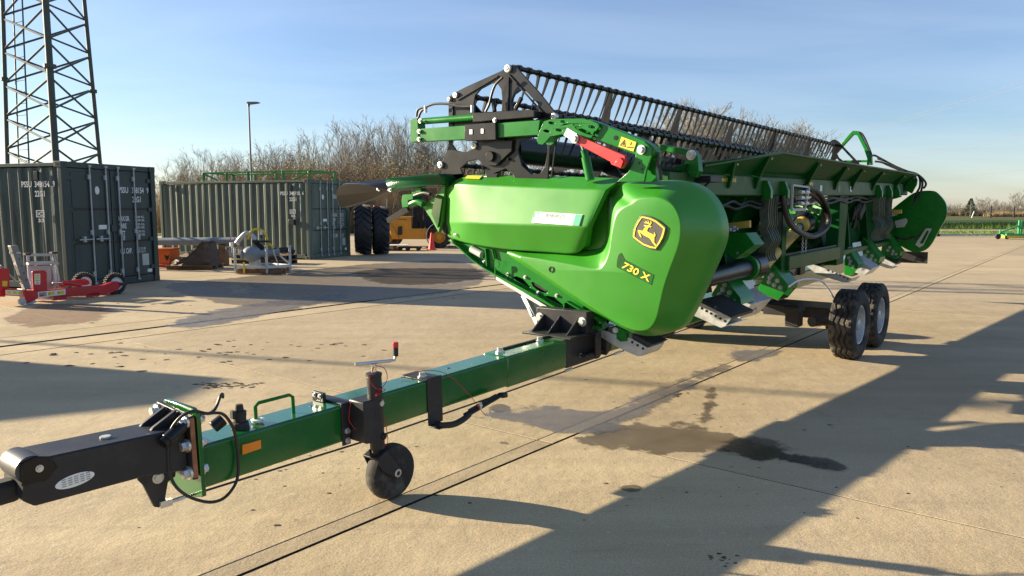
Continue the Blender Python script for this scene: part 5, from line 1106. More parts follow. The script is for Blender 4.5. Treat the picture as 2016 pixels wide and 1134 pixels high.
# light plug, loop of cable, spare plug
lp_ = [Vector((p[0], -.15 + .03 * math.sin(i * .7), p[1])) for i, p in enumerate(TRC['loop'])]
for i, v in enumerate(lp_):
    if i < 7: v.y = -.02 - .02 * i
tpart(MB().path(spline(lp_, 4), .0075, 8), 'light_cable', 'hose')
s_ = TRC['sockets']
tpart(MB().tube((s_[0][0], -.01, ZT), (s_[0][0], -.01, ZT + .035), .045, .04, n=18).tube((s_[0][0], -.01, ZT + .035), (s_[0][0], -.01, ZT + .09), .03, .034, n=16).tube((s_[0][0], -.01, ZT + .09), (s_[0][0], -.01, ZT + .125), .022, .018, n=14).bar((s_[0][0] - .035, -.01, ZT + .06), (s_[0][0] - .035, -.01, ZT + .10), .02, .03), 'light_plug', 'black_matt', bevel=.003)
tpart(MB().tube((-3.34, -.13, .775), (-3.43, -.15, .735), .03, n=16).tube((-3.43, -.15, .735), (-3.45, -.155, .726), .026, n=16), 'spare_plug', 'black', bevel=.003)
tpart(MB().tube((-3.15, -.04, .70), (-3.10, -.05, .73), .03, n=16), 'spare_plug', 'black', bevel=.004)
hd = [(-2.894, .0, ZT), (-2.894, .0, .735), (-2.875, 0, .75), (-2.69, 0, .75), (-2.67, 0, .735), (-2.67, 0, ZT)]
tpart(MB().path(hd, .0095, 10), 'grab_handle', 'green', bevel=0)
tpart(MB().lathe((-2.885, .0, ZT + .008), (0, 0, 1), [(0, .03), (.012, .035), (.016, .02), (0, .018)], 16), 'handle_grommet', 'white')
# jockey wheel
CRK = [(-2.36, -.145, .872), (-2.195, -.240, .872), (-2.168, -.252, .876), (-2.160, -.257, .90)]
jx, jy = -2.285, -.205
cl = tpart(MB().box((-2.44, -.112, .42), (-2.385, -.10, .66)), 'jockey_clamp', 'charcoal', bevel=.002)
for z in (.445, .50): tpart(MB().bolt((-2.41, -.113, z), (0, -1, 0), .012, .018), 'bolt', 'zinc', cl)
tpart(MB().box((-2.43, -.11, ZT + .001), (-2.36, .12, ZT + .012)).box((-2.46, .02, ZT), (-2.44, .12, ZT + .055)), 'clamp_strap', 'charcoal', cl, bevel=.003)
for y in (.045, .095): tpart(MB().bolt((-2.461, y, ZT + .038), (-1, 0, 0), .009, .012), 'bolt', 'zinc', cl)
tpart(MB().plate([(-2.385, .44), (-2.27, .42), (-2.245, .44), (-2.245, .675), (-2.385, .675)], 'y', -.235, -.105), 'jockey_bracket', 'charcoal', cl, bevel=.010)
tpart(MB().tube((jx + .01, jy, .38), (jx + .005, jy, .80), .042, n=24), 'jockey_tube', 'charcoal', cl, bevel=.003)
tpart(MB().tube((jx + .01, jy, .33), (jx + .01, jy, .40), .034, n=20), 'jockey_inner_tube', 'black', cl)
tpart(MB().lathe((jx + .005, jy, .80), (0, 0, 1), [(0, .045), (.014, .045), (.020, .03), (.020, 0)], 24), 'tube_cap', 'charcoal', cl)
tpart(MB().tube((jx + .005, jy, .81), (jx + .005, jy, .865), .016, n=12), 'crank_spindle', 'chrome', cl)
tpart(MB().path([CRK[0], CRK[1], CRK[2], CRK[3]], .0095, 10), 'crank_handle', 'zinc', cl)
tpart(MB().tube((-2.160, -.257, .895), (-2.159, -.257, .945), .015, n=14), 'crank_grip', 'black_matt', cl); tpart(MB().tube((-2.159, -.257, .945), (-2.159, -.257, .975), .017, n=14), 'grip_end', 'red', cl, bevel=.003)
tpart(MB().bolt((-2.27, -.236, .645), (0, -1, 0), .016, .018), 'bolt', 'zinc', cl); tpart(MB().lathe((-2.262, -.236, .455), (0, -1, 0), [(0, .02), (.015, .02), (.022, .012), (.022, 0)], 14), 'knob', 'black', cl)
wx, wz = -2.188, gl(-2.188) + .160
fk = MB().plate([(-2.335, .345), (-2.26, .375), (-2.245, .35), (-2.155, wz + .005), (-2.165, wz - .025), (-2.19, wz - .03), (-2.22, wz - .015), (-2.30, .27)], 'y', -.268, -.260)
fk.plate([(-2.335, .345), (-2.26, .375), (-2.245, .35), (-2.155, wz + .005), (-2.165, wz - .025), (-2.19, wz - .03), (-2.22, wz - .015), (-2.30, .27)], 'y', -.152, -.144)
fk.plate([(-2.335, .345), (-2.26, .375), (-2.25, .365), (-2.325, .332)], 'y', -.262, -.150)
tpart(fk, 'jockey_fork', 'charcoal', cl, bevel=.003)
jw = tpart(MB().lathe((wx, jy, wz), (0, 1, 0), [(-.042, .03), (-.044, .10), (-.046, .135), (-.040, .150), (-.020, .158), (0, .160), (.020, .158), (.040, .150), (.046, .135), (.044, .10), (.042, .03)], 48), 'jockey_wheel', 'rubber', cl)
tpart(MB().lathe((wx, jy - .045, wz), (0, -1, 0), [(0, .024), (.022, .024), (.024, .022), (.024, .013), (0, .012)], 20), 'wheel_bush', 'zinc', jw)
rw = [(-2.30, -.235, .86), (-2.35, -.25, .80), (-2.31, -.255, .74), (-2.24, -.25, .72), (-2.32, -.255, .70), (-2.22, -.24, .76), (-2.22, -.23, .83), (-2.28, -.22, .86)]
tpart(MB().path(spline(rw, 5), .0022, 5), 'safety_wire', 'red_wire', cl)
tpart(MB().path(spline([(-2.39, -.13, .66), (-2.42, -.15, .60), (-2.40, -.14, .54), (-2.33, -.20, .43), (-2.25, -.25, .40), (-2.24, -.25, .47), (-2.25, -.24, .56)], 5), .0022, 5), 'safety_wire', 'red_wire', cl)
# clamp with safety chain arm
ca = tpart(MB().box((-1.775, -.108, .36), (-1.645, -.101, .66)).box((-1.79, -.108, ZT), (-1.645, .12, ZT + .008)).box((-1.775, -.20, .352), (-1.665, -.101, .360)), 'chain_clamp', 'charcoal', bevel=.003)
tpart(MB().bolt((-1.74, -.03, ZT + .008), (0, 0, 1), .02, .03), 'bolt', 'zinc', ca)
tpart(MB().path(spline([(-1.74, -.17, .365), (-1.66, -.21, .36), (-1.58, -.22, .372), (-1.52, -.22, .392)], 5), .020, 10), 'chain_hook', 'black_matt', ca)
tpart(MB().bar((-1.54, -.21, .39), (-1.16, -.18, .43), .05, .014).bar((-1.50, -.20, .405), (-1.20, -.18, .437), .02, .02).bar((-1.17, -.19, .43), (-1.12, -.19, .425), .05, .03), 'chain_arm', 'black_matt', ca, bevel=.003)
tpart(MB().tube((-1.42, -.23, .40), (-1.42, -.23, .45), .009, n=10).tube((-1.42, -.23, .425), (-1.42, -.23, .435), .014, n=10), 'arm_pin', 'zinc', ca)
chn = MB()
for i in range(4): chn.path([(-1.34 + (.008 * math.cos(t) if i % 2 else 0), -.24 + (0 if i % 2 else .008 * math.cos(t)), .385 - i * .018 + .013 * math.sin(t)) for t in [k * math.pi / 4 for k in range(8)]], .0028, 5, True)
tpart(chn, 'snap_chain', 'zinc', ca)
tpart(MB().path(spline([(-1.84, .06, ZT + .01), (-1.70, .0, ZT + .035), (-1.60, -.10, ZT + .01), (-1.50, -.20, .52), (-1.44, -.23, .42), (-1.38, -.24, .35)], 6), .0022, 5), 'safety_wire', 'red_wire', ca)
# front header support on the bar
fs_ = tpart(MB().box((-.262, -.112, ZB - .01), (.16, .127, ZT + .006)), 'support_saddle', 'charcoal', bevel=.006)
tpart(MB().plate([(-.02, ZT), (.12, ZT), (.12, .80), (.06, .84), (-.02, .84)], 'y', -.14, .36), 'support_upright', 'charcoal', fs_, bevel=.006)
tpart(MB().box((-.25, -.14, ZT + .006), (.14, .34, ZT + .022)), 'support_base', 'charcoal', fs_, bevel=.003)
for y in (-.06, .12, .28): tpart(MB().plate([(-.20, ZT + .02), (-.02, ZT + .02), (-.02, .79)], 'y', y - .007, y + .007), 'support_rib', 'charcoal', fs_, bevel=.002)
for y in (-.10, .32): tpart(MB().bolt((-.022, y, .76), (-1, 0, 0), .026, .03), 'bolt', 'zinc', fs_)
tpart(MB().plate([(.02, .46), (.02, .63), (.05, .68), (.10, .68), (.10, .48), (.07, .46)], 'y', -.20, -.185).plate([(.18, .46), (.18, .66), (.22, .69), (.26, .68), (.26, .50)], 'y', -.20, -.13), 'support_lug', 'charcoal', fs_, bevel=.004)
tpart(MB().bar((-.10, -.15, .50), (.24, -.15, .50), .06, .02).bar((.20, -.13, .52), (.36, -.13, .54), .05, .03), 'support_step', 'charcoal', fs_, bevel=.003)
tpart(MB().bolt((-.08, -.115, .50), (0, -1, 0), .012, .02), 'bolt', 'zinc', fs_)
for (y0, z0), (y1, z1), x in ((TRC['support_posts'][0], TRC['support_posts'][1], .26), (TRC['support_posts'][2], TRC['support_posts'][3], .40)):
    o = tpart(MB().bar((x + .05, y0, z0), (x, y1, z1), .05, .05), 'support_prop', 'galv', fs_, bevel=.004)
    tpart(MB().bolt((x - .03, y1, z1 + .01), (-1, 0, 0), .022, .025), 'bolt', 'zinc', o)
tpart(MB().bar((.30, .68, .80), (.27, .60, .70), .065, .03), 'prop_sleeve', 'galv', fs_, bevel=.003)
# rear support, axle beam, wheels, light board
tpart(MB().box((4.15, -.115, ZB - .01), (4.45, .13, ZT + .01)).box((4.6, -.115, ZB - .012), (4.9, .13, ZT + .012)), 'rear_saddle', 'charcoal', bevel=.006)
rs = tpart(MB().plate([(5.0, ZT), (5.2, ZT), (5.2, .80), (5.14, .84), (5.0, .84)], 'y', -.20, .40), 'rear_upright', 'charcoal', bevel=.006)
for y in (-.16, .1, .34): tpart(MB().plate([(4.82, ZT), (5.0, ZT), (5.0, .79)], 'y', y - .007, y + .007), 'support_rib', 'charcoal', rs)
tpart(MB().bolt((4.998, -.1, .77), (-1, 0, 0), .026, .03), 'bolt', 'zinc', rs)
tpart(MB().box((3.95, -.95, .27), (4.45, -.10, .40)).box((3.95, .10, .27), (4.45, .95, .40)).box((3.95, -.10, .30), (4.45, .10, ZB - .012)), 'axle_beam', 'charcoal', bevel=.008)
zc = gl(4.2) + .385
for s_ in (-1, 1):
    tpart(MB().bar((3.75, s_ * .93, zc), (4.68, s_ * .93, gl(4.68) + .385), .08, .14), 'bogie_beam', 'black_matt', bevel=.01)
    for x in (3.75, 4.68): tpart(MB().tube((x, s_ * .80, gl(x) + .385), (x, s_ * 1.08, gl(x) + .385), .05, n=16), 'stub_axle', 'black')
tpart(MB().bar((3.72, -.55, .47), (3.72, -.55, .20), .16, .16).box((3.60, -.64, .38), (3.84, -.46, .44)), 'wheel_chock', 'black_matt', bevel=.012)
def wheel_mesh():
    prof = []
    Ro, Rr, hw = .385, .205, .132
    pr = [(-.095, .205), (-.125, .235), (-.138, .29), (-.134, .335), (-.122, .362), (-.108, .376)]
    for a_, r_ in pr: prof.append((a_, r_))
    nt = 30
    for i in range(nt + 1): prof.append((-.105 + .21 * i / nt, .385))
    for a_, r_ in reversed(pr): prof.append((-a_, r_))
    n = 192; m = len(prof); b = MB(); vs_ = []
    for i in range(n):
        t = 2 * math.pi * i / n
        for k, (a_, r_) in enumerate(prof):
            rr = r_
            if 5 <= k <= 5 + nt + 2:
                # zig-zag ribs with two circumferential grooves and shoulder blocks
                zz = .016 * (2 * abs(((i / 16.0) % 1.0) - .5) * 2 - 1)
                for gx in (-.055, 0.0, .055):
                    if abs(a_ - gx - zz) < .008: rr -= .015
                if abs(a_) > .086 and (i % 8) < 3: rr -= .014
            vs_.append((rr * math.cos(t), a_, rr * math.sin(t)))
    fs = [(i * m + k, ((i + 1) % n) * m + k, ((i + 1) % n) * m + k + 1, i * m + k + 1) for i in range(n) for k in range(m - 1)]
    b.add(vs_, fs); tyre = b.mesh('tyre', 30); tyre.materials.append(MATS['rubber'])
    b = MB().lathe((0, 0, 0), (0, -1, 0), [(.10, .218), (.108, .212), (.105, .198), (.085, .192), (.02, .180), (.01, .165), (.045, .10), (.052, .085), (.052, .062), (.095, .058), (.10, .05), (.10, 0)], 48)
    b.lathe((0, 0, 0), (0, 1, 0), [(.10, .218), (.105, .20), (.08, .19), (-.01, .18)], 36)
    rim = b.mesh('rim', 40); rim.materials.append(MATS['galv'])
    b = MB()
    for i in range(6): t = i * math.pi / 3; b.tube((.078 * math.cos(t), -.045, .078 * math.sin(t)), (.078 * math.cos(t), -.070, .078 * math.sin(t)), .010, n=6)
    nut = b.mesh('wheel_nuts', 40); nut.materials.append(MATS['zinc'])
    return tyre, rim, nut
tyre_me, rim_me, nut_me = wheel_mesh()
for s_ in (-1, 1):
    for x in (3.75, 4.68):
        w_ = inst(tyre_me, 'wheel', Tt, (x, s_ * 1.15, gl(x) + .385), (0, random.uniform(0, 3), math.pi if s_ > 0 else 0))
        inst(rim_me, 'rim', w_); inst(nut_me, 'wheel_nuts', w_)
lb = TRC['light_board']; tpart(MB().plate([(-.90, .44), (-.90, .64), (.90, .64), (.90, .44)], 'x', 9.56, 9.575), 'light_board', 'charcoal', bevel=.003)
tpart(MB().tube((9.555, -.78, .52), (9.54, -.78, .52), .04, n=16), 'board_cable_cap', 'black')
tpart(MB().path(spline(Y(-.72, TRC['white_hose']), 6), .010, 8), 'brake_hose', 'white')
tpart(MB().tube((3.9, -.95, .30), (3.55, -.80, .30), .06, n=16), 'brake_cylinder', 'black_matt')

# ================================================================== shipping containers
CW, CL, CH = 2.438, 6.058, 2.591
def container(label, loc, yaw, mside, mdoor, number, iso, small, seed):
    """local x across the door (0..CW), y into the box's length (0..CL) behind the door; door plane at y=0"""
    c = empty('shipping_container', label, 'container', loc, yaw)
    def P(b, n, m=mside, par=c, bevel=0, smooth=0): return b.build(n, m, par, smooth=smooth, bevel=bevel)
    zb, zt = .16, CH - .12
    for x in (0, CW):
        for y in (0, CL):
            sx = 1 if x == 0 else -1; sy = 1 if y == 0 else -1
            P(MB().box((min(x, x + sx * .13), min(y, y + sy * .10), .11), (max(x, x + sx * .13), max(y, y + sy * .10), CH - .11)), 'corner_post', mdoor, bevel=.008)
            for z in (0.0, CH - .118):
                x0, x1 = sorted((x - sx * .004, x + sx * .162)); y0, y1 = sorted((y - sy * .004, y + sy * .175))
                k = P(MB().box((x0, y0, z), (x1, y1, z + .118)), 'corner_casting', mdoor, bevel=.008)
                xf = x - sx * .005; cx_ = x + sx * .08; yf = y - sy * .005; cy_ = y + sy * .09
                P(MB().plate([(cx_ + .022 * math.cos(t), z + .059 + .036 * math.sin(t)) for t in [i * math.pi / 6 for i in range(12)]], 'y', min(yf, yf + sy * .003), max(yf, yf + sy * .003)), 'casting_hole', 'black', k)
                P(MB().plate([(cy_ + .036 * math.cos(t), z + .059 + .025 * math.sin(t)) for t in [i * math.pi / 6 for i in range(12)]], 'x', min(xf, xf + sx * .003), max(xf, xf + sx * .003)), 'casting_hole', 'black', k)
    for x in (0, CW - .06):
        P(MB().box((x, .18, CH - .10), (x + .06, CL - .18, CH - .03)), 'top_rail', mside, bevel=.006); P(MB().box((x, .18, .04), (x + .06, CL - .18, .17)), 'bottom_rail', mside, bevel=.006)
    rj = random.Random(seed)
    def corr(x, out, n=21):
        y0, y1 = .10, CL - .10; pitch = (y1 - y0) / n; d = .036; pts = []
        for i in range(n):
            b_ = y0 + i * pitch
            pts += [(b_, 0), (b_ + pitch * .26, 0), (b_ + pitch * .50, 1), (b_ + pitch * .76, 1)]
        pts.append((y1, 0))
        m_ = MB(); vs_ = []
        for y, k in pts:
            for z in (zb, zt): vs_.append((x + out * (.008 + d * (1 - k)) * -1 + rj.uniform(-.004, .004), y, z))
        m_.add(vs_, [(2 * i, 2 * i + 2, 2 * i + 3, 2 * i + 1) for i in range(len(pts) - 1)])
        return P(m_, 'side_panel', mside, smooth=0)
    near = corr(0, -1); corr(CW, 1)
    # end wall and roof
    b = MB(); vs_ = []; N = 8
    for i in range(N * 4 + 1):
        k = (0, 0, 1, 1)[i % 4]; x = .1 + (CW - .2) * i / (N * 4)
        for z in (zb, zt): vs_.append((x, CL - .01 - .03 * k, z))
    P(b.add(vs_, [(2 * i, 2 * i + 2, 2 * i + 3, 2 * i + 1) for i in range(N * 4)]), 'end_wall')
    b = MB(); vs_ = []; N = 26
    for i in range(N * 2 + 1):
        y = .15 + (CL - .3) * i / (N * 2)
        for x in (.05, CW - .05): vs_.append((x, y, CH - .05 + (.02 if i % 2 else 0)))
    P(b.add(vs_, [(2 * i, 2 * i + 1, 2 * i + 3, 2 * i + 2) for i in range(N * 2)]), 'roof')
    P(MB().box((.16, .02, CH - .115), (CW - .16, .10, CH - .004)), 'door_header', mdoor, bevel=.006); P(MB().box((.16, .02, .012), (CW - .16, .12, .165)), 'door_sill', mdoor, bevel=.006)
    b = MB(); b.box((.05, .3, .15), (CW - .05, CL - .1, .17)); P(b, 'floor', 'wood')
    P(MB().box((.13, .10, .165), (CW - .13, .11, CH - .115)), 'door_seal', 'black')
    doors = []
    for k in range(2):
        x0 = .14 if k == 0 else CW / 2 + .010; x1 = CW / 2 - .010 if k == 0 else CW - .14
        d = P(MB().box((x0, .045, .175), (x1, .075, CH - .125)), 'door', mdoor, bevel=.006); doors.append(d)
        for (z0, z1) in ((.22, .92), (.96, 1.62), (1.66, 2.40)):
            P(MB().box((x0 + .10, .036, z0), (x1 - .05, .046, z1)), 'door_panel', mdoor, d, bevel=.005)
        for z in (.94, 1.64): P(MB().box((x0 + .06, .032, z - .018), (x1 - .04, .046, z + .018)), 'door_groove', 'black', d)
        for z in (.34, .97, 1.63, 2.27):
            xh = x0 - .02 if k == 0 else x1 - .09
            P(MB().box((xh, .010, z - .045), (xh + .11, .046, z + .045)), 'hinge', mdoor, d, bevel=.008)
        for j in range(2):
            xb = x0 + (x1 - x0) * ((.50, .88) if k == 0 else (.16, .56))[j]
            lb_ = P(MB().tube((xb, .005, .10), (xb, .005, CH - .06), .0165, n=10), 'lock_bar', 'steel_bar', d, smooth=35)
            for z in (.30, 1.16, 2.30): P(MB().box((xb - .05, -.012, z - .05), (xb + .012, .036, z + .05)), 'bar_guide', 'steel_bar', d, bevel=.004)
            P(MB().box((xb - .035, -.018, CH - .085), (xb + .035, .022, CH - .045)).box((xb - .035, -.018, .075), (xb + .035, .022, .115)), 'bar_keeper', 'steel_bar', d, bevel=.004)
            hx = -.36 if k == 0 else .06
            P(MB().bar((xb, -.022, 1.02), (xb + hx, -.026, 1.02), .020, .026).box((xb + hx * .62 - .03, -.03, .965), (xb + hx * .62 + .03, .035, 1.085)), 'lock_handle', 'steel_bar', d, bevel=.004)
    P(MB().box((CW / 2 - .07, .0, 1.16), (CW / 2 + .07, .046, 1.31)), 'lock_box', mdoor, doors[1], bevel=.006)
    def dq(x0, x1, z0, z1, y=.033): return [(x0, y, z0), (x1, y, z0), (x1, y, z1), (x0, y, z1)]
    R_ = doors[1]; xr = CW / 2
    text('lettering', number[:4], dq(xr + .20, xr + .46, 1.99, 2.12), 'lettering', R_, .02); text('lettering', number[4:10], dq(xr + .56, xr + .90, 1.99, 2.12), 'lettering', R_, .02); text('lettering', number[10:], dq(xr + .99, xr + 1.04, 1.99, 2.12), 'lettering', R_, .02)
    text('lettering', iso, dq(xr + .56, xr + .80, 1.79, 1.92), 'lettering', R_, .02)
    text('lettering', 'MAX.GR.', dq(xr + .16, xr + .46, 1.38, 1.49), 'lettering', R_, .02); text('lettering', 'TARE', dq(xr + .16, xr + .36, 1.22, 1.33), 'lettering', R_, .02); text('lettering', 'NET', dq(xr + .16, xr + .32, 1.06, 1.17), 'lettering', R_, .02); text('lettering', 'CU. CAP.', dq(xr + .16, xr + .48, .67, .79), 'lettering', R_, .02)
    for z, a_, b_ in ((1.44, '30.480 KG.', '67.200 LBS.'), (1.28, '2.185 KG.', '4.820 LBS.'), (1.12, '28.295 KG.', '62.380 LBS.'), (.74, '33.2 CU.M.', '1.170 CU.FT.')):
        text('lettering', a_, dq(xr + .60, xr + .88, z, z + .05), 'lettering', R_, .01); text('lettering', b_, dq(xr + .60, xr + .88, z - .07, z - .02), 'lettering', R_, .01)
    P(MB().box((xr + .76, .030, .38), (xr + .95, .036, .64)), 'document_plate', 'pale', R_); P(MB().box((xr + .90, .030, .22), (xr + 1.03, .036, .29)), 'door_sticker', 'white', R_)
    P(MB().plate([(.86 + .055 * math.cos(t), 2.03 + .085 * math.sin(t)) for t in [i * math.pi / 9 for i in range(18)]], 'y', .030, .036), 'round_sticker', 'lettering', doors[0])
    P(MB().box((.85, .030, 1.22), (1.06, .036, 1.31)), 'door_sticker', 'white', doors[0])
    # lettering on the long side, on the outer folds
    def sq_(y0, y1, z0, z1): return [(-.003, y0, z0), (-.003, y1, z0), (-.003, y1, z1), (-.003, y0, z1)]
    for s_, ya, yb, z, h_ in ((number[:4], 1.06, .79, 2.08, .12), (number[4:10], .71, .32, 2.08, .12), (number[10:], .23, .18, 2.08, .12), (iso, .72, .46, 1.89, .12)):
        text('lettering', s_, sq_(ya, yb, z, z + h_), 'lettering', near, .02)
    yb_ = .62; b = MB()
    P(MB().plate([(yb_ - .12, 1.48), (yb_ + .10, 1.48), (yb_ + .10, 1.62), (yb_ - .12, 1.62)], 'x', -.004, -.0005, [[(yb_ - .10, 1.495), (yb_ + .08, 1.495), (yb_ + .08, 1.605), (yb_ - .10, 1.605)]]), 'emblem_frame', 'lettering', near)
    text('lettering', 'IC', sq_(yb_ + .06, yb_ - .08, 1.51, 1.59), 'lettering', near, .02); text('lettering', small, sq_(yb_ + .06, yb_ - .10, 1.38, 1.45), 'lettering', near, .02)
    for y in (.66, 5.3): P(MB().box((-.012, y - .05, 2.22), (.02, y + .05, 2.40)), 'vent', 'black', near, bevel=.006)
    return c
# the local y axis (length) runs away to the left of the door
def door_frame(corner, yaw_door):      # door starts at its near corner and runs in direction yaw_door; length to the left
    return corner, yaw_door
c1 = container('dark green shipping container standing behind the red implement, near the mast', (-8.905, 14.905, 0), 72.1, 'container', 'container_door', 'PSSU3481549', '22G1', '33', 1)
c2 = container('faded olive green container with railing on its roof, beside the tractor wheels', (-6.52, 24.08, 0), 70.5, 'container_old', 'container_old', 'PSSU3487104', '22G1', '33', 2)
b = MB().box((-.11, .50, 1.12), (.0, .72, 1.30)); b.build('junction_box', 'charcoal', c2, bevel=.01)
# roof railing on the faded container
rl = empty('roof_railing', 'low green tubular railing lying on the faded container roof', 'railing', (-6.52, 24.08, CH - .02), 70.5)
def rp(b, n): return b.build(n, 'green', rl, bevel=.004)
rp(MB().bar((.5, .25, .30), (.5, 4.6, .30), .05, .05), 'rail'); rp(MB().bar((2.0, .25, .30), (2.0, 4.6, .30), .05, .05), 'rail')
rp(MB().bar((.5, .25, .30), (2.0, .25, .30), .05, .05), 'cross_rail'); rp(MB().bar((.5, 4.6, .30), (2.0, 4.6, .30), .05, .05), 'cross_rail')
for y in (.28, 1.3, 2.7, 3.6, 4.57):
    for x in (.5, 2.0): rp(MB().bar((x, y, .0), (x, y, .29), .09, .05), 'post')
rp(MB().bar((.5, .28, .28), (.5, .9, .02), .05, .05).bar((.5, 4.57, .28), (.5, 4.0, .05), .05, .05), 'brace')

# ================================================================== lattice mast
tw = empty('lattice_mast', 'tall green triangular lattice mast with caged ladder rails behind the container', 'mast', (-14.04, 23.0, 0))
legs = [(-1.05, -.40), (1.37, -2.0), (1.34, .30)]
MCX, MCY = sum(p[0] for p in legs) / 3, sum(p[1] for p in legs) / 3
def lp(i, z): k = 1 - (z - 3) * .030; return Vector((MCX + (legs[i][0] - MCX) * k, MCY + (legs[i][1] - MCY) * k, z))
HT = 15.0
for i, r_ in enumerate((.062, .092, .062)):
    o = MB().tube(lp(i, 0), lp(i, HT), r_, r_ * .85, n=12).build('leg', 'tower', tw)
    for z in (.15, 5.55 - .35 * (i == 2) - .1 * (i == 0), 10.5):
        c_ = lp(i, z); MB().tube(c_ - Vector((0, 0, .05)), c_ + Vector((0, 0, .05)), r_ * 1.75, n=10).build('flange_collar', 'tower', o)
step = .86
for (i, j) in ((0, 1), (1, 2), (2, 0)):
    k = 0; z = .55
    while z < HT - 1.5:
        MB().tube(lp(i, z), lp(j, z + step), .030, n=6).build('brace', 'tower', tw)
        MB().tube(lp(j, z), lp(i, z + step), .030, n=6).build('brace', 'tower', tw)
        z += step + .10
ld = MB()
def ldp(s_, z): p = lp(0, z).lerp(lp(1, z), .16 + .22 * s_); d = (lp(2, z) - p).normalized(); return p + d * .10
for s_ in (0, 1): MB().tube(ldp(s_, .2), ldp(s_, HT - 1), .022, n=6).build('ladder_rail', 'tower', tw)
z = .4
while z < HT - 1: MB().tube(ldp(0, z), ldp(1, z), .011, n=5).build('ladder_rung', 'tower', tw); z += .33

# ================================================================== lamp posts
def lamp_post(label, loc, h, head=1):
    o = empty('lamp_post', label, 'lamp post', loc)
    MB().tube((0, 0, 0), (0, 0, .9), .085, n=14).tube((0, 0, .9), (0, 0, h), .062, .05, n=14).build('column', 'lamp_grey', o)
    MB().plate([(-.10, h), (.05, h - .06), (.55, h), (.70, h + .05), (.55, h + .09), (-.05, h + .09)], 'y', -.16, .16).build('lamp_head', 'lamp_grey', o, bevel=.02)
    MB().tube((0, 0, h - .18), (0, 0, h), .075, n=12).build('spigot', 'lamp_grey', o)
    return o
lamp_post('tall grey street lamp rising behind the faded container', (-15.9, 46.0, 0), 7.95)
lamp_post('unseen grey lamp post added left of view to cast a thin yard shadow', (-25.5, 14.9, 0), 8.0)  # added out of view to throw the thin shadow line

# ================================================================== traffic cones
def cone(label, loc, h, stripe=False):
    o = empty('traffic_cone', label, 'cone', loc)
    MB().box((-.19 * h / .7, -.19 * h / .7, 0), (.19 * h / .7, .19 * h / .7, .03)).build('base', 'cone' if not stripe else 'black', o, bevel=.006)
    MB().lathe((0, 0, .03), (0, 0, 1), [(0, .14 * h / .7), (h * .5, .085 * h / .7), (h - .03, .03), (h - .03, 0)], 20).build('body', 'cone', o)
    if stripe: MB().lathe((0, 0, .03), (0, 0, 1), [(h * .36, .115 * h / .7), (h * .78, .062 * h / .7)], 20).build('white_band', 'white', o)
cone('plain red traffic cone by the front wheel of the yellow forklift', (TRC['cone1'][0][0], 29.9, 0), .69)

# ================================================================== forklift
fk_ = empty('forklift_truck', 'yellow forklift truck parked behind the header, dark cab posts', 'forklift', (-4.4, 31.5, 0))
def shf(pts): return [(p[0] + 4.4, p[1]) for p in pts]
def fp_(b, n, m, par=None, bevel=.01, smooth=35): return b.build(n, m, par or fk_, bevel=bevel, smooth=smooth)
fp_(MB().plate(shf(TRC['fk_body']), 'y', 0, 1.9), 'body', 'forklift_yellow', bevel=.03)
fp_(MB().plate(shf(TRC['fk_arch']), 'y', -.10, .25), 'wheel_arch', 'forklift_yellow', bevel=.03)
q = shf(TRC['fk_text']); text('maker_name', 'HYSTER', [(q[0][0], -.012, q[0][1]), (q[1][0], -.012, q[0][1]), (q[1][0], -.012, q[2][1] - .01), (q[0][0], -.012, q[2][1] - .01)], 'letter_black', fk_, .02)
m_ = shf(TRC['fk_mast']); x0, x1 = m_[0][0], m_[1][0]
fp_(MB().box((x0, .05, .70), (x0 + .20, .35, 2.6)), 'mast_rail', 'black'); fp_(MB().box((x0 + .26, .05, .80), (x0 + .42, .35, 2.6)), 'mast_rail', 'black'); fp_(MB().box((x0, 1.5, .80), (x0 + .20, 1.8, 2.6)), 'mast_rail', 'black')
fp_(MB().box((x0 + .5, .3, .8), (x0 + 1.5, 1.6, 1.35)), 'seat_box', 'black_matt'); fp_(MB().box((x0 - .1, .0, 2.55), (x0 + 1.8, 1.9, 2.62)), 'overhead_guard', 'black')
fp_(MB().box((x0 + 1.7, .05, .4), (x0 + 1.8, .15, 2.6)), 'guard_post', 'black'); fp_(MB().box((x0 + .9, .05, .36), (x0 + 2.3, 1.85, .80)), 'front_body', 'forklift_yellow', bevel=.03)
sp_ = shf(TRC['fk_step']); fp_(MB().plate(sp_, 'y', -.05, .0), 'step', 'charcoal')
for (x, z, y, r_) in ((-3.05 + 4.4, .46, -.12, .46), (-5.27 + 4.4, .44, .10, .44), (-3.05 + 4.4, .46, 1.65, .46), (-5.27 + 4.4, .44, 1.5, .44)):
    w_ = MB().lathe((x, y, z), (0, -1, 0), [(-.30, r_ * .55), (-.30, r_ * .9), (-.26, r_), (0, r_), (.04, r_ * .92), (.04, r_ * .58), (-.02, r_ * .5)], 36).build('wheel', 'rubber', fk_)
    MB().lathe((x, y, z), (0, -1, 0), [(.03, r_ * .58), (.04, r_ * .54), (-.04, r_ * .46), (-.02, r_ * .30), (.06, r_ * .26), (.07, 0)], 28).build('rim', 'forklift_yellow', w_)
MB().lathe((-3.05 + 4.4, -.1, .50), (0, -1, 0), [(-.25, .56), (.02, .56), (.03, .54), (-.25, .54)], 28).build('mudguard', 'white', fk_)
cone('white banded traffic cone on the rear of the yellow forklift', (TRC['cone2'][0][0], 32.2, 1.27), .52, True)

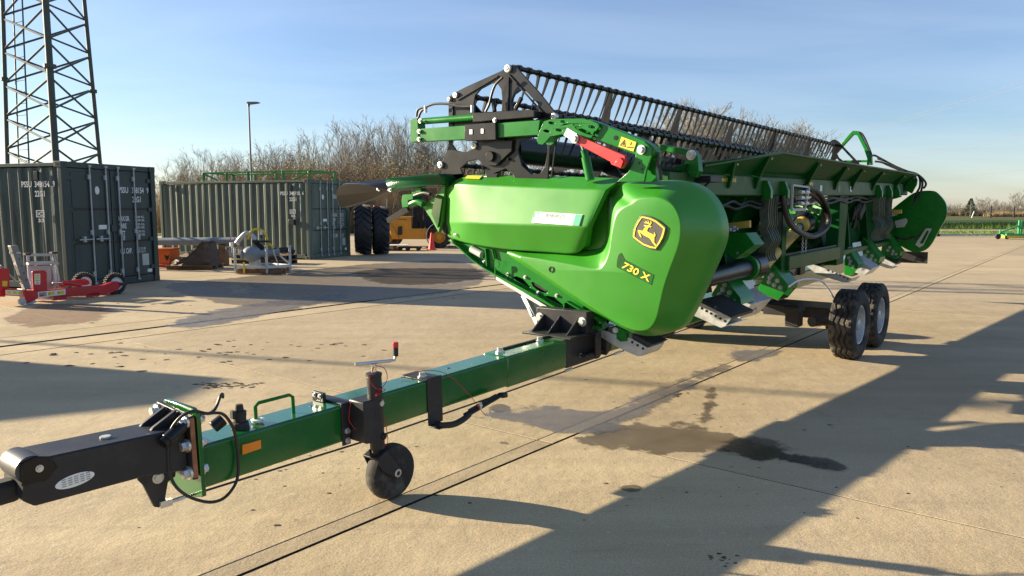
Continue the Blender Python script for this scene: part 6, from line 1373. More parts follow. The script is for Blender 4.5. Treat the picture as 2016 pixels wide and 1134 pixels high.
# ================================================================== tractor wheels
def tractor_wheel(label, loc, yaw, R0, W0, group):
    t = empty('tractor_tyre_assembly', label, 'tyre', loc, yaw, group=group)
    b = MB().lathe((0, 0, R0), (0, 1, 0), [(-W0 * .40, R0 * .56), (-W0 * .52, R0 * .66), (-W0 * .55, R0 * .78), (-W0 * .50, R0 * .90), (-W0 * .40, R0 * .945), (0, R0 * .96), (W0 * .40, R0 * .945), (W0 * .50, R0 * .90), (W0 * .55, R0 * .78), (W0 * .52, R0 * .66), (W0 * .40, R0 * .56)], 64)
    ty_ = b.build('tyre', 'tyre_dark', t)
    MB().lathe((0, 0, R0), (0, -1, 0), [(W0 * .40, R0 * .575), (W0 * .43, R0 * .57), (W0 * .40, R0 * .53), (W0 * .15, R0 * .50), (.02, R0 * .42), (.0, R0 * .15), (.08, R0 * .14), (.08, 0)], 48).build('rim', 'charcoal', t)
    lm = MB()
    N = 6; vs_ = []
    for k in range(N + 1):
        u = k / N; al = W0 * .53 * u; an = .30 * u ** .9 / R0 * .9; rr = R0 * (.955 - .06 * max(0, u - .75) / .25)
        for dw, dr in ((-.030, -.02), (.030, -.02), (.024, .055), (-.024, .055)):
            a_ = an + dw / R0; vs_.append(((rr + dr) * math.sin(a_), al, (rr + dr) * math.cos(a_)))
    lm.add(vs_, [(3, 2, 1, 0), tuple(4 * N + j for j in range(4))] + [(4 * i + j, 4 * i + (j + 1) % 4, 4 * i + 4 + (j + 1) % 4, 4 * i + 4 + j) for i in range(N) for j in range(4)])
    me1 = lm.mesh('lug', 35); me1.materials.append(MATS['tyre_dark'])
    l2 = MB(); l2.v = [(v[0], -v[1], v[2]) for v in lm.v]; l2.f = [tuple(reversed(f)) for f in lm.f]
    me2 = l2.mesh('lug', 35); me2.materials.append(MATS['tyre_dark'])
    n = 20
    for i in range(n):
        a_ = 2 * math.pi * i / n
        inst(me1, 'lug', ty_, (0, 0, R0), (0, a_, 0)); inst(me2, 'lug', ty_, (0, 0, R0), (0, a_ + math.pi / n, 0))
    return t
mat('tyre_dark', (0.018, 0.019, 0.022), 0.55, var=0.25, dirt=(0.05, 0.045, 0.04), dirt_amt=0.5)
tractor_wheel('large lugged tractor wheel standing right against the faded container doors', (-5.36, 26.95, 0), -80, .89, .54, None)
tractor_wheel('large lugged tractor wheel standing behind another, nearer the forklift', (-4.80, 27.30, 0), -77, .86, .54, None)

# ================================================================== flat packs and dolly by the forklift
fpk = empty('flat_pallet', 'low pale board pallet lying on the yard before the forklift', 'pallet', (-4.75, 29.6, 0), -6)
MB().box((-.72, -.35, .06), (.12, .40, .20)).build('cardboard_box', 'card', fpk, bevel=.006)
MB().box((-.74, -.37, .201), (.62, .42, .222)).build('top_sheet', 'white', fpk, bevel=.004)
for x in (-.6, -.2, .1): MB().box((x - .05, -.35, 0), (x + .05, .4, .06)).build('skid', 'wood', fpk)
dl = empty('machinery_dolly', 'low black machinery dolly on small wheels beside the red cone', 'dolly', (-3.98, 29.4, 0))
MB().box((-.50, -.12, .10), (.42, .12, .16)).build('frame', 'black_matt', dl, bevel=.008)
for x in (-.42, -.12, .30):
    for y in (-.13, .13): MB().lathe((x, y, .075), (0, 1, 0), [(-.03, 0), (-.03, .075), (.03, .075), (.03, 0)], 16).build('wheel', 'rubber', dl)

# ================================================================== red implement with side arms
rd_ = empty('red_implement', 'bright red wheeled implement with grey upright post parked by the dark container', 'implement', (-8.42, 12.81, 0), 60)
def rpp(b, n, m='red_dirty', par=None, bevel=.008, smooth=35): return b.build(n, m, par or rd_, bevel=bevel, smooth=smooth)
bm_ = rpp(MB().plate(TRC['r_beam'], 'y', 0, .10), 'side_arm')
fr_ = rpp(MB().plate(TRC['r_front'], 'y', -.03, .16), 'post_foot'); rpp(MB().plate(TRC['r_post'], 'y', -.02, .08), 'upright_post', 'post_grey')
p_ = TRC['r_post']
for t in (.30, .46, .62, .78):
    c_ = lerp(lerp(p_[0], p_[3], t), lerp(p_[1], p_[2], t), .62); rpp(MB().disc((c_[0], -.021, c_[1]), (0, 1, 0), .012, .004, 10), 'hole', 'black', bevel=0)
for t in (.17,):
    c_ = lerp(lerp(p_[0], p_[3], t), lerp(p_[1], p_[2], t), .5); rpp(MB().tube((c_[0] - .09, .03, c_[1] + .01), (c_[0] + .06, -.03, c_[1]), .016, n=10), 'post_pin', 'zinc', bevel=0)
pn = rpp(MB().plate(TRC['r_panel'], 'y', .05, .08), 'side_plate')
def sticker(nm, par, y, m='white'):
    q = TRC[nm]; return quad('sticker', Y(y, [q[3], q[2], q[1], q[0]]), m, par, .0015, (0, -1, 0))
s1_ = sticker('r_lab1', bm_, -.003); s2_ = sticker('r_lab2', pn, .047)
q = TRC['r_lab1']
def sub(q, u0, u1, v0, v1, y): f = lambda u, v: lerp(lerp(q[3], q[2], u), lerp(q[0], q[1], u), v); return Y(y, [f(u0, v0), f(u1, v0), f(u1, v1), f(u0, v1)])
quad('sticker_photo', sub(q, .04, .30, .12, .88, -.0048), 'letter_grey', s1_, .001, (0, -1, 0)); quad('sticker_red', sub(q, .05, .20, .15, .5, -.006), 'red', s1_, .001, (0, -1, 0))
for u in (.36, .70): quad('sticker_mark', sub(q, u, u + .24, .18, .80, -.0048), 'yellow', s1_, .001, (0, -1, 0)); text('sticker_triangle', 'A', sub(q, u, u + .08, .25, .70, -.0065), 'letter_black', s1_)
q = TRC['r_lab2']
for v in (.28, .52, .74): quad('sticker_mark', sub(q, .1, .9, v, v + .16, .0452), 'yellow', s2_, .001, (0, -1, 0))
text('sticker_text', 'CE', sub(q, .25, .75, .06, .2, .0445), 'letter_black', s2_, .02)
lf = rpp(MB().plate(TRC['r_left'], 'y', .10, .55), 'gear_housing', bevel=.015); sticker('r_warn', lf, .097, 'yellow')
lw_ = rpp(MB().plate(TRC['r_low'], 'y', .02, .55), 'cross_member'); s3_ = sticker('r_lab3', lw_, .017)
q = TRC['r_lab3']
for u in (.05, .38, .70): quad('sticker_mark', sub(q, u, u + .25, .2, .8, .0155), 'yellow', s3_, .001, (0, -1, 0))
c_ = TRC['r_caster']; rpp(MB().lathe((c_[0][0], -.02, .062), (0, 1, 0), [(-.02, 0), (-.02, .05), (-.012, .062), (.02, .062), (.02, 0)], 20), 'caster', 'pale', bevel=0)
rpp(MB().plate([(p[0], max(.004, p[1])) for p in TRC['r_foot']], 'y', -.06, .10), 'stand_foot', 'steel_bar', bevel=.003)
for (x, y, z, r_) in ((1.752, .19, .205, .205), (1.53, .85, .205, .205)):
    w_ = MB().lathe((x, y, z), (0, 1, 0), [(-.055, r_ * .62), (-.06, r_ * .85), (-.04, r_ * .96), (.04, r_ * .96), (.06, r_ * .85), (.055, r_ * .62)], 40)
    for i in range(26):
        a_ = 2 * math.pi * i / 26
        for sy in (-.028, .028):
            aa = a_ + (.06 if sy > 0 else 0); cc = Vector((x + r_ * .97 * math.cos(aa), y + sy, z + r_ * .97 * math.sin(aa))); w_.bar(cc - Vector((math.cos(aa), 0, math.sin(aa))) * .01, cc + Vector((math.cos(aa), 0, math.sin(aa))) * .014, .04, .028)
    w_ = w_.build('wheel', 'rubber', rd_); MB().lathe((x, y, z), (0, -1, 0), [(.045, r_ * .63), (.058, r_ * .60), (.03, r_ * .5), (.03, 0)], 28).build('rim', 'white', w_)
rpp(MB().tube((1.752, -.02, .205), (1.752, .30, .205), .03, n=14), 'axle', 'charcoal', bevel=0)
rpp(MB().plate(TRC['r_arm2'], 'y', .66, .74), 'side_arm'); rpp(MB().box((.25, .12, .10), (.40, .74, .22)), 'cross_member')
v_ = TRC['r_cyl']; rpp(MB().tube((v_[0][0], .35, v_[0][1]), (v_[1][0], .35, v_[1][1]), .018, n=12), 'ram_rod', 'chrome', bevel=0); rpp(MB().tube((v_[1][0], .35, v_[1][1]), (v_[2][0], .35, v_[2][1]), .042, n=16), 'ram', bevel=0)
q = TRC['r_feet2']; rpp(MB().box((.48, .0, .02), (.72, .08, .10)), 'skid_foot'); rpp(MB().box((1.10, .0, .015), (1.33, .08, .09)), 'skid_foot')
v_ = TRC['r_strut']; rpp(MB().tube((v_[0][0], .15, v_[0][1]), (v_[1][0], .15, v_[1][1]), .02, n=10), 'top_strut', 'steel_bar', bevel=0)
# folded step ladder
la = empty('step_ladder', 'folded aluminium step ladder leaning behind the red implement', 'ladder', (-8.42, 12.81, 0), 60)
def lpp(b, n, m='aluminium', bevel=.003): return b.build(n, m, la, bevel=bevel)
for x, x2 in ((.60, .56), (1.02, 1.06), (1.08, 1.14)): lpp(MB().bar((x, .98, .80), (x2, .92, .0), .05, .025), 'stile')
lpp(MB().bar((.56, .90, .62), (.52, .80, .0), .05, .025).bar((.98, .90, .60), (1.0, .80, .0), .05, .025), 'stile')
lpp(MB().bar((.60, .98, .80), (1.05, .98, .78), .04, .05), 'top_bar'); lpp(MB().bar((.52, .86, .64), (1.06, .86, .62), .10, .04), 'top_step')
lpp(MB().bar((.58, .96, .66), (1.04, .96, .64), .03, .04), 'rung')
for z in (.42, .24): lpp(MB().bar((.56, .92, z), (1.04, .92, z), .05, .03), 'rung')
for x in (.585, 1.06): lpp(MB().box((x - .05, .93, .80), (x + .05, 1.03, .835)), 'foot_cap', 'black_matt')
lpp(MB().plate([(.56, .05), (1.0, .05), (.98, .58), (.57, .60)], 'y', .885, .89), 'panel', 'aluminium', 0)

# ================================================================== pump set on a stillage
pu = empty('pump_set', 'grey water pump in a galvanised stillage with a yellow hose loop', 'pump', (-6.4, 19.0, 0))
def pp(b, n, m, bevel=.004, smooth=35): return b.build(n, m, pu, bevel=bevel, smooth=smooth)
def sh(p): return (p[0] + 6.4, p[1])
fz = TRC['pu_frame']
xl, xm, xr_ = -.58, .215, .64
for (x, y, h_) in ((xl, -.2, .66), (xm, -.2, .65), (xr_, .35, .69), (-.16, .9, .66)): pp(MB().bar((x, y, .02), (x, y, h_), .05, .05), 'frame_post', 'galv'); pp(MB().box((x - .045, y - .045, h_), (x + .045, y + .045, h_ + .01)), 'post_cap', 'galv', 0)
corners = [(xl, -.2), (xm, -.2), (xr_, .35), (-.16, .9)]
for i in range(4): a_, b_ = corners[i], corners[(i + 1) % 4]; pp(MB().bar((*a_, .18), (*b_, .18), .05, .07), 'frame_rail', 'galv')
pp(MB().bar((xr_, .35, .22), (.30, .05, .60), .035, .035).bar((.30, .05, .60), (.42, .08, .20), .03, .03), 'frame_brace', 'galv')
for y in (-.12, .25, .62): pp(MB().bar((xl + .05 + y * .3, y, .07), (xr_ - .1, y + .05, .07), .09, .12), 'pallet_bearer', 'wood')
for x in (-.45, -.05, .3): pp(MB().bar((x, -.18, .138), (x + .12, .7, .138), .12, .02), 'pallet_board', 'wood')
ax = Vector((.96, .28, .05)).normalized(); c0 = Vector((-.48, -.10, .49))
pp(MB().lathe(c0, ax, [(0, .085), (0, .115), (.05, .118), (.07, .10), (.10, .14), (.18, .19), (.30, .20), (.42, .16), (.48, .10), (.48, 0)], 32), 'pump_casing', 'pump_grey')
pp(MB().lathe(c0, ax, [(-.002, .085), (.10, .08), (.10, 0)], 24), 'inlet_bore', 'black', 0)
pp(MB().tube(c0 + ax * .46, c0 + ax * .95, .09, n=20), 'drive_housing', 'pump_grey'); pp(MB().box((-.30, -.02, .20), (-.05, .15, .36)), 'pump_foot', 'pale')
pp(MB().path(spline([(p[0] + 6.4, .15, p[1]) for p in TRC['pu_hose']], 5), .030, 10), 'yellow_hose', 'yellow', 0)
pp(MB().path(spline([(p[0] + 6.4, .2, p[1]) for p in TRC['pu_pipe']], 5), .062, 14), 'discharge_pipe', 'galv', 0)
v_ = [sh(p) for p in TRC['pu_misc']]
pp(MB().tube((v_[1][0], .1, v_[1][1] - .05), (v_[1][0], .1, v_[1][1] + .05), .045, n=14), 'primer_pot', 'white'); pp(MB().lathe((v_[0][0], .1, v_[0][1]), (.3, -1, 0), [(-.01, .045), (.01, .045), (.01, .06), (-.01, .06)], 16, True), 'hand_wheel', 'red', 0)
pp(MB().bar((v_[2][0], .1, v_[2][1]), (v_[3][0], .1, v_[3][1]), .04, .05).lathe((v_[2][0], .1, v_[2][1]), (0, 1, 0), [(-.02, 0), (-.02, .05), (.02, .05), (.02, 0)], 14), 'valve', 'pump_grey'); pp(MB().tube((v_[1][0] + .03, .1, v_[1][1] - .05), (v_[3][0], .12, v_[3][1]), .028, n=10), 'valve_stem', 'zinc')
pp(MB().tube((-.62, .1, .70), (-.50, .14, .60), .05, n=14), 'wooden_bung', 'card')
pp(MB().box((v_[4][0] - .03, .1, v_[4][1] - .03), (v_[4][0] + .035, .16, v_[4][1] + .07)), 'air_valve', 'white'); pp(MB().box((v_[4][0] - .02, .1, v_[4][1] - .10), (v_[4][0] + .025, .15, v_[4][1] - .03)), 'valve_neck', 'black')
pp(MB().box((v_[6][0], .05, v_[6][1] - .05), (v_[7][0], .25, v_[6][1])), 'valve_plate', 'charcoal'); pp(MB().path(spline([(v_[6][0], .2, v_[6][1]), (0, .2, .62), (.1, .3, .56), (.25, .4, .6)], 5), .06, 10), 'rubber_hose', 'black_matt', 0)
pp(MB().path(spline([(.25, .4, .55), (.45, .6, .58), (.62, .75, .50)], 5), .075, 10), 'rubber_hose', 'black_matt', 0)
pp(MB().tube((v_[8][0], -.24, v_[8][1]), (v_[9][0], -.24, max(.03, v_[9][1])), .025, n=10), 'hose_end', 'yellow')

# ================================================================== goods between the containers
ob = empty('orange_bin', 'small orange machine box with a dark animal head emblem on red skids', 'box', (-9.55, 20.55, 0), -8)
MB().box((-.30, 0, .12), (.12, .5, .52)).build('body', 'orange_box', ob, bevel=.015)
MB().box((-.32, -.02, .52), (.14, .52, .56)).build('lid', 'orange_box', ob, bevel=.01)
MB().bar((-.35, .0, .07), (.42, -.05, .10), .06, .08).bar((-.35, .5, .07), (.42, .5, .10), .06, .08).bar((.40, -.05, .06), (.40, .5, .06), .06, .10).build('skid', 'red_dirty', ob, bevel=.006)
MB().plate([(-.03, .40), (.02, .36), (.05, .37), (.08, .36), (.12 - .005, .40), (.10, .30), (.065, .23), (.03, .23), (-.01, .30)], 'y', -.004, -.001).build('emblem', 'letter_black', ob, smooth=0)
cv = empty('covered_pallet', 'pallet load under crumpled brown sheeting beside the orange box', 'pallet', (-8.75, 20.6, 0))
def crumple(loop, z0, z1, seed):
    random.seed(seed); b = MB(); vs_ = []; n = 26; K = 9
    for k in range(K):
        t = k / (K - 1)
        for i in range(n):
            a_ = 2 * math.pi * i / n
            ex = math.copysign(abs(math.cos(a_)) ** .6, math.cos(a_)); ey = math.copysign(abs(math.sin(a_)) ** .6, math.sin(a_))
            sx = .62 * (1 - .28 * t) + random.uniform(-.05, .05); sy = .45 * (1 - .25 * t) + random.uniform(-.05, .05)
            hh = .34 + .42 * max(0, min(1, (ex + .25) * 1.1)) * (1 if t > .3 else 1)
            vs_.append((ex * sx + .05 * t, ey * sy, .10 + (hh - .10) * min(1, t * 1.25) + random.uniform(-.025, .025)))
    fs = [(k * n + i, k * n + (i + 1) % n, (k + 1) * n + (i + 1) % n, (k + 1) * n + i) for k in range(K - 1) for i in range(n)] + [tuple((K - 1) * n + i for i in range(n))]
    return b.add(vs_, fs)
crumple(None, 0, 1, 5).build('sheeting', 'tarp', cv, smooth=20)
for y in (-.4, 0, .4): MB().box((-.6, y - .05, 0), (.6, y + .05, .10)).build('bearer', 'wood', cv)
for y in (-.45, -.15, .15, .42): MB().box((-.62, y - .06, .10), (.62, y + .06, .12)).build('board', 'wood', cv)
gp = MB().tube((-11.6, 22.4, .66), (-7.9, 21.6, .72), .11, n=20); o = gp.build('steel_pipe', 'pump_grey'); tag(o, 'long pale grey steel pipe laid behind the brown covered pallet', 'pipe')
ps = empty('pipe_stand', 'dark timber stand carrying the grey steel pipe', 'stand', (-9.6, 22.0, 0))
for x, y in ((-1.5, .32), (1.2, -.26)): MB().box((x - .1, y - .15, 0), (x + .1, y + .15, .56 + (x + 1.5) * .0165)).build('block', 'wood', ps, bevel=.008)
pb = empty('pallet_stack', 'dark empty pallets lying along the faded container', 'pallet', (-7.5, 22.6, 0), -14)
for k in range(2):
    for y in (-.3, 0, .3): MB().box((-.9, y - .05, k * .15), (.9, y + .05, k * .15 + .10)).build('bearer', 'wood_dark', pb) if 'wood_dark' in MATS else MB().box((-.9, y - .05, k * .15), (.9, y + .05, k * .15 + .10)).build('bearer', 'black_matt', pb)
    for i in range(7): MB().box((-.9 + i * .27, -.38, k * .15 + .10), (-.9 + i * .27 + .17, .38, k * .15 + .122)).build('board', 'wood', pb)

# ================================================================== unseen block added left of the picture to cast a yard shadow
unseen_box = empty('shadow_caster', 'unseen green prism added left of view to cast the broad yard shadow', 'shadow caster', (-12.35, 9.93, 0), 0)  # added out of view; footprint shaped from the shadow it must throw
sh_ = Vector((math.sin(R(SUN_AZ)), -math.cos(R(SUN_AZ)), 0)) / math.tan(R(SUN_EL))
base = [Vector((-2.76, 7.19, 0)), Vector((-2.90, 6.25, 0)), Vector((-3.95, 5.72, 0)), Vector((-6.2, 5.45, 0)), Vector((-6.5, 8.35, 0))]
base = [p - sh_ * 2.5 - Vector((-12.35, 9.93, 0)) for p in base]
MB().plate([(p.x, p.y) for p in base], 'z', 0, 2.5).build('body', 'container', unseen_box, bevel=.02)
MB().plate([(p.x * 1.01, p.y * 1.01) for p in base], 'z', 2.44, 2.505).build('lid', 'container_door', unseen_box)

# ================================================================== road sweeper at the yard's edge
sw = empty('tractor_sweeper', 'green mounted sweeper with yellow hood and small wheel by the kerb', 'sweeper', (26.9, 40.3, 0))
def swp(b, n, m, bevel=.01): return b.build(n, m, sw, bevel=bevel)
swp(MB().box((-.25, -.1, .06), (1.7, .5, .20)), 'hood', 'yellow'); swp(MB().box((-.35, -.15, .20), (1.7, .55, .30)), 'frame', 'sweeper_green')
swp(MB().bar((-.55, .1, .34), (.38, .1, .72), .07, .07).bar((-.6, .1, .30), (.2, .1, .30), .08, .08).bar((.45, .1, .25), (.45, .1, 1.02), .08, .08).bar((.60, .1, .25), (.60, .1, 1.02), .06, .06).bar((.45, .1, .60), (1.6, .1, .55), .06, .06).bar((-.55, .1, .25), (-.55, .1, .52), .05, .05), 'headstock', 'sweeper_green')
for x, r_ in ((-.68, .15), (-.20, .10)): swp(MB().lathe((x, .05, r_), (0, 1, 0), [(-.05, 0), (-.05, r_ * .5), (-.06, r_ * .9), (-.03, r_), (.03, r_), (.06, r_ * .9), (.05, 0)], 20), 'wheel', 'rubber', 0)
bl_ = empty('concrete_block', 'small dark block by the kerb beside the far end of the header', 'block', (25.2, 44.6, 0)); MB().box((-.6, -.25, 0), (.2, .25, .15)).box((.05, -.2, .15), (.15, .2, .75)).build('body', 'charcoal', bl_, bevel=.02)

# ================================================================== vegetation
def grow(seed, h, width, limbs, sides, twigs, tr_r, fork=.30, tm=1.0):
    """bare tree: tapered trunk, ascending limbs, side branches and fans of fine twigs; returns trunk and crown meshes"""
    rn = random.Random(seed); tr = MB(); cr = MB()
    def stem(mb, p, d, ln, r0, r1, n, k, bend, up):
        pts = [p]; dd = d.copy()
        for i in range(k):
            dd = (dd + Vector((rn.uniform(-bend, bend), rn.uniform(-bend, bend), rn.uniform(-bend * .3, bend * .3) + up))).normalized()
            pts.append(pts[-1] + dd * ln / k)
        for i in range(k):
            a = r0 + (r1 - r0) * i / k; b = r0 + (r1 - r0) * (i + 1) / k
            mb.tube(pts[i], pts[i + 1], a, b, n=n, cap=False)
        return pts, dd
    def on(pts, t):
        k = len(pts) - 1; i = min(k - 1, int(t * k)); return pts[i].lerp(pts[i + 1], t * k - i), (pts[i + 1] - pts[i]).normalized()
    def side(d, spread):
        a = rn.uniform(0, 2 * math.pi); u = Vector((math.cos(a), math.sin(a), rn.uniform(-.1, .5)))
        u = (u - d * u.dot(d)); u.normalize(); return (d + u * spread).normalized()
    pts, dd = stem(tr, Vector((0, 0, 0)), Vector((0, 0, 1)), h * fork, tr_r, tr_r * .8, 7, 3, .06, 0)
    top = pts[-1]
    for j in range(limbs):
        a = 2 * math.pi * (j + rn.uniform(-.3, .3)) / limbs; lean = width * rn.uniform(.35, 1.0) if j else .05
        d = Vector((math.cos(a) * lean, math.sin(a) * lean, 1)).normalized()
        b0, _ = on(pts, rn.uniform(.6, 1)); ln = h * (1 - fork) * rn.uniform(.82, 1.0) / (1 if j else .98)
        L, ld = stem(cr, b0, d, ln, tr_r * .5, .010, 5, 6, .10, .05)
        for k in range(sides):
            t = .12 + .86 * (k + rn.random()) / sides; p, ld = on(L, t)
            sl_ = h * .26 * (1.1 - .75 * t) * rn.uniform(.7, 1.2)
            S, sd = stem(cr, p, side(ld, rn.uniform(.5, 1.0)), sl_, .016 * tm * (1.1 - .6 * t), .006 * tm, 3, 3, .16, .07)
            for m_ in range(twigs):
                t2 = .2 + .8 * (m_ + rn.random()) / twigs; q, qd = on(S, t2)
                tl_ = h * .10 * rn.uniform(.5, 1.15)
                Tw, td = stem(cr, q, side(qd, rn.uniform(.35, .8)), tl_, .007 * tm, .0035 * tm, 3, 2, .18, .06)
                for e in range(2):
                    q2, qd2 = on(Tw, rn.uniform(.3, .9)); stem(cr, q2, side(qd2, rn.uniform(.4, .8)), tl_ * rn.uniform(.35, .6), .005 * tm, .003 * tm, 3, 1, .1, .05)
    return tr.mesh('trunk', 60), cr.mesh('crown', 0)
protos = []
for i, (h_, wd, li, si, tw_, fk_h, m2) in enumerate(((9.5, .42, 7, 9, 6, .24, 'twig_pale'), (8.0, .60, 8, 8, 6, .16, 'twig'), (10.0, .36, 6, 10, 6, .28, 'twig_pale'), (5.0, .85, 10, 8, 6, .06, 'scrub'), (5.5, .70, 11, 8, 6, .05, 'scrub_dark'), (8.0, .75, 9, 7, 6, .14, 'twig_far'), (7.0, 1.0, 10, 7, 6, .08, 'twig_far'), (9.5, .50, 9, 9, 6, .20, 'twig_pale'))):
    t_, c_ = grow(11 + i, h_, wd, li, si, tw_, .12 if i < 3 or i > 4 else .06, fk_h, (1.7, 1.5, 1.7, 1.1, 1.1, 3.2, 3.2, 2.4)[i])
    t_.materials.append(MATS['bark']); c_.materials.append(MATS[m2]); protos.append((t_, c_, h_))
def tree(k, loc, h_, label, group, yaw, mcrown=None):
    t_, c_, h0 = protos[k]
    o = bpy.data.objects.new('bare_tree', None); COL.objects.link(o); o.location = loc; o.rotation_euler = (0, 0, yaw); s_ = h_ / (h0 * 1.0); o.scale = (s_, s_, s_)
    tag(o, label, 'tree', group)
    a = bpy.data.objects.new('trunk', t_); b = bpy.data.objects.new('crown', c_)
    for e in (a, b): COL.objects.link(e); e.parent = o
    return o
rnd = random.Random(3)
# woodland edge behind the containers: (bearing as x/y, distance, height)
GA = 'bare trees of the wood behind the containers'; LA = 'leafless tree of the wood edge behind the containers'
def at(u, d): return ((u - 1008) / 1470 * d * .9945, d)
for (u, top) in ((345, 318), (372, 305), (405, 296), (438, 300), (470, 294), (512, 290), (545, 285), (575, 284), (610, 268), (640, 262), (668, 250), (700, 246), (728, 248), (757, 238), (785, 240), (812, 250), (842, 262), (868, 270), (900, 262), (935, 258), (970, 255)):
    d = rnd.uniform(58, 70); x, y = at(u + rnd.uniform(-6, 6), d)
    h_ = (410 - top) / 1470 * d + 1.66
    tree(rnd.choice((0, 2, 0, 2, 1)), (x, y, -.06), h_ * 1.0, LA, GA, rnd.uniform(0, 6.28))
    x, y = at(u + rnd.uniform(8, 22), d + 5); tree(rnd.choice((0, 2)), (x, y, -.06), h_ * rnd.uniform(.82, 1.02), LA, GA, rnd.uniform(0, 6.28))
for i in range(64):
    u = 316 + i * 9.6 + rnd.uniform(-6, 6); d = rnd.uniform(52, 62); x, y = at(u, d); f = min(1, max(0, (u - 310) / 230))
    tree(rnd.choice((3, 4, 3, 4, 1)), (x, y, -.06), (3.5 + 1.4 * f) * rnd.uniform(.75, 1.15), 'low bushy leafless tree in the scrub at the wood edge', 'bushy scrub trees at the wood edge', rnd.uniform(0, 6.28))
# trees seen above the header reel
for (u, top, d) in ((1290, 240, 75), (1325, 225, 74), (1375, 196, 72), (1400, 205, 76), (1350, 215, 80), (1240, 262, 75), (1200, 270, 72), (1150, 275, 75), (1440, 258, 80), (1485, 232, 78), (1545, 238, 76), (1560, 245, 82), (1515, 262, 80), (1100, 272, 75), (1050, 270, 72), (1305, 232, 78), (1345, 205, 77), (1390, 196, 80), (1415, 215, 74), (1470, 240, 76), (1500, 236, 82), (1555, 236, 79), (1575, 250, 80), (1270, 255, 80), (1225, 262, 78)):
    x, y = at(u, d); h_ = (410 - top) / 1470 * d + 1.66
    tree(7, (x, y, -.06), h_ * .97, 'leafless tree rising behind the reel of the header', 'bare trees behind the header', rnd.uniform(0, 6.28))
# scrub and undergrowth as one mass of stems and late leaves
def thicket(name, spots, m, hmin, hmax, n, seed, lw=.03, leaf=0, label=None):
    rn = random.Random(seed); b = MB(); vs_ = []; fs = []
    for i in range(n):
        (x0, y0, w_, dp_, hs) = rn.choice(spots)
        x = x0 + rn.uniform(-w_, w_); y = y0 + rn.uniform(-dp_, dp_); z0 = 0 if not leaf else rn.uniform(.1, 1) ** .8 * hmax * hs
        k = len(vs_)
        if leaf:
            s_ = rn.uniform(.04, .10); a = rn.uniform(0, 6.28); e = rn.uniform(-.8, .8)
            vs_ += [(x, y, z0), (x + s_ * math.cos(a), y + s_ * math.sin(a), z0 + s_ * e), (x - s_ * .6 * math.sin(a), y + s_ * .6 * math.cos(a), z0 + s_ * .8)]
        else:
            h_ = rn.uniform(hmin, hmax) * hs; lx, ly = rn.gauss(0, .24) * h_, rn.gauss(0, .24) * h_
            zb_ = rn.choice((0, 0, rn.uniform(0, .6) * h_)); a = rn.uniform(0, 6.28); dx_, dy_ = lw * math.cos(a), lw * math.sin(a)
            vs_ += [(x - dx_, y - dy_, zb_), (x + dx_, y + dy_, zb_), (x + lx, y + ly, h_)]
        fs.append((k, k + 1, k + 2))
    b.v = vs_; b.f = fs
    me = bpy.data.meshes.new(name); me.from_pydata(vs_, [], fs); me.materials.append(MATS[m]); o = bpy.data.objects.new(name, me); COL.objects.link(o); o['kind'] = 'stuff'
    return o
spots = []
for i in range(70):
    u = 318 + i * 10.5; d = rnd.uniform(50, 60); x, y = at(u, d); f = .45 + .55 * min(1, max(0, (u - 310) / 200)); spots.append((x, y, .5, 1.5, (f * .55 + .45) * rnd.uniform(.8, 1.12)))
thicket('undergrowth', spots, 'scrub', .8, 3.9, 40000, 1, .014)
thicket('undergrowth', spots, 'scrub_leaf', 1.2, 5.0, 30000, 2, leaf=1)
thicket('undergrowth', spots, 'scrub', .3, 2.4, 14000, 5, .02)
# backing of the wood, deep among the stems
spots2 = [(at(318 + i * 14, 72)[0], 72, .9, 6, .4 + .6 * min(1, i / 24)) for i in range(92)]
thicket('undergrowth', spots2, 'twig', 1.5, 5.0, 34000, 3, .016)
# fence in front of the wood
fe = empty('mesh_fence', 'dark wire mesh fence on steel posts in front of the wood', 'fence', (0, 0, 0))
P0 = Vector((at(700, 46)[0], 46, 0)); P1 = Vector((at(1010, 46.5)[0], 46.5, 0)); N = 6
for i in range(N): c_ = P0.lerp(P1, i / (N - 1)); MB().tube(c_, c_ + Vector((0, 0, 2.2)), .035, n=8).build('post', 'fence_wire', fe)
b = MB()
for k in range(9): z = .1 + k * .25; b.bar(P0 + Vector((0, 0, z)), P1 + Vector((0, 0, z)), .006, .006)
for i in range(110): c_ = P0.lerp(P1, i / 109); b.bar(c_, c_ + Vector((0, 0, 2.1)), .005, .005)
b.build('mesh_panel', 'fence_wire', fe, smooth=0)['kind'] = 'stuff'
# ---- far side of the field, right
for (u, top, d, k) in ((1878, 402, 230, 1), (1890, 398, 230, 3), (1930, 388, 210, 1), (1945, 386, 215, 2), (1960, 392, 240, 3), (1985, 395, 230, 1), (2000, 378, 205, 0), (2016, 376, 200, 1), (2040, 372, 205, 0), (1915, 396, 250, 3), (1972, 398, 250, 3), (1864, 404, 260, 3), (2070, 376, 210, 1), (2100, 380, 220, 2)):
    x, y = at(u, d); h_ = (410 - top) / 1470 * d + 1.66
    tree(5 if k < 2 else 6, (x, y, -.06), h_, 'distant leafless tree beyond the far hedge of the field', 'distant trees beyond the field', rnd.uniform(0, 6.28))
hs = [(at(1840 + i * 9, 165)[0], 165 + rnd.uniform(-3, 3), 1.0, 2, rnd.uniform(.6, 1.25)) for i in range(45)]
thicket('hedge', hs, 'hedge', .4, 1.5, 9000, 7, .05)
hs2 = [(at(1955 + i * 10, 150)[0], 150, 1.0, 2, rnd.uniform(.8, 1.2)) for i in range(20)]
thicket('reeds', hs2, 'reed', .4, 1.15, 5000, 8, .04)
hs3 = [(at(1820 + i * 10, 245)[0], 245, 1.6, 4, rnd.uniform(.5, 1.3)) for i in range(40)]
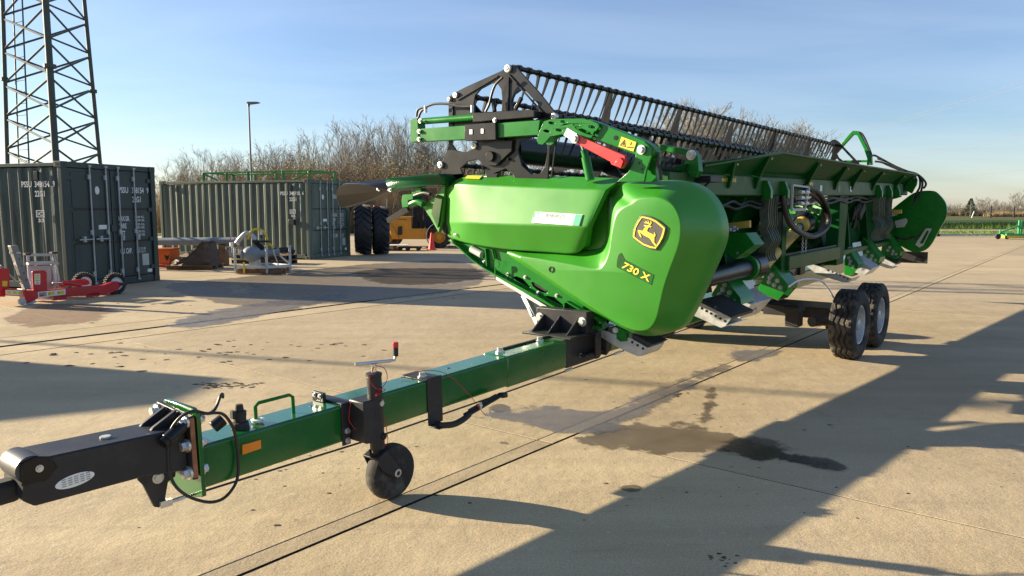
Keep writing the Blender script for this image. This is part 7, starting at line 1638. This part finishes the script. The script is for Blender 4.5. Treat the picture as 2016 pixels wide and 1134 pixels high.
thicket('far_hedge', hs3, 'twig_far', 1.0, 3.4, 8000, 9, .06)
# long grass along the verges
gs = [(at(1830 + i * 8, rnd.uniform(62, 74))[0], rnd.uniform(63, 74), .9, 3, rnd.uniform(.6, 1.3)) for i in range(50)]
thicket('long_grass', gs, 'grass', .10, .45, 9000, 10, .02)
gs2 = [(at(1830 + i * 8, 48)[0], rnd.uniform(46.5, 54), .9, 3, rnd.uniform(.6, 1.2)) for i in range(50)]
thicket('long_grass', gs2, 'grass', .04, .16, 9000, 11, .015)
# conifer in the hedge
cf_ = empty('conifer_tree', 'small dark conifer standing in the hedge across the field', 'tree', (*at(1911, 150), 0)); cf_.scale = (.85, .85, .66)
MB().tube((0, 0, 0), (0, 0, 5.2), .12, .02, n=8).build('trunk', 'bark', cf_)
b = MB(); rn = random.Random(5)
for i in range(1500):
    z = .5 + 4.9 * rn.random() ** 1.1; r_ = (5.7 - z) * .30 * rn.uniform(.2, 1.25); a = rn.uniform(0, 6.28); c_ = Vector((r_ * math.cos(a), r_ * math.sin(a), z)); s_ = rn.uniform(.12, .3)
    b.add([c_, c_ + Vector((s_ * math.cos(a), s_ * math.sin(a), -s_ * .1)), c_ + Vector((-s_ * .5 * math.sin(a), s_ * .5 * math.cos(a), s_ * .7))], [(0, 1, 2)])
b.build('crown', 'conifer', cf_, smooth=0)
for i, u in enumerate((1951, 1997)):
    x, y = at(u, 132); o = MB().box((x - .09, y - .09, -.06), (x + .09, y + .09, 2.0)).build('fence_post', 'charcoal'); tag(o, 'dark timber fence post at the edge of the far field', 'post', 'fence posts by the far hedge')
x, y = at(1917, 135); o = MB().bar((x - .3, y, -.05), (x + .1, y, 1.1), .10, .06).build('leaning_stake', 'white'); tag(o, 'pale leaning stake in front of the conifer', 'stake')
# overhead wires crossing the sky
for i, (z0, z1) in enumerate(((13.2, 19.0), (13.6, 19.6), (9.0, 12.4), (8.6, 11.7), (5.6, 7.4))):
    p0 = Vector((at(1660, 120)[0], 120, z0)); p1 = Vector((at(2250, 80)[0], 80, z1)); pts = []
    for k in range(25): t = k / 24; v = p0.lerp(p1, t); v.z -= 1.2 * 4 * t * (1 - t) * .5; pts.append(v)
    o = MB().path(pts, .017, 5).build('overhead_wire', 'wire'); tag(o, 'thin overhead power line crossing the sky beside the header', 'wire', 'overhead power lines')
# ================================================================== dirt on the yard
rn = random.Random(21); b = MB()
def clod(x, y, s_):
    n = 6; vs_ = []
    for i in range(n):
        a = 2 * math.pi * i / n; r_ = s_ * rn.uniform(.5, 1.15); vs_.append((x + r_ * math.cos(a) * 1.5, y + r_ * math.sin(a), .001))
    for i in range(n):
        a = 2 * math.pi * i / n + .3; r_ = s_ * rn.uniform(.2, .6); vs_.append((x + r_ * math.cos(a) * 1.5, y + r_ * math.sin(a), s_ * rn.uniform(.08, .26)))
    b.add(vs_, [(i, (i + 1) % n, n + (i + 1) % n, n + i) for i in range(n)] + [tuple(range(n, 2 * n))])
for (cx, cy, sx, sy, n, s0, s1) in ((-4.2, 8.4, 1.6, .9, 40, .010, .045), (-2.7, 6.9, .28, .14, 60, .008, .03), (-3.0, 8.6, 1.5, .8, 24, .01, .04), (1.5, 6.0, 3.0, 2.5, 34, .004, .016), (2.0, 4.0, 1.6, 1.2, 22, .003, .011), (-6, 12, 4, 2.5, 40, .01, .04), (1.46, 6.55, .10, .08, 22, .006, .02), (3.05, 3.55, .09, .04, 18, .005, .014), (1.0, 3.4, .08, .06, 14, .004, .012), (-1.2, 4.6, 1.2, 1.0, 25, .005, .016)):
    for i in range(n): clod(cx + rn.gauss(0, 1) * sx * .5, cy + rn.gauss(0, 1) * sy * .5, rn.uniform(s0, s1))
b.build('mud_crumbs', 'mud', smooth=0)['kind'] = 'stuff'
